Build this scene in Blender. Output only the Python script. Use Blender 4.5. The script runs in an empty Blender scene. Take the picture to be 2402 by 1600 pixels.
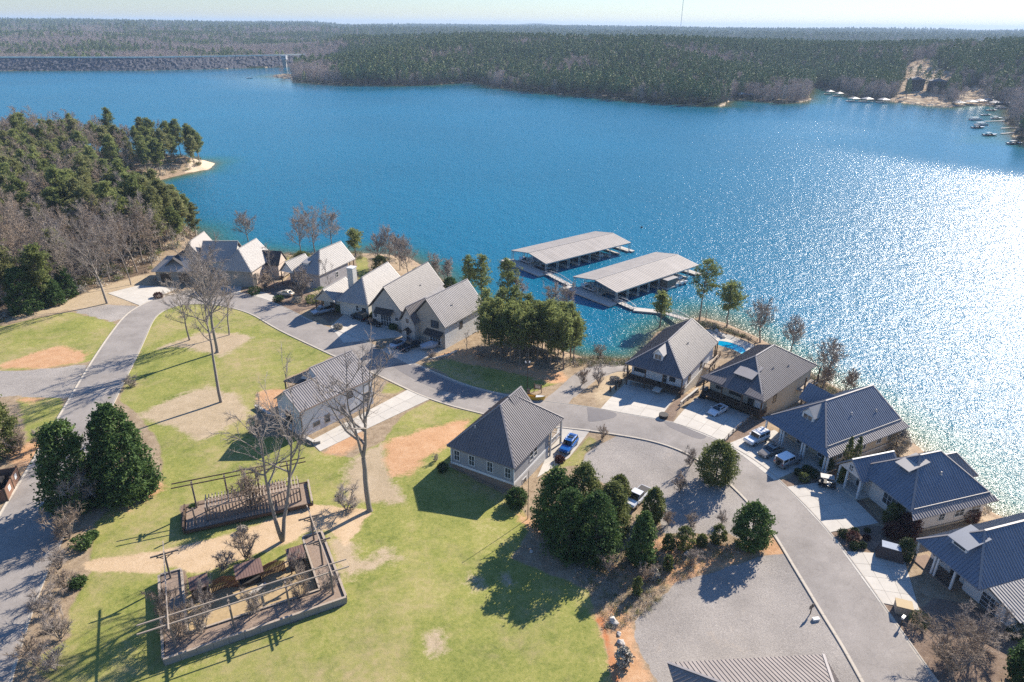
import bpy, math, random
import numpy as np
from mathutils import Vector, Matrix
random.seed(7); np.random.seed(7)
R = math.radians
# ---------------------------------------------------------------- camera, sky, sun, exposure
sc = bpy.context.scene
C = sc.collection
FPX, HC, PITCH, ROLL = 1603.0, 72.0, R(24.84), R(0.5)
cam = bpy.data.cameras.new('camera'); camo = bpy.data.objects.new('camera', cam); C.objects.link(camo)
cam.sensor_width = 36; cam.lens = 36 * FPX / 2402; cam.clip_start = 1; cam.clip_end = 60000
camo.matrix_world = Matrix.Translation((0, 0, HC)) @ Matrix.Rotation(math.pi / 2 - PITCH, 4, 'X') @ Matrix.Rotation(ROLL, 4, 'Z')
sc.camera = camo
SUN_AZ, SUN_EL = R(42.5), R(31)
w = bpy.data.worlds.new('World'); sc.world = w; w.use_nodes = True
nt = w.node_tree; bg = nt.nodes['Background']
sky = nt.nodes.new('ShaderNodeTexSky'); sky.sky_type = 'NISHITA'; sky.sun_disc = False
sky.sun_elevation = SUN_EL; sky.sun_rotation = SUN_AZ; sky.altitude = 100; sky.air_density = 1.3; sky.dust_density = 0.05; sky.ozone_density = 7.0
skt = nt.nodes.new('ShaderNodeVectorMath'); skt.operation = 'MULTIPLY'; skt.inputs[1].default_value = (.87, .95, 1.11)
nt.links.new(sky.outputs[0], skt.inputs[0]); nt.links.new(skt.outputs[0], bg.inputs[0]); bg.inputs[1].default_value = 0.075
sun = bpy.data.lights.new('sun', 'SUN'); sun.energy = 5.0; sun.angle = R(0.5); sun.color = (1.0, 0.905, 0.78)
suno = bpy.data.objects.new('sun', sun); C.objects.link(suno)
sd = Vector((math.sin(SUN_AZ) * math.cos(SUN_EL), math.cos(SUN_AZ) * math.cos(SUN_EL), math.sin(SUN_EL)))
suno.rotation_euler = (-sd).to_track_quat('-Z', 'Y').to_euler(); suno.location = (300, 300, 400)
sc.view_settings.view_transform = 'Standard'; sc.view_settings.look = 'None'; sc.view_settings.gamma = 1
sc.view_settings.exposure = 0.96
sc.render.engine = 'CYCLES'
sc.cycles.max_bounces = 5; sc.cycles.diffuse_bounces = 2; sc.cycles.glossy_bounces = 2; sc.cycles.transmission_bounces = 2
sc.cycles.volume_bounces = 0; sc.cycles.transparent_max_bounces = 8; sc.cycles.caustics_reflective = False; sc.cycles.caustics_refractive = False
sc.cycles.use_denoising = False; sc.cycles.sample_clamp_indirect = 3.0

# ---------------------------------------------------------------- where things stand
# survey frames: (left, top, scale) of the enlargements the positions were measured in
CR = dict(F=(0,0,1.0204),A=(0,0,.33985),B=(800,0,.33985),C=(1600,0,.3407),D=(0,400,.2551),E=(340,480,.2551),G=(760,560,.2551),
 H=(1150,500,.2551),I=(1380,700,.2551),J=(1700,880,.29847),K=(1700,1132,.29847),L=(1200,950,.25574),M=(1200,1200,.25574),
 N=(340,1180,.2551),O=(0,1200,.2551),Q=(0,820,.2551),R=(600,780,.2551),T=(1030,880,.21687),U=(340,540,.14444),X=(660,560,.10204),
 Y=(400,1080,.1403),Z=(2080,1180,.20406),a=(1560,740,.10204),S=(0,0,1.0),b=(2080,120,.26789))
cp, sp, cr, sr = math.cos(PITCH), math.sin(PITCH), math.cos(ROLL), math.sin(ROLL)
def ray(c, x, y):
    a, b, s = CR[c]
    px = (a + x * s - 1201) / FPX; py = -(b + y * s - 800) / FPX
    X = px * cr - py * sr; Y = px * sr + py * cr
    return (X, cp + Y * sp, -sp + Y * cp)
def at(c, x, y, z):
    d = ray(c, x, y); t = (z - HC) / d[2]
    return (d[0] * t, d[1] * t)
def seg_dist(px, py, poly, closed=True):
    """distance to the outline and inside test, vectorised"""
    px = np.asarray(px, float); py = np.asarray(py, float)
    d2 = np.full(px.shape, 1e18); ins = np.zeros(px.shape, bool)
    n = len(poly)
    for i in range(n if closed else n - 1):
        x0, y0 = poly[i]; x1, y1 = poly[(i + 1) % n]
        vx, vy = x1 - x0, y1 - y0; L = vx * vx + vy * vy + 1e-12
        t = np.clip(((px - x0) * vx + (py - y0) * vy) / L, 0, 1)
        dd = (px - x0 - t * vx) ** 2 + (py - y0 - t * vy) ** 2
        d2 = np.minimum(d2, dd)
        c = ((y0 > py) != (y1 > py)) & (px < (x1 - x0) * (py - y0) / (y1 - y0 + 1e-18) + x0)
        ins ^= c
    return np.sqrt(d2), ins
def sstep(a, b, x):
    t = np.clip((x - a) / (b - a), 0, 1); return t * t * (3 - 2 * t)
# shoreline of the near land at water level
shore_px = [('S',-420,352),('S',-50,350),('S',150,366),('S',330,372),('S',420,374),('S',478,376),('F',494,376),('F',480,390),('S',470,400),('S',400,416),('S',345,431),
 ('S',285,436),('S',240,446),('S',262,466),('S',300,488),('S',340,512),('S',400,528),('S',450,543),('S',478,566),('F',530,592),('F',600,580),('F',645,585),('F',700,592),('F',790,582),
 ('F',868,583),('F',935,590),('F',985,620),('F',1045,665),('F',1105,712),('F',1190,758),('F',1290,806),('F',1340,821),('F',1405,826),('F',1462,826),
 ('F',1482,800),('F',1508,765),('F',1555,745),('F',1610,728),('F',1665,742),('F',1735,772),('F',1800,808),('F',1850,850),('F',1900,878),('F',1960,912),('F',2040,972),
 ('F',2110,1026),('F',2190,1096),('F',2240,1150),('F',2290,1182),('F',2354,1210),('F',2480,1250)]
shore = [at(c, x, y, 0) for c, x, y in shore_px]
SHORE = shore + [(170, 60), (170, -60), (-400, -60), (-560, 200)]
# ground heights measured on the land
HPTS = [('I',110,1020,7),('I',780,1140,7),('I',1240,1330,7),('J',200,700,7),('J',900,1200,7),('K',1100,800,7),('K',1500,1450,7),('K',300,900,6.2),
 ('T',1400,850,5.4),('T',1050,1110,5.3),('T',870,1260,5.8),('L',1000,500,5.8),('T',120,1000,7),('N',180,1490,7),('N',1860,930,7),('Q',1200,700,7),
 ('E',700,1350,7),('E',1500,1100,7),('G',800,950,7),('D',985,1220,7),('D',300,1350,7.5),('D',100,900,8.5),('D',1000,600,8),('D',1500,900,6.5),
 ('U',1300,900,5.5),('X',1000,1200,6),('G',1300,1050,6.5),('G',1700,1150,6),('G',2200,1300,5),('I',100,650,4.5),('a',1400,500,2.6),('a',1700,650,2.6),('a',1150,850,2.8),
 ('I',2000,850,3.2),('I',1150,650,3.2),('O',200,1300,7),('D',1200,-100,5),('A',1000,1130,4),('A',300,1100,9),('X',1800,700,3.5)]
hp = np.array([at(c, x, y, z) + (z,) for c, x, y, z in HPTS])
def H(x, y):
    x = np.asarray(x, float); y = np.asarray(y, float)
    d, ins = seg_dist(x, y, SHORE)
    w_ = 0; s_ = 0
    for X, Y, Z in hp:
        ww = 1.0 / ((x - X) ** 2 + (y - Y) ** 2 + 60.0) ** 1.6; w_ = w_ + ww; s_ = s_ + ww * Z
    P = s_ / w_
    up = P * (0.10 * sstep(0, 1.5, d) + 0.90 * sstep(0.5, 15, d))
    dn = -np.minimum(d * 0.18, 5)
    return np.where(ins, up, dn)
def Hs(x, y): return float(H(np.array([x]), np.array([y]))[0])
# cached bilinear height field for quick lookups
GX0, GX1, GY0, GY1, GS = -430.0, 175.0, 25.0, 470.0, 1.25
gx = np.arange(GX0, GX1, GS); gy = np.arange(GY0, GY1, GS)
GXX, GYY = np.meshgrid(gx, gy); GH = H(GXX, GYY)
def Hq(x, y):
    x = np.asarray(x, float); y = np.asarray(y, float)
    fx = np.clip((x - GX0) / GS, 0, len(gx) - 1.001); fy = np.clip((y - GY0) / GS, 0, len(gy) - 1.001)
    i = fx.astype(int); j = fy.astype(int); u = fx - i; v = fy - j
    return (GH[j, i] * (1 - u) * (1 - v) + GH[j, i + 1] * u * (1 - v) + GH[j + 1, i] * (1 - u) * v + GH[j + 1, i + 1] * u * v)
def hq(x, y): return float(Hq(x, y))
def G(c, x, y, z0=7.0):
    """the point of the ground seen at a survey position"""
    p = at(c, x, y, z0)
    for _ in range(14):
        h = max(0.0, hq(*p)); p2 = at(c, x, y, h)
        p = ((p[0] + p2[0]) / 2, (p[1] + p2[1]) / 2)
    return p
def G3(c, x, y):
    p = G(c, x, y); return (p[0], p[1], hq(*p))

# ---------------------------------------------------------------- materials
def srgb(r, g, b):
    return tuple((v / 255 / 12.92 if v / 255 <= .04045 else ((v / 255 + .055) / 1.055) ** 2.4) for v in (r, g, b))
def newmat(name):
    m = bpy.data.materials.new(name); m.use_nodes = True
    t = m.node_tree; return m, t, t.nodes['Principled BSDF']
def N(t, typ, **k):
    n = t.nodes.new(typ)
    for a, v in k.items(): setattr(n, a, v)
    return n
def noise(t, scale, detail=3, rough=.55, vec=None, dims='3D'):
    n = N(t, 'ShaderNodeTexNoise', noise_dimensions=dims); n.inputs['Scale'].default_value = scale; n.inputs['Detail'].default_value = detail
    n.inputs['Roughness'].default_value = rough
    if vec: t.links.new(vec, n.inputs['Vector'])
    return n.outputs['Fac']
def mth(t, op, a, b=None, c=None, clamp=False):
    n = N(t, 'ShaderNodeMath', operation=op); n.use_clamp = clamp
    for i, v in enumerate((a, b, c)):
        if v is None: continue
        if isinstance(v, (int, float)): n.inputs[i].default_value = v
        else: t.links.new(v, n.inputs[i])
    return n.outputs[0]
def ramp(t, fac, stops):
    n = N(t, 'ShaderNodeValToRGB'); e = n.color_ramp.elements
    while len(e) < len(stops): e.new(0.5)
    for i, (p, c) in enumerate(stops): e[i].position = p; e[i].color = (*c, 1)
    t.links.new(fac, n.inputs[0]); return n.outputs[0]
def mixc(t, fac, a, b):
    n = N(t, 'ShaderNodeMix', data_type='RGBA')
    if isinstance(fac, (int, float)): n.inputs[0].default_value = fac
    else: t.links.new(fac, n.inputs[0])
    for i, v in ((6, a), (7, b)):
        if isinstance(v, tuple): n.inputs[i].default_value = (*v[:3], 1)
        else: t.links.new(v, n.inputs[i])
    return n.outputs[2]
def objco(t): return N(t, 'ShaderNodeTexCoord').outputs['Object']
def bump(t, bs, h, strength=.4, dist=.05):
    b = N(t, 'ShaderNodeBump'); b.inputs['Strength'].default_value = strength; b.inputs['Distance'].default_value = dist
    t.links.new(h, b.inputs['Height']); t.links.new(b.outputs[0], bs.inputs['Normal']); return b
MATS = {}
def mat(name, col, rough=.8, var=.18, scale=1.5, metal=0., spec=.3, bmp=0., bscale=20, rand=0.):
    if name in MATS: return MATS[name]
    m, t, b = newmat(name); co = objco(t)
    n = noise(t, scale, 4, .6, co)
    k = mth(t, 'MULTIPLY_ADD', n, var * 2, 1 - var)
    if rand:
        oi = N(t, 'ShaderNodeObjectInfo'); k = mth(t, 'MULTIPLY', k, mth(t, 'MULTIPLY_ADD', oi.outputs['Random'], rand * 2, 1 - rand))
    mx = N(t, 'ShaderNodeVectorMath', operation='SCALE'); mx.inputs[0].default_value = col; t.links.new(k, mx.inputs['Scale'])
    t.links.new(mx.outputs[0], b.inputs['Base Color'])
    b.inputs['Roughness'].default_value = rough; b.inputs['Metallic'].default_value = metal; b.inputs['Specular IOR Level'].default_value = spec
    if bmp: bump(t, b, noise(t, bscale, 4, .6, co), bmp, .03)
    MATS[name] = m; return m
def siding(name, col, pitch=.2, axis='Z', rough=.75, depth=.5):
    """painted boards: fine relief lines"""
    if name in MATS: return MATS[name]
    m, t, b = newmat(name); co = objco(t)
    sx = N(t, 'ShaderNodeSeparateXYZ'); t.links.new(co, sx.inputs[0])
    v = sx.outputs[2] if axis == 'Z' else mth(t, 'ADD', sx.outputs[0], sx.outputs[1])
    fr = mth(t, 'FRACT', mth(t, 'DIVIDE', v, pitch))
    h = fr if axis == 'Z' else mth(t, 'GREATER_THAN', fr, .15)
    n = noise(t, 1.2, 4, .6, co); k = mth(t, 'MULTIPLY_ADD', n, .22, .89)
    mx = N(t, 'ShaderNodeVectorMath', operation='SCALE'); mx.inputs[0].default_value = col; t.links.new(k, mx.inputs['Scale'])
    t.links.new(mx.outputs[0], b.inputs['Base Color']); b.inputs['Roughness'].default_value = rough; b.inputs['Specular IOR Level'].default_value = .25
    bump(t, b, h, depth, .03); MATS[name] = m; return m
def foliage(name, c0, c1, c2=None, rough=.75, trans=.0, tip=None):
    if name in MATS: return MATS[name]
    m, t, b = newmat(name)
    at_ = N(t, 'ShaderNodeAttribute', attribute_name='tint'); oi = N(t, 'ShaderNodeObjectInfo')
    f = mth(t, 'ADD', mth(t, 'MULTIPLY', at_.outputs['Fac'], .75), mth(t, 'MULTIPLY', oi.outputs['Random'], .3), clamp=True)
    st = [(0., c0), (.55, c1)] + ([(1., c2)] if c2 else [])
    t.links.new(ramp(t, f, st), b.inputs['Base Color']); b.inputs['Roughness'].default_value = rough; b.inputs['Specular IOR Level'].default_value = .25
    if trans:
        tr = N(t, 'ShaderNodeBsdfTranslucent'); t.links.new(ramp(t, f, st), tr.inputs[0])
        ms = N(t, 'ShaderNodeMixShader'); ms.inputs[0].default_value = trans
        t.links.new(b.outputs[0], ms.inputs[1]); t.links.new(tr.outputs[0], ms.inputs[2])
        t.links.new(ms.outputs[0], t.nodes['Material Output'].inputs[0])
    MATS[name] = m; return m
M_pine = foliage('pine_needles', (.09,.115,.038), (.215,.25,.085), (.34,.36,.135), trans=.55)
M_pine2 = foliage('pine_needles_dull', (.105,.115,.045), (.225,.235,.095), (.36,.35,.16), trans=.55)
M_cedar = foliage('evergreen_leaves', (.022,.052,.016), (.068,.125,.034), (.22,.30,.085), trans=.3)
M_magn = foliage('olive_leaves', (.06,.078,.026), (.14,.165,.05), (.28,.295,.10), trans=.35)
M_shrub = foliage('shrub_leaves', (.02,.035,.013), (.05,.075,.025), (.10,.14,.045), trans=.1)
M_maroon = foliage('maroon_leaves', (.045,.018,.016), (.11,.045,.035), (.19,.09,.07), trans=.1)
M_lime = foliage('young_leaves', (.12,.15,.04), (.25,.28,.07), (.42,.42,.14), trans=.2)
M_tan = foliage('dry_leaves', (.12,.09,.055), (.22,.17,.11), (.34,.28,.19), trans=.1)
M_bark = mat('bark', (.23,.19,.155), .95, .35, 3, bmp=.6, bscale=6)
M_barkg = mat('grey_bark', (.27,.235,.20), .95, .3, 3, bmp=.5, bscale=6)
M_twig = foliage('twigs', (.19,.155,.13), (.34,.29,.25), (.46,.40,.35))
M_twigt = foliage('tan_twigs', (.22,.165,.12), (.36,.28,.21), (.48,.39,.30))
M_metal = mat('galvanised_roof', (.29,.265,.255), .55, .2, .5, spec=.4, rand=.07)
M_metalw = mat('pale_roof', (.37,.345,.32), .55, .15, .5, spec=.4, rand=.06)
M_metald = mat('bronze_roof', (.165,.148,.148), .5, .2, .5, spec=.45, rand=.07)
M_metalb = mat('blue_grey_roof', (.175,.20,.245), .45, .18, .5, spec=.5, rand=.06)
M_metalf = mat('marina_roof', (.40,.36,.32), .65, .2, .3, spec=.3, rand=.06)
M_shingle = mat('dark_shingle_roof', (.07,.068,.07), .9, .3, 6, bmp=.4)
M_shingleg = mat('grey_shingle_roof', (.38,.35,.32), .9, .2, 6, bmp=.4)
M_white = mat('white_paint', (.68,.68,.67), .6, .06, 1)
M_whites = siding('white_siding', (.72,.72,.71), .2)
M_cream = siding('cream_siding', (.56,.54,.49), .2)
M_taupe = siding('taupe_siding', (.36,.325,.275), .22)
M_grey = siding('grey_lap_siding', (.31,.315,.33), .19)
M_bb = siding('white_board_and_batten', (.62,.61,.60), .4, 'XY')
M_bbt = siding('tan_board_and_batten', (.42,.40,.37), .4, 'XY')
M_wood = mat('stained_wood', (.10,.068,.048), .85, .3, 4)
M_woodl = mat('weathered_wood', (.40,.33,.26), .9, .25, 4)
M_woodg = mat('grey_weathered_wood', (.20,.165,.135), .9, .25, 4)
M_stone = mat('stone_veneer', (.40,.34,.27), .9, .35, 3, bmp=.8, bscale=5)
M_brick = mat('brown_brick', (.27,.19,.14), .9, .35, 5, bmp=.6, bscale=8)
M_concrete = mat('concrete', (.52,.485,.425), .9, .17, .7, bmp=.15, bscale=12, rand=.06)
M_concold = mat('old_concrete', (.52,.48,.42), .9, .16, .8, bmp=.15, bscale=12)
M_curb = mat('kerb_concrete', (.45,.405,.34), .9, .15, 1.2, bmp=.15, bscale=12)
M_cmu = mat('grey_block', (.27,.25,.225), .95, .2, 2, bmp=.4, bscale=10)
M_dock = mat('dock_boards', (.52,.48,.43), .85, .15, 1.5)
M_steel = mat('dock_steel', (.50,.50,.50), .5, .12, 2, metal=.3)
M_dark = mat('dark_trim', (.05,.045,.042), .6, .15, 2)
M_black = mat('black_rubber', (.022,.022,.024), .8, .1, 5)
M_alu = mat('alloy', (.45,.46,.48), .35, .05, 5, metal=.8)
M_rock = mat('pale_rock', (.52,.48,.43), .95, .35, .8, bmp=.8, bscale=2)
M_rockd = mat('dark_riprap', (.085,.085,.10), .95, .5, .12, bmp=.8, bscale=.8)
def glassm(name, col, rough=.08):
    m, t, b = newmat(name); b.inputs['Base Color'].default_value = (*col, 1); b.inputs['Roughness'].default_value = rough
    b.inputs['Specular IOR Level'].default_value = .6; co = objco(t); bump(t, b, noise(t, 1.5, 2, .5, co), .05, .03); return m
M_glass = glassm('window_glass', (.055,.065,.075)); M_cglass = glassm('car_glass', (.02,.028,.035), .05)
def paint(name, col, rough=.28, metal=.2):
    m, t, b = newmat(name); b.inputs['Base Color'].default_value = (*col, 1); b.inputs['Roughness'].default_value = rough
    b.inputs['Metallic'].default_value = metal; b.inputs['Coat Weight'].default_value = .5; b.inputs['Coat Roughness'].default_value = .06
    co = objco(t); n = noise(t, 2, 3, .6, co); r = mth(t, 'MULTIPLY_ADD', n, .2, rough - .1); t.links.new(r, b.inputs['Roughness']); return m
M_lamp = paint('lamp_glass', (.75,.75,.72)); M_tail = paint('tail_lamp', (.35,.02,.015))

# ---------------------------------------------------------------- mesh helpers
def link(o, parent=None):
    C.objects.link(o)
    if parent is not None: o.parent = parent
    return o
class MB:
    """collects faces and links them as one mesh object"""
    def __init__(s): s.v = []; s.f = []; s.m = []; s.mi = 0
    def add(s, vs, fs):
        o = len(s.v); s.v += [tuple(map(float, q)) for q in vs]; s.f += [tuple(o + i for i in f) for f in fs]; s.m += [s.mi] * len(fs); return s
    def box(s, x0, x1, y0, y1, z0, z1):
        return s.add([(x0,y0,z0),(x1,y0,z0),(x1,y1,z0),(x0,y1,z0),(x0,y0,z1),(x1,y0,z1),(x1,y1,z1),(x0,y1,z1)],
                     [(0,3,2,1),(4,5,6,7),(0,1,5,4),(1,2,6,5),(2,3,7,6),(3,0,4,7)])
    def obox(s, c, ax, hx, hy, z0, z1):
        """box with its x axis turned by ax (radians)"""
        ca, sa = math.cos(ax), math.sin(ax); vs = []
        for z in (z0, z1):
            for a, b in ((-hx,-hy),(hx,-hy),(hx,hy),(-hx,hy)): vs.append((c[0]+a*ca-b*sa, c[1]+a*sa+b*ca, z))
        return s.add(vs, [(0,3,2,1),(4,5,6,7),(0,1,5,4),(1,2,6,5),(2,3,7,6),(3,0,4,7)])
    def prism(s, poly, z0, z1):
        n = len(poly); vs = [(p[0], p[1], z0) for p in poly] + [(p[0], p[1], z1) for p in poly]
        a = sum(poly[i][0]*poly[(i+1)%n][1]-poly[(i+1)%n][0]*poly[i][1] for i in range(n))
        fs = [tuple(range(n))[::-1], tuple(range(n, 2*n))] + [(i,(i+1)%n,n+(i+1)%n,n+i) for i in range(n)]
        if a < 0: fs = [f[::-1] for f in fs]
        return s.add(vs, fs)
    def bar(s, p, q, w_, h_=None):
        """square bar between two points"""
        h_ = h_ or w_; p = Vector(p); q = Vector(q); d = (q - p)
        if d.length < 1e-6: return s
        d.normalize(); up = Vector((0,0,1)) if abs(d.z) < .98 else Vector((0,1,0))
        a = d.cross(up).normalized() * w_ / 2; b = a.cross(d).normalized() * h_ / 2
        vs = [p-a-b, p+a-b, p+a+b, p-a+b, q-a-b, q+a-b, q+a+b, q-a+b]
        return s.add(vs, [(0,1,2,3),(7,6,5,4),(4,5,1,0),(5,6,2,1),(6,7,3,2),(7,4,0,3)])
    def tube(s, p, q, r0, r1=None, n=8, cap=True):
        r1 = r0 if r1 is None else r1; p = Vector(p); q = Vector(q); d = (q-p).normalized()
        up = Vector((0,0,1)) if abs(d.z) < .98 else Vector((0,1,0)); a = d.cross(up).normalized(); b = a.cross(d)
        vs = [p+(a*math.cos(2*math.pi*i/n)+b*math.sin(2*math.pi*i/n))*r0 for i in range(n)]+[q+(a*math.cos(2*math.pi*i/n)+b*math.sin(2*math.pi*i/n))*r1 for i in range(n)]
        fs = [(i,n+i,n+(i+1)%n,(i+1)%n) for i in range(n)]
        if cap: fs += [tuple(range(n)), tuple(range(2*n-1, n-1, -1))]
        return s.add(vs, fs)
    def mesh(s, name, mats):
        me = bpy.data.meshes.new(name); me.from_pydata(s.v, [], s.f)
        for m in (mats if isinstance(mats, (list, tuple)) else [mats]): me.materials.append(m)
        if isinstance(mats, (list, tuple)) and len(mats) > 1: me.polygons.foreach_set('material_index', s.m)
        me.update(); return me
    def build(s, name, mats, parent=None, smooth=False):
        me = s.mesh(name, mats)
        if smooth: me.polygons.foreach_set('use_smooth', [True] * len(me.polygons))
        return link(bpy.data.objects.new(name, me), parent)
def bmesh_np(name, V, F, mats, tint=None, smooth=False, mi=None):
    """fast mesh from arrays; F is (n,3) or (n,4)"""
    me = bpy.data.meshes.new(name); nv, nf, k = len(V), len(F), F.shape[1]
    me.vertices.add(nv); me.vertices.foreach_set('co', np.asarray(V, np.float32).ravel())
    me.loops.add(nf * k); me.loops.foreach_set('vertex_index', np.asarray(F, np.int32).ravel())
    me.polygons.add(nf); me.polygons.foreach_set('loop_start', np.arange(0, nf * k, k, dtype=np.int32))
    try: me.polygons.foreach_set('loop_total', np.full(nf, k, np.int32))
    except Exception: pass
    for m in (mats if isinstance(mats, (list, tuple)) else [mats]): me.materials.append(m)
    if mi is not None: me.polygons.foreach_set('material_index', np.asarray(mi, np.int32))
    if smooth: me.polygons.foreach_set('use_smooth', np.ones(nf, bool))
    if tint is not None:
        at_ = me.attributes.new('tint', 'FLOAT', 'POINT'); at_.data.foreach_set('value', np.asarray(tint, np.float32))
    me.update(calc_edges=True); return me
def tag(o, label=None, cat=None, group=None, kind=None):
    if label: o['label'] = label
    if cat: o['category'] = cat
    if group: o['group'] = group
    if kind: o['kind'] = kind
    return o
def empty(name, loc=(0,0,0), rz=0., label=None, cat=None, group=None):
    o = bpy.data.objects.new(name, None); C.objects.link(o); o.location = loc; o.rotation_euler = (0,0,rz); o.empty_display_size = .5
    return tag(o, label, cat, group)
def copy_tree(o, parent=None):
    kids = list(o.children); c = o.copy(); C.objects.link(c); c.parent = parent
    for ch in kids: copy_tree(ch, c)
    return c
# ---------------------------------------------------------------- ground
def poly(*a): return [G(*q) for q in a]
def pk(k, *a): return [(k,)+q for q in a]
# covers of the ground: outlines in survey positions -> (attribute, outline, softness in metres)
grass = [
 poly(*pk('Q',(-100,190),(-100,-500)),*pk('D',(0,1440),(330,1360),(650,1300),(1060,1400),(1120,1500)),*pk('Q',(930,0),(820,120),(400,170),(0,205))),
 poly(*pk('Q',(150,430),(560,440),(590,520),(440,800),(250,870),(200,600))),
 poly(*pk('E',(-60,1300),(100,1000),(250,925),(430,900),(620,915),(800,945),(1000,1010),(1110,1100),(1240,1150),(1480,1290),(1730,1390)),*pk('R',(700,200),(640,255),(260,430),(300,540),(120,520),(0,560)),
      *pk('R',(-20,960),(360,960),(620,1110),(880,1150),(1180,1000),(1260,860),(1380,740),(1600,620),(1800,690),(2080,750)),
      *pk('T',(80,980),(700,1290),(880,1440),(960,1568),(1000,1640)),*pk('M',(0,420),(120,480),(700,720),(780,1000),(860,1200),(930,1564)),*pk('S',(1440,1640),(170,1640)),
      *pk('O',(250,1400),(640,1150),(640,900),(790,640),(840,540),(820,400),(880,200),(870,100),(1100,-100)),*pk('Q',(1500,1250),(1480,880),(1300,620),(1100,460),(1180,240),(1290,20))),
 poly(*pk('G',(920,1150),(1100,1230),(1250,1330),(1640,1420),(1850,1430),(2150,1330),(2000,1290),(1500,1180),(1150,1100))),
 poly(*pk('T',(1090,1090),(1260,900),(1420,900),(1620,660),(1700,700),(1560,860),(1560,960),(1250,1010))),
 poly(*pk('X',(30,420),(300,430),(380,560),(230,760),(100,800))), poly(*pk('X',(1700,430),(1900,400),(2000,560),(1990,900),(1790,950))),
 poly(*pk('G',(310,170),(400,180),(410,330),(330,360))), poly(*pk('R',(1150,560),(1210,460),(1370,520),(1290,560))),
 poly(*pk('R',(1000,560),(960,620),(700,300))) ]
gravel = [
 poly(*pk('D',(660,1290),(1000,1230),(1270,1250),(1120,1370),(1020,1390),(850,1340))),
 poly(*pk('Q',(-120,210),(450,180),(820,130),(640,460),(480,450),(150,420),(-100,440))),
 poly(*pk('L',(680,450),(850,340),(1000,270),(1250,300),(1500,400),(1980,690),(2350,940)),*pk('M',(2354,50),(2300,350),(2000,200),(1400,200),(1330,0)),*pk('L',(1330,1040),(1080,760),(860,730),(640,560))),
 poly(*pk('M',(1130,1000),(1500,660),(1900,540),(2300,400)),*pk('K',(480,560),(640,840),(800,1080),(940,1340),(1080,1568),(1100,1640)),*pk('S',(1520,1640)),*pk('M',(1330,1564),(1180,1300),(1130,1150))),
 poly(*pk('S',(1265,948),(1300,925),(1350,880),(1395,860),(1440,856),(1450,870),(1400,890),(1350,930),(1300,952))) ]
dirt = [
 poly(*pk('Q',(0,180),(0,140),(330,20),(560,-40),(800,40),(760,120),(420,170))), poly(*pk('Q',(150,430),(440,440),(360,480),(180,480))),
 poly(*pk('Q',(60,1000),(250,850),(420,800),(300,1080),(190,1150))),
 poly(*pk('R',(20,560),(160,520),(290,520),(250,600),(270,740),(180,790),(40,700))),
 poly(*pk('R',(640,1110),(780,1140),(930,1060),(990,950),(930,880),(660,1060))),
 poly(*pk('R',(1200,1010),(1500,900),(1900,800),(2000,800),(1800,1040),(1560,1150),(1440,1290),(1260,1330),(1180,1200))),
 poly(*pk('G',(1150,1040),(1400,1010),(1500,1120),(1900,1180),(2200,1230),(2250,1310),(2100,1330),(1600,1200),(1250,1130),(1050,1090))),
 poly(*pk('M',(740,880),(850,900),(950,880),(1100,1000),(1150,1250),(1320,1564),(930,1564),(860,1200))),
 poly(*pk('M',(1150,700),(1500,600),(1900,500),(1850,420),(1500,420),(1200,480))),
 poly(*pk('K',(380,400),(430,400),(600,680),(760,1000),(1080,1568),(1010,1568),(760,1060),(560,720),(440,600),(260,560))),
 poly(*pk('Q',(1160,1440),(1300,1300),(1440,1180),(1500,1260),(1400,1360),(1200,1460),(960,1568),(900,1568))), poly(*pk('L',(1300,1180),(1900,1300),(2300,1300),(2354,1350),(1900,1500),(1500,1640),(1100,1700),(900,1600),(850,1450),(1200,1500))), poly(*pk('L',(60,1000),(180,1060),(300,1200),(240,1250),(120,1120))) ]
straw = [
 poly(*pk('O',(720,490),(900,420),(1400,380),(1650,320),(2300,170)),*pk('N',(900,250),(1300,100),(1420,0),(2100,60),(1850,400),(1700,250),(1440,280),(1400,350),(1000,480),(560,640),(400,640),(160,560)),*pk('O',(1500,560),(1000,560),(780,540))),
 poly(*pk('N',(600,830),(860,800),(1330,500),(1500,780),(420,1180),(400,900))) ]
tan = [
 poly(*pk('D',(-60,1410),(130,1330),(400,1260),(640,1180),(900,1080),(1300,960),(1440,950),(1350,1060),(1000,1110),(1250,1230),(1270,1250),(1000,1230),(640,1280),(300,1350))),
 poly(*pk('E',(870,1180),(1000,1230),(700,1400),(300,1300),(100,1330),(500,1180))),
 poly(*pk('Q',(1250,600),(1500,480),(1900,340),(2200,420),(2300,600),(2000,760),(1850,850),(1600,720),(1350,640))),
 poly(*pk('R',(900,1150),(1180,1020),(1250,1350),(1350,1568),(850,1568),(800,1300))),
 poly(*pk('N',(1700,300),(1900,350),(2000,520),(2300,460),(2340,520),(2000,620),(1860,700),(1750,600))),
 poly(*pk('S',(1395,930),(1440,850),(1500,850),(1480,905),(1405,962))), poly(*pk('E',(1200,700),(1350,560),(1900,900),(1500,980),(1160,880),(870,820),(950,740))),
 poly(*pk('I',(1950,750),(2050,730),(2330,900),(2100,950),(1900,900))), poly(*pk('F',(985,1455),(1015,1448),(1025,1490),(1000,1505),(985,1485))), poly(*pk('F',(1080,1320),(1110,1328),(1105,1350),(1082,1342))), poly(*pk('F',(1150,1320),(1172,1322),(1170,1338),(1152,1336))), poly(*pk('F',(870,1270),(905,1265),(900,1285),(875,1290))) ]
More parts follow.
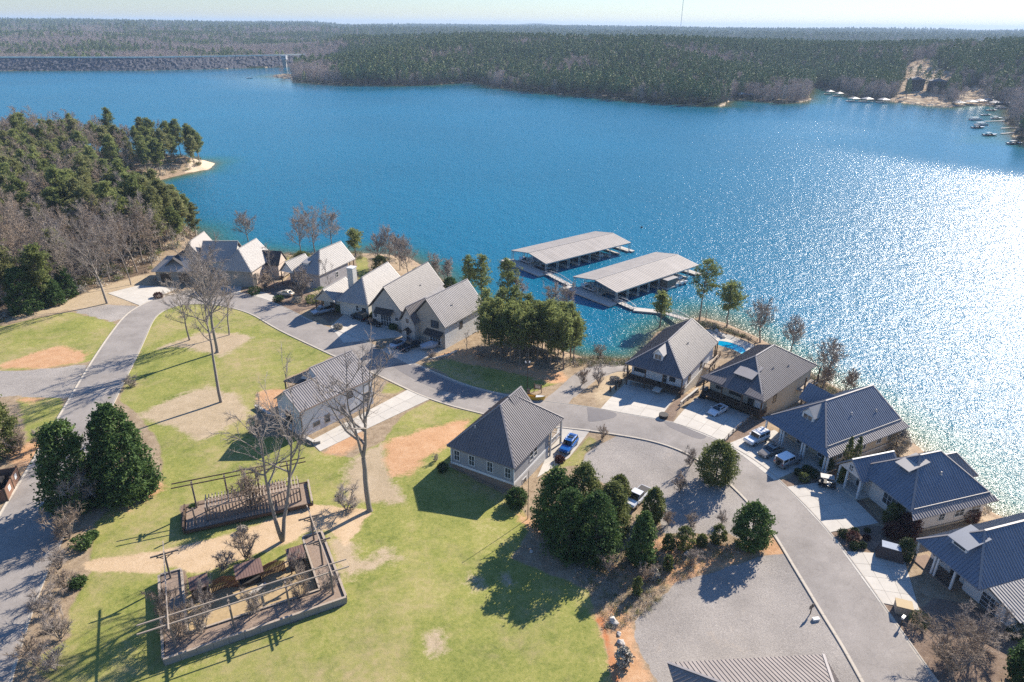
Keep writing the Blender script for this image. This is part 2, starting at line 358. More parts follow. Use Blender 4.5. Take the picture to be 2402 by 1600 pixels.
mulch = [
 poly(*pk('E',(870,820),(960,740),(1300,700),(1400,560),(1500,800),(1860,1000),(1700,1090),(1520,960),(1380,1000),(1160,900),(1180,860),(980,830))),
 poly(*pk('J',(820,1240),(900,1230),(1050,1180),(1210,1180),(1400,1250),(1480,1360),(1180,1380),(920,1380))), poly(*pk('K',(1220,950),(1380,940),(1520,1010),(1640,900),(1900,950),(2400,1100),(2400,1568),(1640,1568))),
 poly(*pk('I',(640,1110),(780,1140),(840,1000),(980,880),(860,880))), poly(*pk('I',(1240,1330),(1430,1290),(1560,1200),(1640,1130),(1500,1100))),
 poly(*pk('J',(410,850),(520,790),(700,700),(950,700),(950,830),(720,850),(470,880))), poly(*pk('N',(180,1490),(1860,930),(1640,250),(1450,290),(1590,800),(400,1200),(380,610),(160,650))),
 poly(*pk('Y',(150,770),(1900,330),(2020,700),(600,960),(200,1200))), poly(*pk('J',(980,930),(1210,1170),(1240,1170),(1010,900))),
 ]
red = [ poly(*pk('M',(760,1000),(840,1100),(930,1564),(990,1564),(900,1150),(830,960))) ]
sand = [ [at(*q,0) for q in pk('D',(1700,25),(1900,0),(2010,-60),(1900,-100),(1790,-60))] ]
forestf = [ poly(*pk('D',(-300,1560),(0,1400),(330,1330),(600,1200),(950,1040),(1350,950),(1420,760),(1850,640),(1700,300),(900,-200)),*pk('S',(480,376),(-600,250),(-900,800))) ]

def land_grid(x0, x1, y0, y1, s, name):
    X, Y = np.meshgrid(np.arange(x0, x1 + s/2, s), np.arange(y0, y1 + s/2, s)); x = X.ravel(); y = Y.ravel()
    z = H(x, y); ny, nx = X.shape
    rs = np.random.RandomState(3)
    A = {}
    wob = lambda f: np.sin(x*f+2*np.sin(y*f*.7))*np.cos(y*f*1.3+1.7*np.sin(x*f*.6))
    wb = (wob(.9) + wob(2.3)*.5) * .5
    for nm, ps, soft in (('grass',grass,.8),('gravel',gravel,.5),('dirt',dirt,1.6),('straw',straw,.8),('tan',tan,1.8),('mulch',mulch,.5),('red',red,.6),('sand',sand,1.5),('forest',forestf,2.0)):
        a = np.zeros(len(x))
        for p in ps:
            q = np.array(p); bb = (x > q[:,0].min()-4) & (x < q[:,0].max()+4) & (y > q[:,1].min()-4) & (y < q[:,1].max()+4)
            if not bb.any(): continue
            d, ins = seg_dist(x[bb], y[bb], p)
            v = np.where(ins, d, -d); a[bb] = np.maximum(a[bb], np.clip(.5 + (v + wb[bb]*soft*.5) / (2*soft), 0, 1))
        A[nm] = a
    d, ins = seg_dist(x, y, SHORE)
    A['bank'] = np.where(ins, 1 - sstep(1.0, 5.5, d), 1.0)
    keep = (z > -4.5)
    i = np.arange(nx*ny).reshape(ny, nx); q = np.stack([i[:-1,:-1], i[:-1,1:], i[1:,1:], i[1:,:-1]], -1).reshape(-1, 4)
    q = q[keep[q].any(1)]
    used = np.zeros(len(x), bool); used[q.ravel()] = True; rm = np.cumsum(used) - 1
    me = bmesh_np(name, np.stack([x, y, z], 1)[used], rm[q], M_ground, smooth=True)
    for k, v in A.items():
        at_ = me.attributes.new('g_' + k, 'FLOAT', 'POINT'); at_.data.foreach_set('value', v[used].astype(np.float32))
    return link(bpy.data.objects.new(name, me))

M_ground, t, b = newmat('ground_cover')
geo = N(t, 'ShaderNodeNewGeometry').outputs['Position']
n_fine = noise(t, 5.0, 5, .7, geo); n_mid = noise(t, .9, 5, .65, geo); n_big = noise(t, .13, 4, .6, geo); n_vf = noise(t, 16, 3, .7, geo); n_g = noise(t, 2.0, 7, .85, geo); n_h = noise(t, .42, 6, .75, geo)
def layer(col, attr, c0, c1, c2, hard=4., br=None, amp=.9):
    a = N(t, 'ShaderNodeAttribute', attribute_name='g_' + attr).outputs['Fac']
    v = mth(t, 'ADD', a, mth(t, 'MULTIPLY', mth(t, 'SUBTRACT', mth(t, 'ADD', mth(t,'MULTIPLY',n_h,.5), mth(t,'MULTIPLY',n_g,.5)), .5), amp*1.5))
    v = mth(t, 'MULTIPLY', v, mth(t, 'GREATER_THAN', a, .02))
    hard *= .95; f = mth(t, 'MULTIPLY_ADD', v, hard, -.5 * hard + .5, clamp=True)
    mixn = mth(t, 'ADD', mth(t, 'MULTIPLY', mth(t,'ADD',mth(t,'MULTIPLY',br if br else n_fine,.4),mth(t,'MULTIPLY',n_g,.6)), .65), mth(t, 'MULTIPLY', n_h, .35))
    return mixc(t, f, col, ramp(t, mixn, [(.34, c0), (.5, c1), (.66, c2)]))
base = ramp(t, mth(t, 'ADD', mth(t, 'MULTIPLY', n_fine, .5), mth(t, 'MULTIPLY', n_mid, .5)), [(.34, (.19,.135,.085)), (.5, (.33,.25,.165)), (.68, (.46,.36,.25))])
col = layer(base, 'forest', (.08,.055,.04), (.15,.11,.075), (.24,.18,.12))
gr = ramp(t, mth(t, 'ADD', mth(t, 'MULTIPLY', n_g, .5), mth(t, 'ADD', mth(t, 'MULTIPLY', n_big, .25), mth(t, 'MULTIPLY', n_h, .25))), [(.38, (.12,.15,.036)), (.47, (.225,.245,.062)), (.55, (.315,.305,.09)), (.63, (.44,.385,.18))])
ga = N(t, 'ShaderNodeAttribute', attribute_name='g_grass').outputs['Fac']
col = mixc(t, mth(t, 'MULTIPLY_ADD', mth(t, 'ADD', ga, mth(t, 'MULTIPLY', mth(t, 'SUBTRACT', n_fine, .5), .5)), 4, -1.5, clamp=True), col, gr)
dry = mth(t, 'MULTIPLY_ADD', noise(t, .055, 5, .75, geo), 6.0, -2.85, clamp=True)
col = mixc(t, mth(t, 'MULTIPLY', mth(t, 'MULTIPLY', dry, ga), mth(t, 'MULTIPLY_ADD', n_mid, 2.4, -.6, clamp=True)), col, (.42,.33,.175))
col = layer(col, 'tan', (.30,.235,.145), (.44,.345,.225), (.56,.45,.32), 3., amp=1.3)
col = layer(col, 'dirt', (.36,.195,.10), (.54,.315,.17), (.64,.45,.29), 3., amp=1.3)
col = layer(col, 'straw', (.42,.30,.17), (.56,.41,.255), (.66,.51,.35), 4.)
col = layer(col, 'mulch', (.10,.07,.055), (.22,.16,.12), (.36,.275,.21), 5.)
col0 = col; col = layer(col, 'gravel', (0,0,0), (0,0,0), (0,0,0), 5., n_vf, .7)
gf = mth(t, 'ADD', mth(t, 'MULTIPLY', n_vf, .42), mth(t, 'ADD', mth(t, 'MULTIPLY', n_fine, .33), mth(t, 'MULTIPLY', n_big, .25)))
ga_ = N(t, 'ShaderNodeAttribute', attribute_name='g_gravel').outputs['Fac']
gm = mth(t, 'MULTIPLY_ADD', mth(t, 'ADD', ga_, mth(t, 'MULTIPLY', mth(t, 'SUBTRACT', mth(t, 'ADD', mth(t,'MULTIPLY',n_h,.5), mth(t,'MULTIPLY',n_g,.5)), .5), .9)), 8., -3.5, clamp=True)
col = mixc(t, mth(t, 'MULTIPLY', gm, mth(t, 'GREATER_THAN', ga_, .02)), col0, ramp(t, gf, [(.36, (.19,.172,.155)), (.5, (.335,.305,.275)), (.63, (.50,.455,.405))]))
stn = mth(t, 'MULTIPLY_ADD', noise(t, .16, 6, .8, geo), 6.0, -3.55, clamp=True); gva = N(t, 'ShaderNodeAttribute', attribute_name='g_gravel').outputs['Fac']
col = mixc(t, mth(t, 'MULTIPLY', mth(t, 'MULTIPLY', stn, gva), .55), col, (.50,.40,.30))
st2 = mth(t, 'MULTIPLY_ADD', noise(t, .35, 6, .8, geo), -9.0, 3.3, clamp=True)
col = mixc(t, mth(t, 'MULTIPLY', mth(t, 'MULTIPLY', st2, gva), .4), col, (.17,.155,.15))
col = layer(col, 'red', (.36,.13,.05), (.48,.19,.08), (.58,.30,.15), 4.)
col = layer(col, 'bank', (.15,.105,.07), (.33,.24,.16), (.50,.40,.29), 3.)
col = layer(col, 'sand', (.55,.42,.28), (.68,.54,.38), (.74,.62,.47), 4.)
t.links.new(col, b.inputs['Base Color']); b.inputs['Roughness'].default_value = .95; b.inputs['Specular IOR Level'].default_value = .1
hh = mth(t, 'ADD', mth(t, 'MULTIPLY', n_fine, .5), n_vf); bump(t, b, hh, .55, .10)
g = land_grid(-75, 90, 30, 175, .6, 'ground'); tag(g, kind='structure')
def cutland():
    """the wider land round the finely built middle"""
    out = []
    for (x0, x1, y0, y1) in ((-430,-75,30,175),(-430,90,175,470),(90,172,30,175)):
        o = land_grid(x0, x1, y0, y1, 1.5, 'ground'); tag(o, kind='structure'); out.append(o)
cutland()
o = MB().add([(-430,-60,6.9),(172,-60,6.9),(172,30,6.9),(-430,30,6.9)], [(0,1,2,3)]).build('ground', M_ground); tag(o, kind='structure')

# ---------------------------------------------------------------- draped sheets: roads, paths, drives
def drape(pts, lift, name, m, parent=None, step=.8):
    """a sheet between two edge lines laid over the ground: pts = list of (left, right) pairs"""
    V = []; F = []; n = 0
    for i, (a, c) in enumerate(pts):
        w_ = math.hypot(a[0]-c[0], a[1]-c[1])
        n = max(n, int(w_ / step) + 2)
    for (a, c) in pts:
        for j in range(n):
            u = j / (n-1); x = a[0]*(1-u)+c[0]*u; y = a[1]*(1-u)+c[1]*u; V.append((x, y, hq(x, y) + lift))
    for i in range(len(pts)-1):
        for j in range(n-1):
            k = i*n+j; F.append((k, k+1, k+n+1, k+n))
    return MB().add(V, F).build(name, m, parent, True)
def resample(line, step=1.0, k=None):
    p = [Vector((q[0], q[1])) for q in line]
    # Catmull-Rom through the points, then even spacing
    dense = []
    for i in range(len(p)-1):
        p0 = p[max(i-1,0)]; p1 = p[i]; p2 = p[i+1]; p3 = p[min(i+2,len(p)-1)]
        for s_ in range(12):
            u = s_/12; dense.append(.5*((2*p1)+(p2-p0)*u+(2*p0-5*p1+4*p2-p3)*u*u+(3*p1-p0-3*p2+p3)*u**3))
    dense.append(p[-1]); L = [0]
    for i in range(1, len(dense)): L.append(L[-1] + (dense[i]-dense[i-1]).length)
    k = k or int(L[-1]/step)+1; out = []; j = 0
    for i in range(k):
        d = L[-1]*i/(k-1)
        while j < len(L)-2 and L[j+1] < d: j += 1
        u = (d-L[j])/max(L[j+1]-L[j],1e-9); out.append(dense[j].lerp(dense[j+1], min(u,1)))
    return out
def strip(left, right, lift, name, m, parent=None, k=None):
    n = k or int(max(len(resample(left,1.0)), len(resample(right,1.0))))
    return drape(list(zip(resample(left, k=n), resample(right, k=n))), lift, name, m, parent)
def kerb(line, side, name='kerb', w_=.42, lift=.05, h=.06):
    """rolled kerb along an edge line, with top, faces and joints cut every few metres"""
    p = resample(line, 1.0); root = None
    i = 0; parts = []
    while i < len(p)-1:
        j = min(i+3, len(p)-1); mb = MB(); V = []; F = []
        for q in range(i, j+1):
            a = p[max(q-1,0)]; c = p[min(q+1,len(p)-1)]; d = (c-a).normalized(); nrm = Vector((-d.y, d.x))*side
            P = p[q]
            if q == j and j < len(p)-1: P = P - d*.03
            z = hq(P.x, P.y)+lift
            for off, dz in ((0,-.25),(0,.0),(w_*.5,h*.35),(w_*.62,h),(w_,h),(w_,-.3)): Q = P+nrm*off; V.append((Q.x, Q.y, z+dz))
        n = j-i+1
        for s_ in range(n-1):
            for r_ in range(5):
                k = s_*6+r_; F.append((k,k+1,k+7,k+6))
        F.append(tuple(range(6))); F.append(tuple(range((n-1)*6, n*6))[::-1])
        mb.add(V, F); parts.append(mb); i = j
    return parts
M_asph, t, b = newmat('worn_asphalt'); geo = N(t, 'ShaderNodeNewGeometry').outputs['Position']
a1 = noise(t, .25, 5, .65, geo); a2 = noise(t, 9, 4, .7, geo); a3 = noise(t, 1.3, 5, .7, geo)
vor = N(t, 'ShaderNodeTexVoronoi', feature='DISTANCE_TO_EDGE'); vor.inputs['Scale'].default_value = .28
wv = N(t, 'ShaderNodeVectorMath', operation='ADD'); t.links.new(geo, wv.inputs[0])
nz = N(t, 'ShaderNodeTexNoise'); nz.inputs['Scale'].default_value = 1.2; t.links.new(geo, nz.inputs['Vector']); t.links.new(nz.outputs['Color'], wv.inputs[1]); t.links.new(wv.outputs[0], vor.inputs['Vector'])
crack = mth(t, 'LESS_THAN', vor.outputs['Distance'], .008)
cc = ramp(t, mth(t, 'ADD', mth(t, 'MULTIPLY', a1, .4), mth(t, 'ADD', mth(t, 'MULTIPLY', a2, .5), mth(t, 'MULTIPLY', a3, .1))), [(.38, (.20,.178,.158)), (.47, (.27,.243,.218)), (.54, (.31,.28,.252)), (.62, (.37,.335,.302))])
cc = mixc(t, mth(t, 'MULTIPLY', crack, .22), cc, (.14,.13,.13))
t.links.new(cc, b.inputs['Base Color']); b.inputs['Roughness'].default_value = .92; bump(t, b, a2, .3, .02)
M_asphd = mat('darker_asphalt_patch', (.205,.19,.185), .92, .14, .8, bmp=.3, bscale=9)
# the loop road: right part by the lake, past the houses, round the top and down the left
inner = poly(*pk('S',(2070,1680),(2028,1600),(1983,1520),(1933,1436),(1891,1377),(1867,1329),(1819,1251),(1776,1195),(1730,1149),(1680,1103),(1622,1065),(1558,1037),(1456,1019),(1392,1010),(1315,1001),(1230,990),(1131,970),(1067,952),(1008,936),(906,887),(843,860),(784,834),(692,791),(646,769),(590,735),(539,720),(493,712),(450,710),(404,717),(373,731),(355,753),(340,789),(326,820),(298,876),(255,963),(225,1040),(200,1120),(165,1215),(133,1284),(94,1366),(76,1419),(51,1488),(20,1593),(0,1680)))
outer = poly(*pk('S',(2248,1680),(2194,1600),(2124,1504),(2064,1416),(2012,1340),(1975,1292),(1945,1250),(1900,1202),(1849,1149),(1804,1108),(1757,1071),(1696,1039),(1640,1014),(1579,991),(1500,978),(1408,962),(1330,950),(1260,940),(1178,927),(1130,917),(1066,896),(1030,880),(995,864),(923,834),(870,808),(812,786),(723,753),(692,735),(633,708),(564,688),(500,676),(450,678),(398,691),(360,704),(326,718),(301,734),(286,752),(250,800),(204,871),(153,958),(115,1021),(76,1090),(45,1140),(20,1177),(-20,1250),(-60,1340),(-130,1500),(-160,1600)))
def smooth_line(l, k=5):
    p = resample(l, 1.2); n = len(p); return [tuple(sum((p[min(max(i+j,0),n-1)] for j in range(-k,k+1)), Vector((0,0)))/(2*k+1)) for i in range(n)]
inner, outer = smooth_line(inner), smooth_line(outer)
nR = 260
Ri = resample(inner, k=nR); Ro = resample(outer, k=nR)
# pair the two edges by nearest point so that rungs stay square
pairs = []
jo = 0
den = resample(outer, k=nR*4)
for p_ in Ri:
    best = min(range(max(0, jo), min(len(den), jo+40)), key=lambda q: (den[q]-p_).length); jo = best; pairs.append((p_, den[best]))
rd = drape(pairs, .05, 'road', M_asph); tag(rd, kind='structure')
for line, side in ((inner, 1), (outer, -1)):
    a_, b_ = Vector(line[20]), Vector(line[21]); mid = (Vector(pairs[130][0])+Vector(pairs[130][1]))/2
    root = empty('kerb', (0,0,0)); tag(root, kind='structure')
    for mb in kerb(line, side): mb.build('kerb_stone', M_curb, root)
# darker repair patches in the road
for pts in (poly(*pk('G',(620,1165),(800,1150),(1150,1310),(1450,1410),(1480,1450),(1400,1475),(1000,1370),(750,1250))),
            poly(*pk('L',(690,20),(940,70),(930,120),(720,155),(700,90))), poly(*pk('I',(690,1130),(860,1150),(1080,1260),(1000,1290),(760,1190)))):
    q = [Vector(p_) for p_ in pts]; c_ = sum(q, Vector((0,0)))/len(q); V = []; F = []
    rr = resample([tuple(v) for v in q]+[tuple(q[0])], k=48)[:-1]
    for s_ in (0, .35, .7, 1.0):
        for v in rr: P = c_.lerp(v, s_); V.append((P.x, P.y, hq(P.x, P.y)+.06))
    n = len(rr)
    for s_ in range(3):
        for i in range(n): F.append((s_*n+i, s_*n+(i+1)%n, (s_+1)*n+(i+1)%n, (s_+1)*n+i))
    tag(MB().add(V, F).build('asphalt_patch', M_asphd), kind='structure')
# access lane to the cove
ln = strip(poly(*pk('S',(1268,944),(1300,920),(1345,880),(1390,858),(1440,850),(1470,856))), poly(*pk('S',(1330,952),(1352,925),(1385,895),(1415,880),(1450,872),(1476,872))), .05, 'lane', M_asph); tag(ln, kind='structure')

def slabs(quad, nu, nv, name, m=None, lift=.07, hole=None):
    """a drive cast in bays: each bay a slab of its own with an open joint"""
    m = m or M_concrete
    root = empty(name, (0,0,0)); tag(root, kind='structure')
    a, b_, c, d = [Vector(q) for q in quad]
    def P(u, v): return (a.lerp(b_, u)).lerp(d.lerp(c, u), v)
    wu = max((b_-a).length, 1); wv_ = max((d-a).length, 1); gu = .02/wu; gv = .02/wv_
    for i in range(nu):
        for j in range(nv):
            if hole and hole(i, j): continue
            u0, u1 = i/nu+gu, (i+1)/nu-gu; v0, v1 = j/nv+gv, (j+1)/nv-gv; V = []; F = []; K = 3
            for r_ in range(K+1):
                for s_ in range(K+1):
                    q = P(u0+(u1-u0)*s_/K, v0+(v1-v0)*r_/K); V.append((q.x, q.y, hq(q.x, q.y)+lift))
            for r_ in range(K):
                for s_ in range(K): k = r_*(K+1)+s_; F.append((k,k+1,k+K+2,k+K+1))
            rim = [s_ for s_ in range(K+1)]+[(r_)*(K+1)+K for r_ in range(1,K+1)]+[K*(K+1)+s_ for s_ in range(K-1,-1,-1)]+[r_*(K+1) for r_ in range(K-1,0,-1)]
            o_ = len(V); V += [(V[q][0], V[q][1], V[q][2]-.12) for q in rim]
            for q in range(len(rim)): F.append((rim[q], o_+q, o_+(q+1)%len(rim), rim[(q+1)%len(rim)]))
            MB().add(V, F).build('slab', m, root)
    return root
slabs(poly(*pk('I',(110,1020),(650,1120),(830,880),(370,750))), 3, 4, 'driveway')
slabs(poly(*pk('I',(780,1140),(1240,1330),(1500,1080),(1010,900))), 4, 4, 'driveway')
slabs(poly(*pk('J',(20,545),(390,830),(690,700),(330,420))), 3, 3, 'driveway')
slabs(poly(*pk('J',(480,880),(815,1240),(1210,1165),(870,830))), 4, 3, 'driveway')
slabs(poly(*pk('K',(920,540),(1215,945),(1530,1010),(1400,570))), 4, 3, 'driveway')
slabs(poly(*pk('K',(1215,945),(1400,935),(1640,905),(1380,575))), 1, 1, 'driveway') if False else None
slabs(poly(*pk('T',(1060,1110),(1400,900),(1640,590),(1290,560))), 2, 4, 'driveway')
slabs(poly(*pk('R',(590,1095),(500,1000),(1390,530),(1600,615))), 2, 7, 'driveway')
slabs(poly(*pk('G',(180,960),(60,810),(250,640),(760,900)),)[:4], 4, 3, 'driveway')
slabs(poly(*pk('G',(490,1010),(790,1165),(1130,1010),(850,900))), 3, 3, 'driveway')
slabs(poly(*pk('D',(1290,1245),(990,1130),(1270,1060),(1640,1080)),)[:4], 4, 3, 'driveway')
slabs(poly(*pk('D',(1290,1245),(1640,1080),(1750,1000),(1560,1140)),)[:4], 1, 1, 'driveway') if False else None
slabs(poly(*pk('E',(980,840),(1160,895),(1230,850),(1060,800))), 2, 2, 'driveway')
slabs(poly(*pk('E',(600,770),(560,700),(900,740),(870,820))), 3, 2, 'driveway')
# pale trodden gravel shoulder left of the left drive is part of the ground cover
# ---------------------------------------------------------------- plants: mesh makers
def segs_mesh(P, Q, R0, R1, n=3):
    P = np.asarray(P, float); Q = np.asarray(Q, float); R0 = np.asarray(R0, float)[:,None]; R1 = np.asarray(R1, float)[:,None]
    d = Q - P; d /= np.linalg.norm(d, axis=1, keepdims=True) + 1e-9
    up = np.where(np.abs(d[:,2:3]) < .95, np.array([[0,0,1.]]), np.array([[1.,0,0]]))
    a = np.cross(d, up); a /= np.linalg.norm(a, axis=1, keepdims=True) + 1e-9; b = np.cross(a, d)
    V = np.empty((len(P), 2*n, 3))
    for i in range(n):
        c, s = math.cos(2*math.pi*i/n), math.sin(2*math.pi*i/n); o = a*c + b*s
        V[:,i] = P + o*R0; V[:,n+i] = Q + o*R1
    F = np.array([(i, (i+1)%n, n+(i+1)%n, n+i) for i in range(n)])
    F = (F[None] + (np.arange(len(P))*2*n)[:,None,None]).reshape(-1, 4)
    return V.reshape(-1, 3), F
def quads(rs, c, size, aspect=1., tilt=None, tint=None, droop=0.):
    """small leaf-sized faces at the points c, turned every way"""
    n = len(c); size = np.broadcast_to(np.asarray(size, float), (n,))[:,None]
    a = rs.normal(size=(n,3))
    if tilt is not None: a = a*(1-tilt[:,None] if hasattr(tilt,'shape') else 1-tilt) + (np.array([0,0,1.])*tilt if not hasattr(tilt,'shape') else 0)
    a /= np.linalg.norm(a, axis=1, keepdims=True)+1e-9
    r = rs.normal(size=(n,3)); b = np.cross(a, r); b /= np.linalg.norm(b, axis=1, keepdims=True)+1e-9
    a = a*size*.5; b = b*size*.5*aspect
    V = np.stack([c-a-b, c+a-b*.6, c+a*1.1+b*.6, c-a+b], 1).reshape(-1,3)
    F = np.arange(n*4).reshape(n,4)
    if tint is None: tint = rs.rand(n)
    return V, F, np.repeat(tint, 4)
def join(parts):
    V = []; F = []; T = []; o = 0
    for p in parts:
        V.append(p[0]); F.append(p[1]+o); T.append(p[2] if len(p) > 2 else np.full(len(p[0]), .5)); o += len(p[0])
    return np.concatenate(V), np.concatenate(F), np.concatenate(T)
def pine(seed, h, cw, base=.42, nb=46, tuft=.5, per=9, leaf=.42, r=.2, lean=.03, name='pine', m=None):
    rs = np.random.RandomState(seed); P=[];Q=[];A=[];B=[]
    k = 9; pts = [np.zeros(3)]; dr = rs.normal(size=2)*lean
    for i in range(k): pts.append(np.array([dr[0]*h*((i+1)/k)**1.5+rs.normal()*.08, dr[1]*h*((i+1)/k)**1.5+rs.normal()*.08, h*(i+1)/k]))
    rad = lambda f: r*(1-f)**.8+.03
    for i in range(k): P.append(pts[i]);Q.append(pts[i+1]);A.append(rad(i/k)*(1.35 if i==0 else 1));B.append(rad((i+1)/k))
    def tp(z): f = np.clip(z/h*k, 0, k-.001); i = int(f); return pts[i]*(1-f+i)+pts[i+1]*(f-i)
    C_ = []; TN = []
    for j in range(nb):
        f = (j+rs.rand())/nb; z = h*(base+(1-base)*f**.9*.985); prof = (math.sin(min(1,(1-f)*1.25+.08)*math.pi/2)**.8)*(.55+.45*min(1, f*3.0))
        L = cw*.5*prof*rs.uniform(.55,1.12)+.25; an = rs.rand()*6.283; el = rs.uniform(.0,.55)+.35*f
        o = tp(z); d = np.array([math.cos(an)*math.cos(el), math.sin(an)*math.cos(el), math.sin(el)]); e = o+d*L+np.array([0,0,-.05*L*L*.3])
        P.append(o);Q.append(e);A.append(.035+.02*L/3);B.append(.012)
        nt_ = max(2, int(L*2.4)); sh = rs.rand()
        for q in range(nt_):
            u = .35+.65*(q+rs.rand()*.6)/nt_; c = o+(e-o)*min(u,1.03)+rs.normal(size=3)*np.array([.28,.28,.16])*min(L,2)*.8
            C_.append(c); TN.append(sh)
    # dead stubs below the crown
    for j in range(7):
        z = h*rs.uniform(base*.45, base); an = rs.rand()*6.283; o = tp(z); L = rs.uniform(.5,1.6); P.append(o);Q.append(o+np.array([math.cos(an)*L, math.sin(an)*L, .1]));A.append(.03);B.append(.01)
    C_ = np.array(C_); TN = np.array(TN); c = np.repeat(C_, per, 0)+rs.normal(size=(len(C_)*per,3))*tuft*np.array([.55,.55,.42])
    V,F,T = quads(rs, c, rs.uniform(.6,1.4,len(c))*leaf, .38, tint=np.clip(np.repeat(TN,per)*.5+rs.rand(len(c))*.45,0,1))
    tv, tf = segs_mesh(P,Q,A,B,5)
    return bmesh_np(name+'_trunk', tv, tf, M_bark, tint=np.full(len(tv),.4)), bmesh_np(name+'_crown', V, F, m or M_pine, tint=T)
def bare(seed, h, cw, fork=.35, limbs=18, sub=7, tw=10, r=.22, multi=1, up=.9, name='bare', m=None, bark=None, twr=.014, trunk_path=None, start=None, spread=.0, limbr=1.0, forkh=0.):
    """leafless hardwood: trunk and limbs as one mesh, the fine twigs as another"""
    rs = np.random.RandomState(seed); P=[];Q=[];A=[];B=[]; p=[];q=[];a=[];b=[]; TT=[]
    def wander(o, d, L, r0, r1, n, out, wig=.12, lift=.04):
        pts = [o]; d = d/np.linalg.norm(d)
        for i in range(n):
            d = d+rs.normal(size=3)*wig+np.array([0,0,lift]); d /= np.linalg.norm(d); e = pts[-1]+d*L/n
            f0, f1 = i/n, (i+1)/n
            out[0].append(pts[-1]);out[1].append(e);out[2].append(r0+(r1-r0)*f0);out[3].append(r0+(r1-r0)*f1); pts.append(e)
        return pts, d
    big = (P,Q,A,B); fine = (p,q,a,b)
    O0 = np.zeros(3)
    if forkh: tq, _ = wander(np.zeros(3), np.array([.04,.02,1.]), h*forkh, r, r*.78, 5, big, .04, .02); O0 = tq[-1]; P.append(np.array([0,0,-.1]));Q.append(np.array([0,0,.6]));A.append(r*1.45);B.append(r*1.0)
    for s_ in range(multi):
        an = rs.rand()*6.28
        ti = (.10+spread+.12*rs.rand()) if multi > 1 else .03
        d0 = np.array([math.cos(an+s_*6.28/multi)*ti, math.sin(an+s_*6.28/multi)*ti, 1]); hh = h*rs.uniform(.85,1)*(1-forkh)
        tp_, _ = wander(O0, d0, hh, r*(1 if multi==1 else (.55 if forkh else .8)), .03, 11, big, .055, .03)
        nl = max(3, limbs//multi)
        for j in range(nl):
            f = fork+(1-fork)*((j+rs.rand())/nl)**.9; f = min(f,.97); i = f*11; k = int(i); o = tp_[k]*(1-i+k)+tp_[k+1]*(i-k)
            an2 = j*2.4+rs.rand()*.9; el = rs.uniform(.35,.9)*up+.25*f
            L = cw*.5*rs.uniform(.7,1.15)*(1.05-.55*((f-fork)/(1-fork)))/max(.45,math.cos(el)); L = min(L, h*.5)
            d = np.array([math.cos(an2)*math.cos(el), math.sin(an2)*math.cos(el), math.sin(el)])
            lp, _ = wander(o, d, L, max(.03, r*.38*(1-f)+.025)*limbr, .016, 5, big, .13, .07)
            for s2 in range(sub):
                g_ = rs.uniform(.2,1); i = min(g_*5,4.999); k = int(i); o2 = lp[k]*(1-i+k)+lp[k+1]*(i-k); dm = (lp[k+1]-lp[k]); dm /= np.linalg.norm(dm)+1e-9
                d2 = dm+rs.normal(size=3)*.55+np.array([0,0,.18]); L2 = L*rs.uniform(.22,.5)*(1.15-.5*g_)
                bp, _ = wander(o2, d2, L2, max(.018,.022*r/.22), .009, 3, big if L2 > 1.2 else fine, .16, .05); tb = rs.rand()
                if L2 <= 1.2: TT += [tb]*3
                for s3 in range(tw):
                    g2 = rs.uniform(.15,1); i = min(g2*3,2.999); k = int(i); o3 = bp[k]*(1-i+k)+bp[k+1]*(i-k); dm = bp[k+1]-bp[k]; dm /= np.linalg.norm(dm)+1e-9
                    d3 = dm+rs.normal(size=3)*.6; wander(o3, d3, rs.uniform(.35,1.1)*max(.5,min(L2*.7,1.3)), twr, twr*.45, 1, fine, 0, 0); TT.append(np.clip(tb*.6+rs.rand()*.4,0,1))
    tv, tf = segs_mesh(P,Q,A,B,5); fv, ff = segs_mesh(p,q,a,b,3)
    return bmesh_np(name+'_trunk', tv, tf, bark or M_barkg), bmesh_np(name+'_twigs', fv, ff, m or M_twig, tint=np.repeat(np.array(TT),6)[:len(fv)])
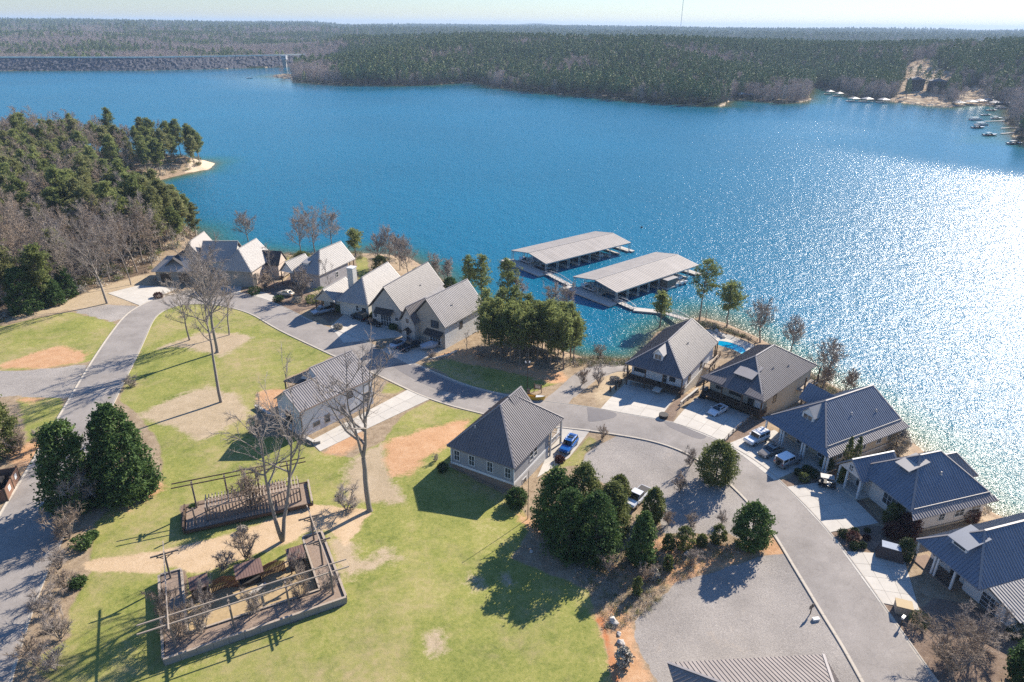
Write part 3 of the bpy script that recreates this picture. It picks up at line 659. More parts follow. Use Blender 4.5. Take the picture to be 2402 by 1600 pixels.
def evergreen(seed, h, w_, n=7000, leaf=.26, shape='cone', m=None, name='evergreen', lumps=38, trunk=True, low=.02, fill=.55):
    """dense crown made of leaf sprays standing out from its limbs"""
    rs = np.random.RandomState(seed); C_=[]; TN=[]; P=[];Q=[];A=[];B=[]
    P.append((0,0,-.2));Q.append((0,0,h*.9));A.append(.05+h*.018);B.append(.03)
    per = n//lumps//5
    prof = {'cone': lambda f: (1-f)**.43*(.82+.18*min(1,f*8)), 'egg': lambda f: math.sin(math.pi*min(1,(f*.86+.14)))**.62, 'ball': lambda f: math.sqrt(max(0,1-(2*f-1)**2)), 'col': lambda f: min(1,(1-f)*2.2)**.6*min(1,.6+f*3)}[shape]
    for j in range(lumps*5):
        f = low+(1-low)*rs.rand()**(1.15 if shape=='cone' else 1.0); rr = w_*.5*prof(f)*rs.uniform(.78,1.10); an = rs.rand()*6.283
        tip = np.array([math.cos(an)*rr, math.sin(an)*rr, h*f+.12*rr]); o = np.array([0,0,max(0.05,h*f-.35*rr)])
        if j % 4 == 0: P.append(o);Q.append(tip*.9+o*.1);A.append(.03);B.append(.01)
        u = fill+(1-fill)*rs.rand(per)**.6; sprd = .05+.065*w_*.5; c = o+(tip-o)*u[:,None]+rs.normal(size=(per,3))*sprd*np.array([1,1,.8])
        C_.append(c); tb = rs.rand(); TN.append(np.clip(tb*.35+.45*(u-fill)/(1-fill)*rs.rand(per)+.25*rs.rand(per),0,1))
    C_ = np.concatenate(C_); C_[:,2] = np.maximum(C_[:,2], .03)
    V,F,T = quads(rs, C_, rs.uniform(.6,1.35,len(C_))*leaf, .6, tint=np.concatenate(TN))
    tv, tf = segs_mesh(P,Q,A,B,5)
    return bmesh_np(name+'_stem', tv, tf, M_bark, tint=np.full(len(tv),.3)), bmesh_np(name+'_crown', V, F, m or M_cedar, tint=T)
def plant(name, meshes, loc, label, cat, group=None, rz=None, s=1., parts=('trunk','crown'), sink=.15, lean=None):
    e = empty(name, (loc[0], loc[1], (loc[2] if len(loc) > 2 else max(0,hq(loc[0],loc[1])))-sink), random.uniform(0,6.28) if rz is None else rz, label, cat, group)
    if lean: e.rotation_euler = (lean[0], lean[1], e.rotation_euler[2])
    e.scale = (s,s,s) if isinstance(s,(int,float)) else s
    for pn, me in zip(parts, meshes): link(bpy.data.objects.new(pn, me), e)
    return e

# ---------------------------------------------------------------- far shore, dam, woods beyond the lake
far_px = [(-700,168),(0,166),(340,165),(612,159),(690,156),(712,160),(700,168),(684,175),(660,175),(633,179),(655,183.5),(680,185.5),(690,190),(720,194),(760,197),(820,199.5),(930,201),(1000,200),
 (1050,197),(1110,194),(1140,199),(1160,205),(1200,209),(1300,220),(1400,227),(1500,238),(1600,245),(1670,249),(1699,249),(1712,237),(1736,233),(1777,238),(1838,243),(1883,240),(1905,233),(1900,222),(1908,206),
 (1925,205),(1944,211),(1975,218),(2009,230),(2077,237),(2145,245),(2180,249),(2227,252),(2262,247),(2300,247),(2345,250),(2368,262),(2352,287),(2383,300),(2372,318),(2402,335),(2650,385)]
FAR = [at('S', x, y, 0) for x, y in far_px] + [(2600, 300), (30000, 12000), (0, 40000), (-30000, 12000)]
def lerp_tab(x, xs, ys): return np.interp(x, xs, ys)
def wobble(x, y, f, s=0.):
    return (np.sin(x*f+1.7*np.sin(y*f*.71+s)+s)*np.cos(y*f*1.17+1.3*np.sin(x*f*.83-s))+.5*np.sin(x*f*2.3+s*2+y*f*.6)*np.cos(y*f*2.1-s))/1.5
def HF(x, y):
    x = np.asarray(x, float); y = np.asarray(y, float)
    d, ins = seg_dist(x, y, FAR); r = np.hypot(x, y); az = np.degrees(np.arctan2(x, y))
    damside = sstep(-12.5, -15.5, az)*sstep(1100, 1250, r)
    rise = (34*sstep(0, 300, d)*(1-.62*sstep(1350,1900,r)))*(1-damside) + damside*(1+26*sstep(130, 1500, d))
    roll = wobble(x, y, .0052, .4)*9*sstep(30, 420, d) + wobble(x, y, .0017, 2.)*8*sstep(300, 1500, d)
    far = 16*sstep(2500, 6500, r) + 12*sstep(6000, 10000, r)
    ridge = lerp_tab(az, [-60,-37,-25,-14,-8,-4,2,5,9,16,30,60], [22,24,16,12,20,26,38,28,10,0,0,0])*sstep(6500, 8500, r)*sstep(12500, 9500, r)
    ridge = ridge + wobble(x, y, .0011, 1.)*5*sstep(5000, 8000, r)
    h = 1.2*sstep(0, 4, d)+rise+roll+far+ridge
    return np.where(ins, np.maximum(h, .4), -2.5)
nA, nRr = 440, 290
az = np.radians(np.linspace(-52, 54, nA)); rr = 480*np.exp(np.linspace(0, math.log(15500/480), nRr))
AA, RR = np.meshgrid(az, rr); fx_, fy_ = (RR*np.sin(AA)).ravel(), (RR*np.cos(AA)).ravel(); fz = HF(fx_, fy_)
M_far, t, b = newmat('woodland_floor'); geo = N(t, 'ShaderNodeNewGeometry').outputs['Position']
f1 = noise(t, .004, 5, .6, geo); f2 = noise(t, .06, 5, .75, geo)
cf = ramp(t, mth(t,'ADD',mth(t,'MULTIPLY',f1,.55),mth(t,'MULTIPLY',f2,.45)), [(.38,(.022,.034,.018)),(.48,(.045,.055,.032)),(.56,(.095,.08,.07)),(.68,(.16,.13,.11))])
ga = N(t, 'ShaderNodeAttribute', attribute_name='g_clear').outputs['Fac']
clr = ramp(t, noise(t, .12, 5, .7, geo), [(.35,(.26,.19,.13)),(.5,(.42,.33,.23)),(.65,(.62,.53,.40))])
cf = mixc(t, mth(t,'MULTIPLY_ADD',mth(t,'ADD',ga,mth(t,'MULTIPLY',mth(t,'SUBTRACT',f2,.5),.8)),4,-1.5,clamp=True), cf, clr)
t.links.new(cf, b.inputs['Base Color']); b.inputs['Roughness'].default_value = 1; b.inputs['Specular IOR Level'].default_value = 0
bump(t, b, noise(t, .11, 3, .6, geo), 1., 9.)
i = np.arange(nA*nRr).reshape(nRr, nA); q = np.stack([i[:-1,:-1], i[:-1,1:], i[1:,1:], i[1:,:-1]], -1).reshape(-1,4)
q = q[(fz[q] > -2).any(1)]
def FG(x, y, z0=12.):
    p = at('S', x, y, z0)
    for _ in range(12):
        h = max(0., float(HF(np.array([p[0]]), np.array([p[1]]))[0])); p2 = at('S', x, y, h); p = ((p[0]+p2[0])/2, (p[1]+p2[1])/2)
    return p
clear_px = [[(2100,252),(2108,212),(2122,165),(2150,140),(2185,137),(2200,155),(2245,172),(2238,186),(2212,205),(2225,235),(2240,254)], [(2050,240),(2100,228),(2122,206),(2128,250)], [(2240,254),(2250,215),(2290,200),(2320,225),(2340,250)],
            [(633,184),(633,175),(686,172),(686,190)], [(1895,243),(1903,228),(1911,232),(1900,243)], [(1680,255),(1697,240),(1708,246),(1700,255)]]
clear = []
for cpx in clear_px: clear.append([FG(x, y) for x, y in cpx])
gc = np.zeros(len(fx_))
for p_ in clear:
    qq = np.array(p_); bb = (fx_ > qq[:,0].min()-30)&(fx_ < qq[:,0].max()+30)&(fy_ > qq[:,1].min()-30)&(fy_ < qq[:,1].max()+30)
    d, ins = seg_dist(fx_[bb], fy_[bb], p_); gc[bb] = np.maximum(gc[bb], np.clip(.5+np.where(ins,d,-d)/10,0,1))
dfar, insf = seg_dist(fx_, fy_, FAR[:-3]); gc = np.maximum(gc, np.where(dfar < 3.0, .55, 0))
me = bmesh_np('hills', np.stack([fx_, fy_, fz], 1), q, M_far, smooth=True)
at_ = me.attributes.new('g_clear', 'FLOAT', 'POINT'); at_.data.foreach_set('value', gc.astype(np.float32))
tag(link(bpy.data.objects.new('hills', me)), kind='structure')

# lake: one sheet, its body colour follows the depth of the bed below
M_water, t, b = newmat('lake_water'); geo = N(t, 'ShaderNodeNewGeometry').outputs['Position']
sh = N(t, 'ShaderNodeAttribute', attribute_name='g_depth').outputs['Fac']
big = noise(t, .006, 3, .5, geo)
dp = ramp(t, sh, [(0., (.13,.115,.05)), (.14, (.045,.105,.07)), (.38, (.008,.125,.145)), (.7, (.001,.125,.205)), (1., (.0005,.130,.232))])
k = mth(t, 'MULTIPLY_ADD', big, .5, .75); mx = N(t, 'ShaderNodeVectorMath', operation='SCALE'); t.links.new(dp, mx.inputs[0]); t.links.new(k, mx.inputs['Scale'])
t.links.new(mx.outputs[0], b.inputs['Base Color']); b.inputs['Roughness'].default_value = .3; b.inputs['IOR'].default_value = 1.33
b.inputs['Specular IOR Level'].default_value = .27
mp = N(t, 'ShaderNodeMapping'); mp.inputs['Scale'].default_value = (1, .7, 1); mp.inputs['Rotation'].default_value = (0,0,.5); t.links.new(geo, mp.inputs[0])
wv1 = noise(t, .9, 3, .6, mp.outputs[0]); wv2 = noise(t, .22, 2, .5, mp.outputs[0]); wv3 = noise(t, 3.2, 2, .6, mp.outputs[0])
hgt = mth(t, 'ADD', mth(t, 'MULTIPLY', wv1, .46), mth(t, 'ADD', mth(t, 'MULTIPLY', wv2, .55), mth(t, 'MULTIPLY', wv3, .20)))
bp_ = bump(t, b, hgt, 1., .78)
wd = N(t, 'ShaderNodeAttribute', attribute_name='g_wind').outputs['Fac']
t.links.new(mth(t, 'MULTIPLY_ADD', wd, .14, .11), b.inputs['Roughness']); t.links.new(mth(t, 'MULTIPLY_ADD', wd, .8, .2), bp_.inputs['Strength'])
az = np.radians(np.linspace(-75, 75, 420)); rr = 40*np.exp(np.linspace(0, math.log(2400/40), 330))
AA, RR = np.meshgrid(az, rr); x, y = (RR*np.sin(AA)).ravel(), (RR*np.cos(AA)).ravel()
d1, i1 = seg_dist(x, y, SHORE); d2, i2 = seg_dist(x, y, FAR)
dep = np.where(i1|i2, 0, np.minimum(d1/15, d2/30)); dep = np.clip(dep*(.8+.4*wobble(x, y, .06)), 0, 1)
i = np.arange(len(x)).reshape(330, 420); q = np.stack([i[:-1,:-1], i[:-1,1:], i[1:,1:], i[1:,:-1]], -1).reshape(-1,4)
me = bmesh_np('lake', np.stack([x, y, np.zeros(len(x))], 1), q, M_water); at_ = me.attributes.new('g_depth', 'FLOAT', 'POINT'); at_.data.foreach_set('value', dep.astype(np.float32))
at_ = me.attributes.new('g_wind', 'FLOAT', 'POINT'); at_.data.foreach_set('value', sstep(25, 150, d2+35*wobble(x, y, .012, 2.)).astype(np.float32))
tag(link(bpy.data.objects.new('lake', me)), kind='structure')

# dam: rock-faced embankment with a pale crest
A0, A1, A2, A3 = at('S',-700,168,0), at('S',0,166,0), at('S',340,165,0), at('S',612,158.5,0); A4 = at('S',735,154.5,0)
line = resample([A0,A1,A2,A3,A4], 2.6); CRH = 18.5
rs = np.random.RandomState(11); V=[];F=[];n_ = 15
for k_, p_ in enumerate(line):
    a_ = line[max(k_-1,0)]; c_ = line[min(k_+1,len(line)-1)]; d = (c_-a_).normalized(); nn = Vector((-d.y, d.x))
    for j in range(n_):
        f = j/(n_-1); jit = rs.normal(size=3)*(0 if j in (n_-1,) else 1.0)*np.array([.9,.9,.9])
        V.append((p_.x+nn.x*(-6+34*f)+jit[0], p_.y+nn.y*(-6+34*f)+jit[1], -3+(CRH+3)*f+jit[2]*.6))
for k_ in range(len(line)-1):
    for j in range(n_-1): a_ = k_*n_+j; F.append((a_, a_+n_, a_+n_+1, a_+1))
dam = empty('dam', (line[80].x, line[80].y, 0), 0, 'long dark rock-faced earth dam with a pale crest at the far left of the lake', 'dam')
def rel(parent, o):
    o.parent = parent; o.matrix_parent_inverse = Matrix.Identity(4); o.location = (-parent.location[0], -parent.location[1], -parent.location[2]); return o
rel(dam, MB().add(V, F).build('rock_face', M_rockd))
V=[];F=[]
for k_, p_ in enumerate(line):
    a_ = line[max(k_-1,0)]; c_ = line[min(k_+1,len(line)-1)]; d = (c_-a_).normalized(); nn = Vector((-d.y, d.x))
    for off, z in ((26.5,CRH-1),(27,CRH+1.3),(28,CRH+1.3),(28.2,CRH+.3),(38,CRH+.3),(60,CRH-12)): V.append((p_.x+nn.x*off, p_.y+nn.y*off, z))
for k_ in range(len(line)-1):
    for j in range(5): a_ = k_*6+j; F.append((a_, a_+6, a_+7, a_+1))
rel(dam, MB().add(V, F).build('crest_road', mat('pale_crest', (.75,.72,.58), .95, .15, .1)))
# intake tower with its service bridge
tx, ty = at('S', 669, 158, 0); tw_ = empty('intake_tower', (tx, ty, 0), 0, 'pale concrete intake tower standing in the lake beside the dam', 'tower')
mb = MB(); mb.box(-3,3,-3,3,-6,13); mb.build('shaft', mat('grey_tower_concrete',(.27,.27,.27),.9,.1,.5), tw_)
mb = MB(); mb.box(-5,5,-5,5,13.02,14); mb.box(-4.5,4.5,-4.5,4.5,14,19); mb.box(-5,5,-5,5,19,19.8); mb.build('gatehouse', mat('pale_gatehouse', (.36,.37,.40), .8, .1, .3), tw_)
for x_ in (-2.8,0,2.8): MB().box(x_-.7,x_+.7,-4.62,-4.5,15.2,17.8).build('window', M_glass, tw_)
MB().box(3,70,-2,2,9.2,10.2).build('bridge', mat('grey_tower_concrete',(.27,.27,.27),.9,.1,.5), tw_)
for x_ in (22,46): MB().box(x_-1,x_+1,-1,1,-5,9.2).build('pier', M_concrete, tw_)

def scatter(name, pts, scales, mlist, label=None, kind='stuff'):
    me = bpy.data.meshes.new(name); me.from_pydata([tuple(p) for p in pts], [], [])
    a = me.attributes.new('sc', 'FLOAT', 'POINT'); a.data.foreach_set('value', np.asarray(scales, np.float32))
    o = link(bpy.data.objects.new(name, me)); tag(o, label, None, None, kind)
    col_ = bpy.data.collections.new(name + '_kinds')
    for k, m_ in enumerate(mlist): col_.objects.link(bpy.data.objects.new(name + '_kind', m_))
    g_ = bpy.data.node_groups.new(name + '_spread', 'GeometryNodeTree')
    g_.interface.new_socket('Geometry', in_out='INPUT', socket_type='NodeSocketGeometry'); g_.interface.new_socket('Geometry', in_out='OUTPUT', socket_type='NodeSocketGeometry')
    gi = g_.nodes.new('NodeGroupInput'); go = g_.nodes.new('NodeGroupOutput'); ip = g_.nodes.new('GeometryNodeInstanceOnPoints')
    ci = g_.nodes.new('GeometryNodeCollectionInfo'); ci.inputs[0].default_value = col_; ci.inputs[1].default_value = True; ci.inputs[2].default_value = True
    ri = g_.nodes.new('FunctionNodeRandomValue'); ri.data_type = 'INT'; ri.inputs[4].default_value = 0; ri.inputs[5].default_value = len(mlist)-1; ri.inputs[8].default_value = 5
    rr_ = g_.nodes.new('FunctionNodeRandomValue'); rr_.data_type = 'FLOAT_VECTOR'; rr_.inputs[0].default_value = (0,0,0); rr_.inputs[1].default_value = (0,0,6.283)
    na = g_.nodes.new('GeometryNodeInputNamedAttribute'); na.data_type = 'FLOAT'; na.inputs[0].default_value = 'sc'
    L_ = g_.links.new; L_(gi.outputs[0], ip.inputs['Points']); L_(ci.outputs[0], ip.inputs['Instance']); ip.inputs['Pick Instance'].default_value = True
    L_(ri.outputs[2], ip.inputs['Instance Index']); L_(rr_.outputs[0], ip.inputs['Rotation']); L_(na.outputs['Attribute'], ip.inputs['Scale'])
    L_(ip.outputs[0], go.inputs[0]); md = o.modifiers.new('spread', 'NODES'); md.node_group = g_; return o
def far_pine(seed, h=19, w_=7.5, n=190, s_=1.25, m=None, low=.3):
    rs = np.random.RandomState(seed); f = low+(1-low)*rs.rand(n)**.8; r_ = w_*.5*np.minimum(1,(1-f)*1.9+.08)**.7*rs.uniform(.45,1.05,n); a_ = rs.rand(n)*6.283
    lob = 1+.22*np.sin(a_*3+seed)*np.sin(f*17+seed); c = np.stack([np.cos(a_)*r_*lob, np.sin(a_)*r_*lob, f*h+rs.normal(size=n)*.4], 1)
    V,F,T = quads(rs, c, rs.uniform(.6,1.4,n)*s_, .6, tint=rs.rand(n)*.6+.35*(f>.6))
    tv, tf = segs_mesh([(0,0,0)],[(0,0,h*.9)],[.3],[.08],4); V,F,T = join([(V,F,T),(tv,tf)]); mi = np.zeros(len(F),int); mi[-len(tf):] = 1
    return bmesh_np('far_pine', V, F, [m or M_pinef, M_bark], tint=T, mi=mi)
def far_bare(seed, h=16, w_=8.5, n=230, m=None):
    rs = np.random.RandomState(seed); P=[];Q=[];A=[];B=[];P.append((0,0,0));Q.append((0,0,h*.8));A.append(.3);B.append(.06)
    for j in range(n):
        f = .22+.78*rs.rand()**.75; z = h*f*.93; r_ = w_*.5*math.sin(math.pi*min(1,max(.06,f*.8+.12)))**.6*rs.uniform(.35,1); a_ = rs.rand()*6.283
        c = np.array([math.cos(a_)*r_, math.sin(a_)*r_, z]); d = np.array([math.cos(a_)*.6, math.sin(a_)*.6, 1.])+rs.normal(size=3)*.45; d /= np.linalg.norm(d); L = rs.uniform(.8,2.4)
        P.append(c-d*L*.5);Q.append(c+d*L*.5);A.append(rs.uniform(.05,.11));B.append(.03)
    V,F = segs_mesh(P,Q,A,B,3); return bmesh_np('far_bare', V, F, m or M_baref, tint=np.repeat(rs.rand(len(P)),6))
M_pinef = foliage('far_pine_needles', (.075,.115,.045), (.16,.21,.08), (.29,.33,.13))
M_baref = foliage('far_twigs', (.20,.165,.155), (.36,.30,.275), (.50,.43,.385))
M_limef = foliage('far_young_leaves', (.17,.19,.07), (.30,.31,.11), (.46,.44,.19))
rs = np.random.RandomState(5); PT = {0:[],1:[],2:[]}; SC = {0:[],1:[],2:[]}
def band(r0, r1, s_, sc_):
    r = r0
    xs=[];ys=[]
    while r < r1:
        n_ = int(r*R(96)/s_); a_ = np.linspace(R(-47), R(49), n_)+rs.rand()*s_/r; xs.append(np.sin(a_)*r); ys.append(np.cos(a_)*r); r += s_
    x = np.concatenate(xs); y = np.concatenate(ys); x = x+rs.uniform(-.45,.45,len(x))*s_; y = y+rs.uniform(-.45,.45,len(x))*s_
    azd = np.degrees(np.arctan2(x, y)); ok = (azd > -43)&(azd < 45)
    x, y = x[ok], y[ok]; d, ins = seg_dist(x, y, FAR); z = HF(x, y); r_ = np.hypot(x, y); azd = azd[ok]
    ok = ins & (d > 1.5) & ~((azd < -10.5)&(seg_dist(x, y, [(v.x,v.y) for v in line], False)[0] < 62))
    for p_ in clear: dd, ii = seg_dist(x, y, p_); ok &= ~(ii & (rs.rand(len(x)) < .93))
    hard = wobble(x, y, .0085, 3.)+.5*wobble(x, y, .03, 1.)+.75*sstep(70, 0, d)*(wobble(x, y, .006, 7.)+.55)+.85*sstep(-12,-15,azd)*sstep(5200,2600,r_)+.45*sstep(16,22,azd)*sstep(260,60,d)+rs.normal(size=len(x))*.32
    kind = np.where(hard > .52, 1, 0); kind = np.where(rs.rand(len(x)) < .02+.03*(azd<-14), 2, kind)
    for k in (0,1,2):
        q_ = ok&(kind==k); PT[k].append(np.stack([x[q_],y[q_],z[q_]-.3],1)); SC[k].append(rs.uniform(.6,1.25,q_.sum())*sc_*(1.0 if k != 2 else .75))
band(540, 1500, 6.6, 1.0); band(1500, 2800, 9.5, 1.12); band(2800, 6500, 24, 1.7)
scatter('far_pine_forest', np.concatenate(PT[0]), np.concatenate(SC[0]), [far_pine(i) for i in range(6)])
scatter('far_bare_forest', np.concatenate(PT[1]), np.concatenate(SC[1]), [far_bare(10+i) for i in range(5)])
scatter('far_budding_trees', np.concatenate(PT[2]), np.concatenate(SC[2]), [far_pine(30+i, 14, 8, 220, 1.2, M_limef, .15) for i in range(2)])
HAZE = True
if HAZE:
    hz = MB().box(-16500, 16500, -400, 16500, -8, 130).build('haze', []); tag(hz, kind='stuff')
    mh = bpy.data.materials.new('air'); mh.use_nodes = True; th = mh.node_tree; th.nodes.clear()
    pv = th.nodes.new('ShaderNodeVolumePrincipled'); pv.inputs['Color'].default_value = (.55,.74,1,1); pv.inputs['Density'].default_value = .00010; pv.inputs['Anisotropy'].default_value = .1
    oo = th.nodes.new('ShaderNodeOutputMaterial'); th.links.new(pv.outputs[0], oo.inputs['Volume']); hz.data.materials.append(mh)
# ---------------------------------------------------------------- houses
def clip_poly(poly, ax, val, keep_gt):
    out = []; n = len(poly)
    for i in range(n):
        a, b = poly[i], poly[(i+1)%n]; da = (a[ax]-val)*(1 if keep_gt else -1); db = (b[ax]-val)*(1 if keep_gt else -1)
        if da >= 0: out.append(a)
        if (da > 0 and db < 0) or (da < 0 and db > 0): u = da/(da-db); out.append(tuple(a[k]+(b[k]-a[k])*u for k in range(2)))
    return out
def roof_panels(face, sp_, m, parent, pieces=True, rib=(.05,.065), name='panel'):
    """standing-seam sheets laid up the slope of one roof plane"""
    P = [Vector(p) for p in face]; n = (P[1]-P[0]).cross(P[2]-P[0]).normalized()
    if n.z < 0: n = -n
    u = Vector((0,0,1)).cross(n).normalized(); v = n.cross(u)
    o = P[0]; q = [((p-o).dot(u), (p-o).dot(v)) for p in P]
    a = sum(q[i][0]*q[(i+1)%len(q)][1]-q[(i+1)%len(q)][0]*q[i][1] for i in range(len(q)))
    if a < 0: q = q[::-1]
    u0, u1 = min(p[0] for p in q), max(p[0] for p in q); k = max(1, int(round((u1-u0)/sp_))); w_ = (u1-u0)/k
    W3 = lambda a_, b_, h_: o+u*a_+v*b_+n*h_
    allm = MB()
    for i in range(k):
        c = clip_poly(clip_poly(q, 0, u0+i*w_, True), 0, u0+(i+1)*w_, False)
        if len(c) < 3: continue
        mb = MB() if pieces else allm; nn = len(c)
        top = [W3(a_, b_, .03) for a_, b_ in c]; bot = [W3(a_, b_, .004) for a_, b_ in c]
        mb.add(top+bot, [tuple(range(nn))]+[((j+1)%nn, j, nn+j, nn+(j+1)%nn) for j in range(nn)])
        x_ = u0+i*w_+rib[0]/2+.004; vs = [b_ for a_, b_ in clip_poly(clip_poly(q, 0, x_-.01, True), 0, x_+.01, False)]
        if len(vs) >= 2 and max(vs)-min(vs) > .15:
            v0, v1 = min(vs)+.01, max(vs)-.01; h_ = .03+rib[1]; e = rib[0]/2
            mb.add([W3(x_-e,v0,.03),W3(x_+e,v0,.03),W3(x_+e,v0,h_),W3(x_-e,v0,h_),W3(x_-e,v1,.03),W3(x_+e,v1,.03),W3(x_+e,v1,h_),W3(x_-e,v1,h_)],
                   [(0,1,2,3),(7,6,5,4),(1,5,6,2),(2,6,7,3),(3,7,4,0)])
        if pieces: mb.build(name, m, parent)
    if not pieces: tag(allm.build(name, m, parent), kind='stuff')
def hipfaces(x0, x1, y0, y1, ze, zr, ya=None, yb=None, axis='y'):
    """planes of a gable or hip roof; ya/yb = ends of the ridge (at the edge = gable)"""
    if axis == 'x':
        f = hipfaces(y0, y1, x0, x1, ze, zr, ya, yb)
        return [[(p[1], p[0], p[2]) for p in g_][::-1] for g_ in f[0]], [((a[1],a[0],a[2]),(b[1],b[0],b[2])) for a, b in f[1]]
    ya = y0 if ya is None else ya; yb = y1 if yb is None else yb; xm = (x0+x1)/2
    A_,B_,C_,D_ = (x0,y0,ze),(x1,y0,ze),(x1,y1,ze),(x0,y1,ze); R0,R1 = (xm,ya,zr),(xm,yb,zr)
    fs = [[B_,C_,R1,R0],[D_,A_,R0,R1]]; ed = [(R0,R1)]
    if ya > y0+.05: fs.append([A_,B_,R0]); ed += [(A_,R0),(B_,R0)]
    if yb < y1-.05: fs.append([C_,D_,R1]); ed += [(C_,R1),(D_,R1)]
    return fs, ed
class House:
    def __init__(s, name, label, O, ang, z=0., group=None, cat='house'):
        s.r = empty(name, (O[0], O[1], z), R(ang), label, cat, group); s.z = z
    def roof(s, faces, edges, m, sp_=.45, pieces=True, th=.16, cap=True, fascia=None, capm=None):
        mb = MB()
        for f in faces:
            n = len(f); lo = [(p[0],p[1],p[2]-th) for p in f]
            mb.add(list(f)+lo, [tuple(range(n)), tuple(range(2*n-1,n-1,-1))]+[((i+1)%n,i,n+i,n+(i+1)%n) for i in range(n)])
        ro = mb.build('roof', fascia or m, s.r)
        if sp_:
            for f in faces: roof_panels(f, sp_, m, ro, pieces)
        if cap and edges:
            mb = MB()
            for a, b in edges: mb.bar(Vector(a)+Vector((0,0,.09)), Vector(b)+Vector((0,0,.09)), .28, .05)
            mb.build('ridge_cap', capm or m, ro)
        return ro
    def gut(s, pts, m=None):
        mb = MB()
        for a, b in zip(pts[:-1], pts[1:]): mb.bar(a, b, .12, .12)
        mb.build('gutter', m or M_white, s.r)
    def wall(s, x0, x1, y0, y1, z0, z1, m, name='wall'):
        return MB().box(x0,x1,y0,y1,z0,z1).build(name, m, s.r)
    def gable(s, xa, xb, y, ze, zr, m, th=.2, axis='y', name='gable_wall'):
        xm = (xa+xb)/2; V = [(xa,y-th/2,ze),(xb,y-th/2,ze),(xm,y-th/2,zr),(xa,y+th/2,ze),(xb,y+th/2,ze),(xm,y+th/2,zr)]
        F = [(0,1,2),(5,4,3),(0,3,4,1),(1,4,5,2),(2,5,3,0)]
        if axis == 'x': V = [(b,a,c) for a,b,c in V]; F = [f[::-1] for f in F]
        return MB().add(V, F).build(name, m, s.r)
    def win(s, face, pos, u, z, w_, h_, nx=1, ny=2, tm=None, door=False):
        """face f/b/l/r of a wall lying at pos; u along it, z sill height"""
        def bx(mb, u0, u1, z0, z1, d0, d1):
            sg = {'f':-1,'l':-1,'b':1,'r':1}[face]; a, c = sorted((pos+sg*d0, pos+sg*d1))
            if face in 'fb': mb.box(u0,u1,a,c,z0,z1)
            else: mb.box(a,c,u0,u1,z0,z1)
        u0, u1, z0, z1 = u-w_/2, u+w_/2, z, z+h_; mb = MB(); t_ = .11
        bx(mb,u0-t_,u0,z0-t_,z1+t_,0,.07); bx(mb,u1,u1+t_,z0-t_,z1+t_,0,.07); bx(mb,u0,u1,z0-t_,z0,0,.07); bx(mb,u0,u1,z1,z1+t_,0,.07)
        for i in range(1,nx): x_ = u0+w_*i/nx; bx(mb,x_-.03,x_+.03,z0,z1,.02,.055)
        for j in range(1,ny): q = z0+h_*j/ny; bx(mb,u0,u1,q-.03,q+.03,.02,.05)
        fr = mb.build('door' if door else 'window', tm or M_white, s.r)
        mb = MB(); bx(mb,u0,u1,z0,z1,.004,.025); mb.build('pane', M_glass, fr); return fr
    def post(s, x, y, z0, z1, w_=.2, m=None): return MB().box(x-w_/2,x+w_/2,y-w_/2,y+w_/2,z0,z1).build('post', m or M_wood, s.r)
    def rail(s, p, q, z, h_=1.0, m=None, bal=.35):
        mb = MB(); p = Vector((p[0],p[1],z)); q = Vector((q[0],q[1],z)); L = (q-p).length
        mb.bar(p+Vector((0,0,h_)), q+Vector((0,0,h_)), .1, .08); mb.bar(p+Vector((0,0,.12)), q+Vector((0,0,.12)), .06, .06)
        n = max(2, int(L/bal))
        for i in range(n+1): a = p.lerp(q, i/n); mb.bar(a, a+Vector((0,0,h_)), .12 if i%6==0 else .045)
        return mb.build('railing', m or M_wood, s.r)
    def deck(s, x0, x1, y0, y1, z, m=None, th=.25, name='deck'): return MB().box(x0,x1,y0,y1,z-th,z).build(name, m or M_woodl, s.r)
    def dormer(s, xm, yf, z0, w_, hw, hr, L, m, wm, tm=None, nx=2, sp_=.4, pieces=True):
        """gabled dormer facing the street"""
        d = MB().box(xm-w_/2,xm+w_/2,yf,yf+L,z0,z0+hw).build('dormer', wm, s.r)
        V = [(xm-w_/2,yf,z0+hw),(xm+w_/2,yf,z0+hw),(xm,yf,z0+hw+hr),(xm-w_/2,yf+L,z0+hw),(xm+w_/2,yf+L,z0+hw),(xm,yf+L,z0+hw+hr)]
        MB().add(V,[(0,1,2),(5,4,3),(0,3,4,1),(1,4,5,2),(2,5,3,0)]).build('gable_wall', wm, d)
        fs, ed = hipfaces(xm-w_/2-.25, xm+w_/2+.25, yf-.25, yf+L, z0+hw-.12, z0+hw+hr+.12)
        mb = MB()
        for f in fs:
            n = len(f); lo = [(p[0],p[1],p[2]-.08) for p in f]; mb.add(list(f)+lo, [tuple(range(n)), tuple(range(2*n-1,n-1,-1))]+[((i+1)%n,i,n+i,n+(i+1)%n) for i in range(n)])
        rf = mb.build('dormer_roof', m, d)
        mb = MB(); t_ = .09; u0,u1,a,c = xm-w_*.36, xm+w_*.36, z0+.25, z0+hw-.08
        mb.box(u0-t_,u0,yf-.05,yf,a-t_,c+t_).box(u1,u1+t_,yf-.05,yf,a-t_,c+t_).box(u0,u1,yf-.05,yf,a-t_,a).box(u0,u1,yf-.05,yf,c,c+t_)
        for i in range(1,nx): x_ = u0+(u1-u0)*i/nx; mb.box(x_-.025,x_+.025,yf-.045,yf-.02,a,c)
        w2 = mb.build('window', tm or M_white, d); MB().box(u0,u1,yf-.02,yf-.003,a,c).build('pane', M_glass, d)
        return d
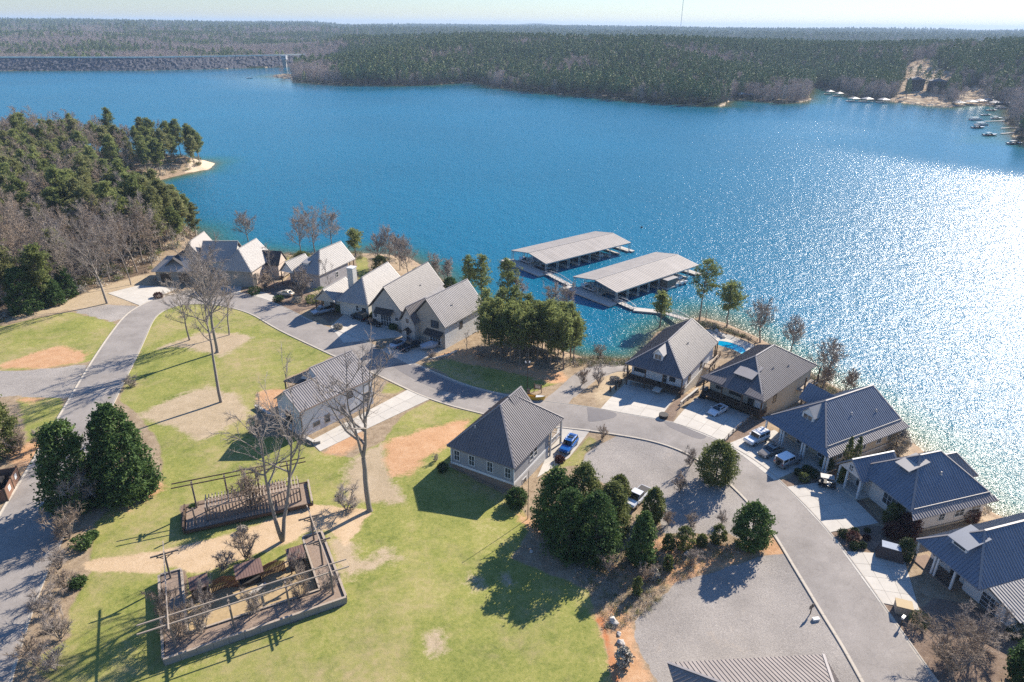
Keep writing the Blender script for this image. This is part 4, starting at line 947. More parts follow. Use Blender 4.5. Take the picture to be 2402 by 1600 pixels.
# --- I1: white house with dark front slope, left of the two by the pool
h = House('lake_house', 'white house with grey metal roof and small white gabled dormer, left of the pool', (22.8,123.0), -33.1)
f, e = hipfaces(0,12.3,0,20.8,10.3,14.5,6.4,20.2); h.roof(f, e, M_metald, .45, capm=M_metal)
h.wall(.5,11.8,2.6,19.6,-2,10.15,M_whites); h.wall(.44,11.86,2.54,19.66,-2,6.95,M_cream,'basement_wall')
h.deck(.3,12.0,.35,2.54,7.05,M_wood)
for x_ in (.45,4.3,8.0,11.9): h.post(x_,.45,4,10.1,.22,M_wood)
h.rail((.45,.45),(6.6,.45),7.05); h.rail((8.3,.45),(11.9,.45),7.05); h.rail((.4,.5),(.4,2.5),7.05); h.rail((11.95,.5),(11.95,2.5),7.05)
h.win('f',2.6,2.2,8.0,2.2,1.2,3,1,M_dark); h.win('f',2.6,7.6,7.15,.95,2.1,1,2,M_white,True); h.win('f',2.6,9.2,7.9,1.0,1.3,1,2,M_dark)
mb = MB(); mb.box(6.7,8.2,-.9,.35,6.85,7.0); mb.box(6.7,8.2,-1.3,-.9,6.7,6.9); mb.build('step', M_concrete, h.r)
h.dormer(5.9,2.3,11.7,1.9,1.35,1.05,3.2,M_metalw,M_white)
h.deck(1,12.2,19.66,21.5,6.9); h.rail((1,21.4),(12.2,21.4),6.9)
for y_ in (19.9,21.3):
    h.post(12.1,y_,-1,10.1)
h.deck(11.86,13.2,14,21.5,6.9); h.rail((13.1,14),(13.1,21.4),6.9); h.rail((11.9,14),(13.1,14),6.9); h.post(13.1,14.2,0,6.9); h.post(13.1,17.5,0,6.9); h.deck(11.86,13.2,15,21.5,3.6); h.rail((13.1,15),(13.1,21.4),3.6)
for y_, z_ in ((5,7.6),(12,7.6)): h.win('r',11.8,y_,z_,1.1,1.3,1,2,M_dark)
# --- I2
h = House('lake_house', 'tan house with hipped metal roof and box dormer behind the white sports car', (36.6,117.1), -46)
f, e = hipfaces(0,13,0,22,10.3,14.7,7.9,15.2); h.roof(f, e, M_metald, .45, capm=M_metal)
M_tan = siding('tan_siding', (.40,.365,.30), .2)
h.wall(.55,12.4,2.9,21.3,-2,10.15,M_tan); h.deck(.3,12.7,.4,2.9,7.05,M_wood)
for x_ in (.5,4.4,8.6,12.5): h.post(x_,.5,4,10.1,.24,M_wood)
h.rail((4.4,.45),(12.5,.45),7.05); h.rail((12.6,.5),(12.6,2.8),7.05)
h.win('f',2.9,6.2,7.9,2.6,1.4,3,1,M_dark); h.win('f',2.9,9.3,7.15,.95,2.1,1,2,M_dark,True); h.win('f',2.9,2.6,7.9,1.2,1.4,1,2,M_dark)
MB().box(10.2,11.9,2.82,2.9,7.1,9.2).build('door', M_white, h.r)
d = MB().box(5.6,8.6,3.2,6.2,11.3,12.55).build('dormer', M_taupe, h.r)
V = [(5.2,2.5,12.5),(9.0,2.5,12.5),(9.0,6.6,13.6),(5.2,6.6,13.6)]; MB().add(V+[(a,b,c-.1) for a,b,c in V],[(0,1,2,3),(7,6,5,4),(0,4,5,1),(1,5,6,2),(2,6,7,3),(3,7,4,0)]).build('dormer_roof', M_metal, d)
for x0,x1 in ((-.05,4.6),(9.0,13.05)):   # shallow porch sheets lying over the front slope
    V = [(x0,-.1,10.34),(x1,-.1,10.34),(x1,3.4,11.55),(x0+(2.2 if x0<0 else 0),3.4,11.55)] if x0<0 else [(x0,-.1,10.34),(x1,-.1,10.34),(x1-2.2,3.4,11.55),(x0,3.4,11.55)]
    V = [(a,b,c+.28) for a,b,c in V]; ro = MB().add(V+[(a,b,c-.12) for a,b,c in V],[(0,1,2,3),(7,6,5,4),(0,4,5,1),(1,5,6,2),(2,6,7,3),(3,7,4,0)]).build('porch_roof', M_metald, h.r); roof_panels(V, .45, M_metald, ro)
for y_ in (6,): h.win('r',12.4,y_,7.8,1.0,1.4,1,2,M_dark)
h.win('r',12.4,4.2,4.2,.9,1.7,1,1,M_woodl)
h.deck(12.4,14,15.5,22,6.9); h.rail((13.9,15.5),(13.9,22),6.9); h.deck(12.4,14,15.5,22,3.6); h.rail((13.9,15.5),(13.9,22),3.6)
for y_ in (15.7,21.8): h.post(13.8,y_,-2,10.1,.24)
# --- H3
h = House('lake_house', 'ochre two-storey house with blue-grey seamed roof behind three parked cars', (45.0,102.3), -61.9)
f, e = hipfaces(0,11.5,0,18.9,10.9,15.2,5.6,17.6); h.roof(f, e, M_metalb, .45, capm=M_metal)
V = [(11.5,0,10.86),(12.9,-.9,10.2),(12.9,19.4,10.2),(11.5,18.9,10.86)]; ro = MB().add(V+[(a,b,c-.12) for a,b,c in V],[(0,1,2,3),(7,6,5,4),(0,4,5,1),(1,5,6,2),(2,6,7,3),(3,7,4,0)]).build('skirt_roof', M_metalb, h.r); roof_panels(V, .45, M_metal, ro)  # side skirt in paler metal: sun on the shallow slope put into its colour
V = [(-1.0,-.9,10.2),(12.9,-.9,10.2),(11.5,0,10.86),(0,0,10.86)]; ro = MB().add(V+[(a,b,c-.12) for a,b,c in V],[(0,1,2,3),(7,6,5,4),(0,4,5,1),(1,5,6,2),(2,6,7,3),(3,7,4,0)]).build('skirt_roof', M_metalb, h.r); roof_panels(V, .45, M_metalb, ro)
mb = MB(); mb.bar((11.45,.4,11.15),(11.45,18.6,11.15),.07,.12)
for i in range(13): mb.bar((11.45,.6+i*1.48,10.95),(11.45,.6+i*1.48,11.2),.06)
mb.build('snow_guard', M_metalw, h.r)
M_ochre = mat('ochre_stucco', (.46,.37,.26), .9, .12, 1.2, bmp=.3)
h.wall(.5,11.6,2.2,18.4,-2,10.7,M_ochre); h.wall(.44,11.66,2.14,18.46,-2,6.9,M_stone,'basement_wall')
for x_ in (-.1,3.2,3.7,7.6,8.1,12.1,12.6): h.post(x_,-.55,6.9,10.15,.26,M_white)
h.deck(-.4,12.7,-.8,2.14,7.1,M_concrete)
for x_, w_ in ((1.6,1.4),(5.6,2.4),(10,2.4)): h.win('f',2.2,x_,7.35,w_,2.1,3,2,M_white)
for y_ in (3.8,9.6,13.6,16.4): h.win('r',11.6,y_,7.9,1.1,1.7,2,2,M_white); h.win('r',11.66,y_+.3,4.2,1.1,1.5,2,2,M_white)
MB().box(11.66,11.78,2.2,18.4,6.85,7.15).build('belt_course', M_concrete, h.r)
h.dormer(5.6,2.1,12.3,2.3,1.15,1.3,3.0,M_metalw,M_white)
f, e = hipfaces(-1.6,4.2,8.6,12.4,11.4,14.0,axis='x'); h.roof(f, [], M_metalb, .45, True)
# --- H4
h = House('lake_house', 'cream two-storey house with blue-grey hipped roof and small gabled entry porch', (52.3,88.9), -72.6)
f, e = hipfaces(1.6,12.6,0,14.4,10.7,15.4,5.6,9.4); h.roof(f, e, M_metalb, .45, capm=M_metal)
for V, mm in (([(12.6,0,10.66),(13.7,-.7,10.1),(13.7,15,10.1),(12.6,14.4,10.66)], M_metalb),):
    ro = MB().add(V+[(a,b,c-.12) for a,b,c in V],[(0,1,2,3),(7,6,5,4),(0,4,5,1),(1,5,6,2),(2,6,7,3),(3,7,4,0)]).build('skirt_roof', M_metal, h.r); roof_panels(V, .45, M_metal, ro)  # paler than the main roof: sunlight on the shallow skirt painted in
mb = MB(); mb.bar((12.55,.4,10.95),(12.55,14.1,10.95),.07,.12)
for i in range(11): mb.bar((12.55,.6+i*1.3,10.75),(12.55,.6+i*1.3,11.0),.06)
mb.build('snow_guard', M_metalw, h.r)
M_stucco = mat('cream_stucco', (.66,.60,.55), .9, .08, 1.2, bmp=.25)
h.wall(2.2,12.7,1.2,13.9,-1,10.5,M_stucco); h.wall(2.14,12.76,1.14,13.96,-1,6.8,M_stone,'basement_wall')
MB().box(12.76,12.88,1.2,13.9,6.75,7.05).build('belt_course', M_stone, h.r)
f, e = hipfaces(-.5,4.8,-1.4,6.5,10.35,12.7); h.roof(f, e, M_metalb, .45)
h.gable(-.1,4.4,-1.0,10.3,12.4,M_stucco); h.wall(0,4.3,1.2,6,5,10.3,M_stucco); h.win('f',-1.1,2.15,10.7,.7,.9,2,2,M_white)
for x_ in (0,1.6,4.3): h.post(x_,-1.0,6.9,10.2,.26,M_white)
h.deck(-.3,4.6,-1.3,1.14,7.1,M_concrete); h.win('f',1.2,2.2,7.2,1.2,2.1,1,2,M_white,True)
h.win('f',1.2,8.3,7.9,3.0,1.7,4,2,M_white)
for y_, w_ in ((6.0,1.0),(9.3,1.6),(12.3,1.6)): h.win('r',12.7,y_,7.9,w_,1.8,2,3,M_white)
h.win('r',12.76,5,4.4,2.2,1.6,2,1,M_wood); h.win('r',12.76,12.2,4.2,1.4,2.0,2,3,M_white)
d = MB().box(6.3,8.1,3.2,5.6,13.2,14.1).build('dormer', M_stucco, h.r); V = [(5.9,2.6,14.05),(8.5,2.6,14.05),(8.5,6.2,15.0),(5.9,6.2,15.0)]
ro = MB().add(V+[(a,b,c-.1) for a,b,c in V],[(0,1,2,3),(7,6,5,4),(0,4,5,1),(1,5,6,2),(2,6,7,3),(3,7,4,0)]).build('dormer_roof', M_metalw, d)
MB().box(6.5,7.9,3.15,3.2,13.3,13.95).build('pane', M_glass, d)
f, e = hipfaces(3.2,8.6,10.5,16.8,10.5,13.4,10.5,14.4); h.roof(f, e, M_metal, .45, True)
h.wall(3.8,8.2,13.9,16.2,-1,10.4,M_stucco,'rear_wall')
# --- H5
h = House('lake_house', 'white house with blue metal roof and pale lower wing at the lower right corner', (54.0,71.6), -72.5)
f, e = hipfaces(0,9.4,0,22,10.3,14.4,4.8,17.5); h.roof(f, e, M_metalb, .45, capm=M_metal)
V = [(9.45,1.5,10.25),(13.9,1.5,9.0),(13.9,23,9.0),(9.45,23,10.25)]; ro = MB().add(V+[(a,b,c-.14) for a,b,c in V],[(0,1,2,3),(7,6,5,4),(0,4,5,1),(1,5,6,2),(2,6,7,3),(3,7,4,0)]).build('wing_roof', M_dark, h.r); roof_panels(V, .45, M_metalw, ro)  # pale sheets carry the sun caught by the shallow wing slope as colour
h.wall(.6,9.0,2.8,21,-1,10.1,M_white); h.wall(6.2,13.3,2.1,22.4,5.4,8.85,M_white); h.wall(6.26,13.24,2.2,22.3,0,5.4,M_stone,'basement_wall')
V = [(6.2,2.1,8.85),(13.3,2.1,8.85),(9.4,2.1,10.05),(6.2,2.1,10.2),(6.2,2.3,8.85),(13.3,2.3,8.85),(9.4,2.3,10.05),(6.2,2.3,10.2)]; MB().add(V,[(0,1,2,3),(7,6,5,4),(0,4,5,1),(1,5,6,2),(2,6,7,3),(3,7,4,0)]).build('gable_wall', M_white, h.r)
h.win('f',2.1,9.8,6.4,2.2,1.9,2,3,M_white); h.win('f',2.1,9.8,8.42,2.2,.5,4,1,M_white)
for y_ in (12.0,16.5): h.win('r',13.3,y_,6.5,1.8,1.4,2,2,M_white); h.win('r',13.24,y_-3.5,3.4,1.5,1.4,3,2,M_white)
for x_ in (.3,3.0,3.45,5.9): h.post(x_,.4,6.8,10.2,.24,M_white)
h.deck(0,6.1,.2,2.8,7.05,M_brick); h.rail((3.6,.5),(5.9,.5),7.05,1.0,M_dark)
h.win('f',2.8,4.4,7.15,1.1,2.1,1,2,M_wood,True); h.win('f',2.8,1.6,7.7,1.4,1.5,2,2,M_white)
d = MB().box(3.2,5.4,1.9,4.6,12.0,13.0).build('dormer', M_white, h.r); V = [(2.8,1.3,13.0),(5.8,1.3,13.0),(5.8,4.9,13.9),(2.8,4.9,13.9)]
ro = MB().add(V+[(a,b,c-.1) for a,b,c in V],[(0,1,2,3),(7,6,5,4),(0,4,5,1),(1,5,6,2),(2,6,7,3),(3,7,4,0)]).build('dormer_roof', M_metalb, d); MB().box(3.5,5.1,1.85,1.9,12.15,12.85).build('pane', M_glass, d)
f, e = hipfaces(2.0,8.0,21,27,10.3,13.8,21,24.5); h.roof(f, e, M_metalb, .45); h.wall(2.6,7.4,21,26.4,0,10.2,M_white,'rear_wall')
# --- grey house in the middle
h = House('grey_house', 'grey clapboard house with steep hip roof and white trimmed windows beside the lawn', (-10.3,92.0), -29.5)
W_, D_ = 12.5, 17.1
f, e = hipfaces(0,W_,0,D_,10.9,17.0,6.3,10.4); h.roof(f, e, M_metald, .45, capm=M_metal)
f, e = hipfaces(3.3,W_-3.3,9.0,13.2,13.9,17.15); h.roof(f, e, M_metald, .45, capm=M_metal); h.gable(3.7,W_-3.7,12.9,13.6,16.7,M_grey)
h.wall(.5,W_-.5,.6,12.6,7.7,10.85,M_grey); h.wall(.5,W_-2.6,12.6,16.4,7.7,10.85,M_grey); h.wall(.44,W_-.44,.54,12.66,7.35,7.75,M_white,'base_board'); h.wall(.56,W_-.56,.7,12.5,3.5,7.35,M_brick,'basement_wall')
M_greyl = siding('pale_grey_siding', (.50,.49,.47), .19); MB().box(W_-.56,W_-.45,.72,12.4,3.5,7.34).build('lower_siding', M_greyl, h.r)
for x_ in (.42,W_-.5): MB().box(x_-.05,x_+.12,.5,.6,7.35,10.8).build('corner_board', M_white, h.r)
for u_ in (1.55,4.35,7.75,11.0): h.win('f',.6,u_,8.35,.95,1.75,2,2,M_white)
for u_ in (6.3,7.7): h.win('r',W_-.5,u_,8.6,1.0,1.6,1,2,M_white)
h.win('r',W_-.45,4.0,4.6,1.1,1.9,1,2,M_white); h.win('l',.5,6,8.5,1,1.6,2,2,M_white); h.win('l',.5,11,8.5,1,1.6,2,2,M_white)
h.deck(W_-2.6,W_-.2,12.66,17,7.7,M_woodl); h.rail((W_-.3,12.8),(W_-.3,16.9),7.7,1.0,M_white); h.rail((W_-2.6,16.9),(W_-.3,16.9),7.7,1.0,M_white)
for y_ in (12.75,16.8): h.post(W_-.3,y_,3.8,10.8,.28,M_greyl)
h.deck(W_-2.6,W_+1.6,9.5,17,5.35,M_concrete,.2,'patio')
mb = MB(); mb.tube((3.6,2.9,13.2),(3.6,2.9,14.2),.06); mb.build('vent_pipe', M_white, h.r)
# --- white board-and-batten house on the lawn
h = House('white_house', 'white board-and-batten house with pale ribbed roof, alone on the inner lawn', (-42.2,105.6), -38.7)
S_ = .62; ze = 11.9; xr = 8.2
front = [[(xr,-.4,ze),(xr,16.2,ze),(3.2,16.2,ze+S_*5.0),(3.2,6.6,ze+S_*5.0),(4.1,6.6,ze+S_*4.1),(4.1,-.4,ze+S_*4.1)]]
fA = [(xr,-.4,ze),(xr,6.6,ze),(4.1,6.6,ze+S_*4.1),(4.1,-.4,ze+S_*4.1)]; fB = [(xr,6.6,ze),(xr,16.2,ze),(2.2,16.2,ze+S_*6.0),(2.2,6.6,ze+S_*6.0)]
fC = [(4.1,-.4,ze+S_*4.1),(4.1,6.6,ze+S_*4.1),(.6,6.6,ze-.1),(.6,-.4,ze-.1)][::1]; fD = [(2.2,6.6,ze+S_*6.0),(2.2,16.2,ze+S_*6.0),(.2,16.2,ze+1.5),(.2,6.6,ze+1.5)]
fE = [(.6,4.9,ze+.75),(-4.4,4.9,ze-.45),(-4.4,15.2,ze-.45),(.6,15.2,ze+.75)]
h.roof([fA,fB,fC,fD], [((4.1,-.4,ze+S_*4.1),(4.1,6.6,ze+S_*4.1)),((2.2,6.6,ze+S_*6),(2.2,16.2,ze+S_*6))], M_metal, .45)
ro = MB().add(fE+[(a,b,c-.15) for a,b,c in fE],[(0,1,2,3),(7,6,5,4),(0,4,5,1),(1,5,6,2),(2,6,7,3),(3,7,4,0)]).build('porch_roof', M_dark, h.r); roof_panels(fE, .45, mat('shadow_dark_metal_roof',(.035,.04,.05),.5,.08,.4), ro)  # near-black sheets: the shadow of the taller ridge put into the porch roof colour
h.wall(1.0,xr-.4,0,6.6,3.5,ze-.1,M_bb); h.wall(-1.0,xr-.4,6.6,15.8,3.5,ze+.2,M_bb)
V = [(1.0,0,ze-.1),(xr-.4,0,ze-.1),(xr-.4,0,ze+.1),(4.1,0,ze+S_*3.95),(1.0,0,ze+.1)]
MB().add(V+[(a,6.5,c) for a,b,c in V],[(0,1,2,3,4),(9,8,7,6,5),(1,6,7,2),(2,7,8,3),(3,8,9,4),(4,9,5,0)]).build('gable_wall', M_bb, h.r)
V = [(-1.0,6.7,ze+.2),(xr-.4,6.7,ze+.2),(xr-.4,6.7,ze+.22),(2.2,6.7,ze+S_*5.85),(-1.0,6.7,ze+.8)]
MB().add(V+[(a,15.8,c) for a,b,c in V],[(0,1,2,3,4),(9,8,7,6,5),(1,6,7,2),(2,7,8,3),(3,8,9,4),(4,9,5,0)]).build('gable_wall', M_bb, h.r)
for a_ in ((xr-.4,-.03),): MB().box(a_[0]-.12,a_[0]+.05,a_[1]-.03,a_[1]+.12,3.5,ze-.05).build('downpipe', M_brick, h.r)
h.win('f',0,4.0,8.5,1.5,1.6,2,2,M_wood); h.win('r',xr-.4,2.9,7.6,1.3,.7,2,1,M_woodl); h.win('r',xr-.4,5.2,7.2,1.0,1.5,1,2,M_woodl); h.win('r',xr-.4,8.7,7.3,1.0,1.7,1,2,M_woodl)
h.win('r',xr-.4,10.6,9.9,.9,1.2,1,2,M_wood); h.win('r',xr-.4,14.2,7.4,1.1,1.9,1,2,M_woodl)
for y_ in (5.1,10,15): h.post(-4.1,y_,6.5,ze-.6,.2,M_woodg)
h.deck(-4.2,-1.0,5,15,8.9,M_woodl); h.rail((-4.1,5.1),(-4.1,15),8.9,1.0,M_woodg)
h.gut([(xr+.05,-.4,ze-.1),(xr+.05,16.2,ze-.1)], M_brick)
# --- G3 right townhouse
h = House('town_house', 'tall taupe gabled row house with white side wall, beside the pine grove', (-24.2,142.2), -32.5)
f, e = hipfaces(1.0,11.4,0,15.6,12.0,17.6); h.roof(f, e, M_metal, .45); h.wall(1.5,10.9,.5,15.2,2,12.0,M_whites); h.gable(1.5,10.9,.6,11.9,17.0,M_taupe); h.gable(1.5,10.9,15.1,11.9,17.0,M_taupe)
h.wall(1.44,10.85,.42,.5,6.5,11.95,M_taupe,'front_wall')
f, e = hipfaces(-.6,4.0,-1.6,5.4,11.6,15.2); h.roof(f, e, M_metald, .45); h.wall(-.2,3.6,-1.1,3,5,11.6,M_bbt); h.gable(-.2,3.6,-1.1,11.5,14.6,M_bbt)
V = [(5.8,-1.0,9.6),(10.6,-1.0,9.6),(10.6,.42,10.6),(5.8,.42,10.6)]; MB().add(V+[(a,b,c-.1) for a,b,c in V],[(0,1,2,3),(7,6,5,4),(0,4,5,1),(1,5,6,2),(2,6,7,3),(3,7,4,0)]).build('awning', M_dark, h.r)
h.win('f',.42,8.2,11.2,1.9,1.5,2,1,M_dark); h.win('f',.42,8.2,7.2,3.0,2.2,4,2,M_white); h.win('f',-1.2,1.7,11.2,1.0,1.2,1,1,M_white); h.win('f',-1.2,1.7,7.0,1.1,2.2,1,2,M_white,True)
f, e = hipfaces(.7,2.8,-2.3,-1.0,9.4,10.3); h.roof(f, [], M_dark, None)
h.win('r',10.9,6.4,9.6,.9,1.5,1,1,M_dark); h.win('r',10.9,11.4,5,1.2,1.4,1,1,M_dark)
# --- G2 middle
h = House('town_house', 'tan gabled row house with brown-grey roof and tall white front window', (-34.2,149.6), -23.5)
f, e = hipfaces(.3,9.4,0,20.4,11.6,17.0); h.roof(f, e, M_metald, .45); h.wall(.8,8.9,.6,19.8,2,11.6,M_bbt); h.gable(.8,8.9,.6,11.5,16.4,M_bbt); h.gable(.8,8.9,19.8,11.5,16.4,M_bbt)
V = [(2.0,-.7,10.4),(6.9,-.7,10.4),(6.9,.6,11.5),(2.0,.6,11.5)]; MB().add(V+[(a,b,c-.1) for a,b,c in V],[(0,1,2,3),(7,6,5,4),(0,4,5,1),(1,5,6,2),(2,6,7,3),(3,7,4,0)]).build('awning', M_dark, h.r)
h.win('f',.6,4.6,6.9,2.8,2.8,4,2,M_white); h.win('f',.6,1.8,8.8,.9,.9,1,1,M_white); h.win('f',.6,7.6,8.8,.9,.9,1,1,M_white)
fE = [(9.3,.2,11.8),(12.2,-.8,10.4),(12.6,17.5,10.4),(9.3,19,11.8)]; ro = MB().add(fE+[(a,b,c-.15) for a,b,c in fE],[(0,1,2,3),(7,6,5,4),(0,4,5,1),(1,5,6,2),(2,6,7,3),(3,7,4,0)]).build('low_roof', M_metalw, h.r); roof_panels(fE, .45, M_metalw, ro)
for x_ in (9.4,11.8): h.post(x_,.1,6.5,10.5,.2,M_wood)
h.wall(9.0,12.2,1.8,17,3,10.3,M_bbt,'side_wall')
# --- G1 left
h = House('town_house', 'pale row house with bright metal roof, square chimney and low porch gable', (-43.2,155.4), -19.5)
f, e = hipfaces(0,9.0,0,18.6,10.5,15.2,5.6,18.6); h.roof(f, e, M_metalw, .45); h.wall(.5,8.5,1.0,18,2,10.5,M_cream); h.gable(.5,8.5,17.8,10.4,14.5,M_cream)
f, e = hipfaces(-6.2,.9,1.6,7.4,10.0,13.2,axis='x'); 
f, e = hipfaces(-6.0,.2,-.6,9.5,10.2,13.2); h.roof(f, e, M_metalw, .45); h.gable(-5.6,-.2,-.2,10.1,12.8,M_bbt); h.wall(-5.2,-.4,2.6,9.2,4,10.2,M_cream)
for x_ in (-5.6,-3.9,-.3): h.post(x_,-.1,6,10.1,.22,M_wood)
MB().box(.6,2.2,5.2,7.0,10,17.2).build('chimney', M_cream, h.r); MB().box(.5,2.3,5.1,7.1,17.2,17.4).build('chimney_cap', M_white, h.r)
h.win('f',1.0,5.4,8.2,.7,1.4,1,2,M_white); h.win('f',1.0,7.2,7.0,.9,2.1,1,2,M_dark,True); h.win('f',2.6,-2.6,7.4,1.4,1.5,2,2,M_dark)
mb = MB(); mb.tube((7.3,4.2,11.2),(7.3,4.2,12.2),.08); mb.build('vent_pipe', M_dark, h.r)
# --- X white-roofed house in the middle distance
h = House('town_house', 'grey shingled house with white metal roof, set back behind the shrub garden', (-61.6,178.6), -24)
f, e = hipfaces(1.4,10.4,0,16.2,10.2,14.9,6.5,16.2); h.roof(f, e, M_metalw, .5, False); M_gsh = siding('weathered_shingles', (.34,.33,.34), .25)
h.wall(1.9,9.9,.6,13.2,0,10.1,M_gsh); h.gable(1.9,9.9,13.1,10.1,14.5,M_gsh); h.wall(8.2,10.05,.55,.6,4,10.05,M_gsh,'front_wall') if False else None
f, e = hipfaces(-3.2,2.0,-.4,8.0,9.6,12.6); h.roof(f, e, M_metalw, .5, False); h.gable(-2.8,1.6,.1,9.5,12.2,M_white); h.wall(-2.6,1.4,3.0,7.8,3,9.6,M_gsh)
for x_ in (-2.8,1.5): h.post(x_,0,4,9.5)
for x_, y_ in ((9.8,14.2),(9.8,16.0),(2.2,16.0)): h.post(x_,y_,-1,10)
h.deck(2,10,13.2,16,6.6); h.rail((2,15.9),(9.9,15.9),6.6); h.rail((9.9,13.4),(9.9,15.9),6.6)
h.win('f',.6,7.0,7.6,1.2,1.5,2,2,M_white); h.win('f',.6,4.4,7.6,.9,1.5,1,2,M_white); d = MB().box(3.6,5.2,2.0,4.4,11.4,12.4).build('dormer', M_white, h.r)
V = [(3.3,1.6,12.4),(5.5,1.6,12.4),(5.5,4.8,13.2),(3.3,4.8,13.2)]; MB().add(V+[(a,b,c-.1) for a,b,c in V],[(0,1,2,3),(7,6,5,4),(0,4,5,1),(1,5,6,2),(2,6,7,3),(3,7,4,0)]).build('dormer_roof', M_metalw, d)
h.win('r',9.9,4,3.5,1.2,1.8,1,2,M_dark); h.win('r',9.9,8,7.2,1.0,1.5,1,2,M_white)
# --- U2 white roof
h = House('town_house', 'house with bright white roof, cream side wall and long outside stair', (-80.5,177.6), -8)
f, e = hipfaces(0,9.6,0,13.8,10.4,15.6,3.4,13.8); h.roof(f, e, M_metalw, .5, False); M_crs = siding('pinkish_cream_siding', (.62,.52,.43), .2)
h.wall(.6,9.1,1.2,13.2,0,10.3,M_crs); h.wall(.54,9.16,1.0,1.2,3,10.3,M_taupe,'front_wall'); h.gable(.6,9.1,13.3,10.2,15.1,M_crs)
f, e = hipfaces(6,13.2,8.6,14.2,9.6,13.0,axis='x'); h.roof(f, [], M_shingle, None, fascia=M_shingle); h.gable(9.0,13.8,12.9,9.6,12.6,M_crs,axis='x'); h.wall(9,12.8,9,13.8,0,9.6,M_crs)
h.win('r',9.1,6.5,7.6,1.0,1.5,1,2,M_white); h.win('r',9.1,2.0,5.6,1.6,3.4,1,1,M_dark)
mb = MB()
for i in range(16): mb.box(9.3+0*i,10.5,1.5+i*.42,1.95+i*.42,3.6+i*.2,3.75+i*.2)
mb.bar((10.5,1.5,4.6),(10.5,8.2,7.8),.1,.1); mb.bar((9.4,1.5,4.6),(9.4,8.2,7.8),.1,.1); mb.build('stair', M_woodl, h.r)
h.deck(9.16,14.5,14.0,17,6.6); h.rail((14.4,9),(14.4,17),6.6,1,M_woodl); h.rail((9.2,16.9),(14.4,16.9),6.6,1,M_woodl)
h.deck(12.8,14.5,8.4,14.0,6.6)
for y_ in (8.6,12.8,16.8): h.post(14.3,y_,-1,6.6,.18,M_woodl)
# --- U1 far-left house with garage wing
h = House('town_house', 'rambling cream house with light shingle roofs, farthest left beside the forest', (-99.4,178.2), 1)
f, e = hipfaces(0,13.6,0,9.5,9.6,12.6,3.0,10.6,axis='x'); h.roof(f, e, M_shingleg, None, capm=M_shingleg); h.wall(.6,13.0,1.0,9.0,3,9.5,M_taupe)
for x_ in (3.2,8.2): MB().box(x_-1.4,x_+1.4,.9,1.0,6,8.7).build('garage_door', M_wood, h.r)
f, e = hipfaces(5.0,12.6,6.0,17.5,10.6,16.0); h.roof(f, e, M_shingleg, None, capm=M_shingleg); h.gable(5.4,12.2,6.4,10.5,15.5,M_crs); h.wall(5.4,12.2,6.6,17,3,10.6,M_crs)
f, e = hipfaces(11.5,21.5,4.5,14,11.0,15.6,axis='x'); h.roof(f, e, M_shingleg, None, capm=M_shingleg); h.wall(12,21,5.0,13.5,1,11,M_cream); h.gable(5.0,13.5,20.9,10.9,15.2,M_cream,axis='x')
f, e = hipfaces(3.2,8.4,1.5,8.5,10.6,12.9); h.roof(f, e, M_shingle, None, capm=M_shingle)
h.win('r',21.0,7,7.8,1.1,1.6,1,2,M_white); h.win('r',21.0,11,7.8,1.1,1.6,1,2,M_white); h.win('f',5.0,15,7.6,1.2,1.6,1,2,M_white); h.win('f',5.0,18.5,7.6,1.2,1.6,1,2,M_white)
# --- roof cut by the bottom edge of the picture
a_ = at('K',0,1392,11.5); b_ = at('K',655,1358,11.5)
O5 = at('M',1430,1388,11.0); Ob = at('M',2354,1338,11.0)
ang = math.degrees(math.atan2(Ob[1]-O5[1], Ob[0]-O5[0]))
h = House('brown_roofed_house', 'brown-grey ribbed hip roof cut by the bottom edge beside the gravel lot', O5, ang)
f, e = hipfaces(0,17.0,-14,0,11.0,14.6,6.0,14.0,axis='x'); h.roof(f, e, mat('brown_metal_roof',(.27,.235,.215),.55,.18,.5,spec=.4,rand=.06), .45, capm=M_metal); h.wall(.6,16.4,-13.4,-.6,5,10.9,M_cream)
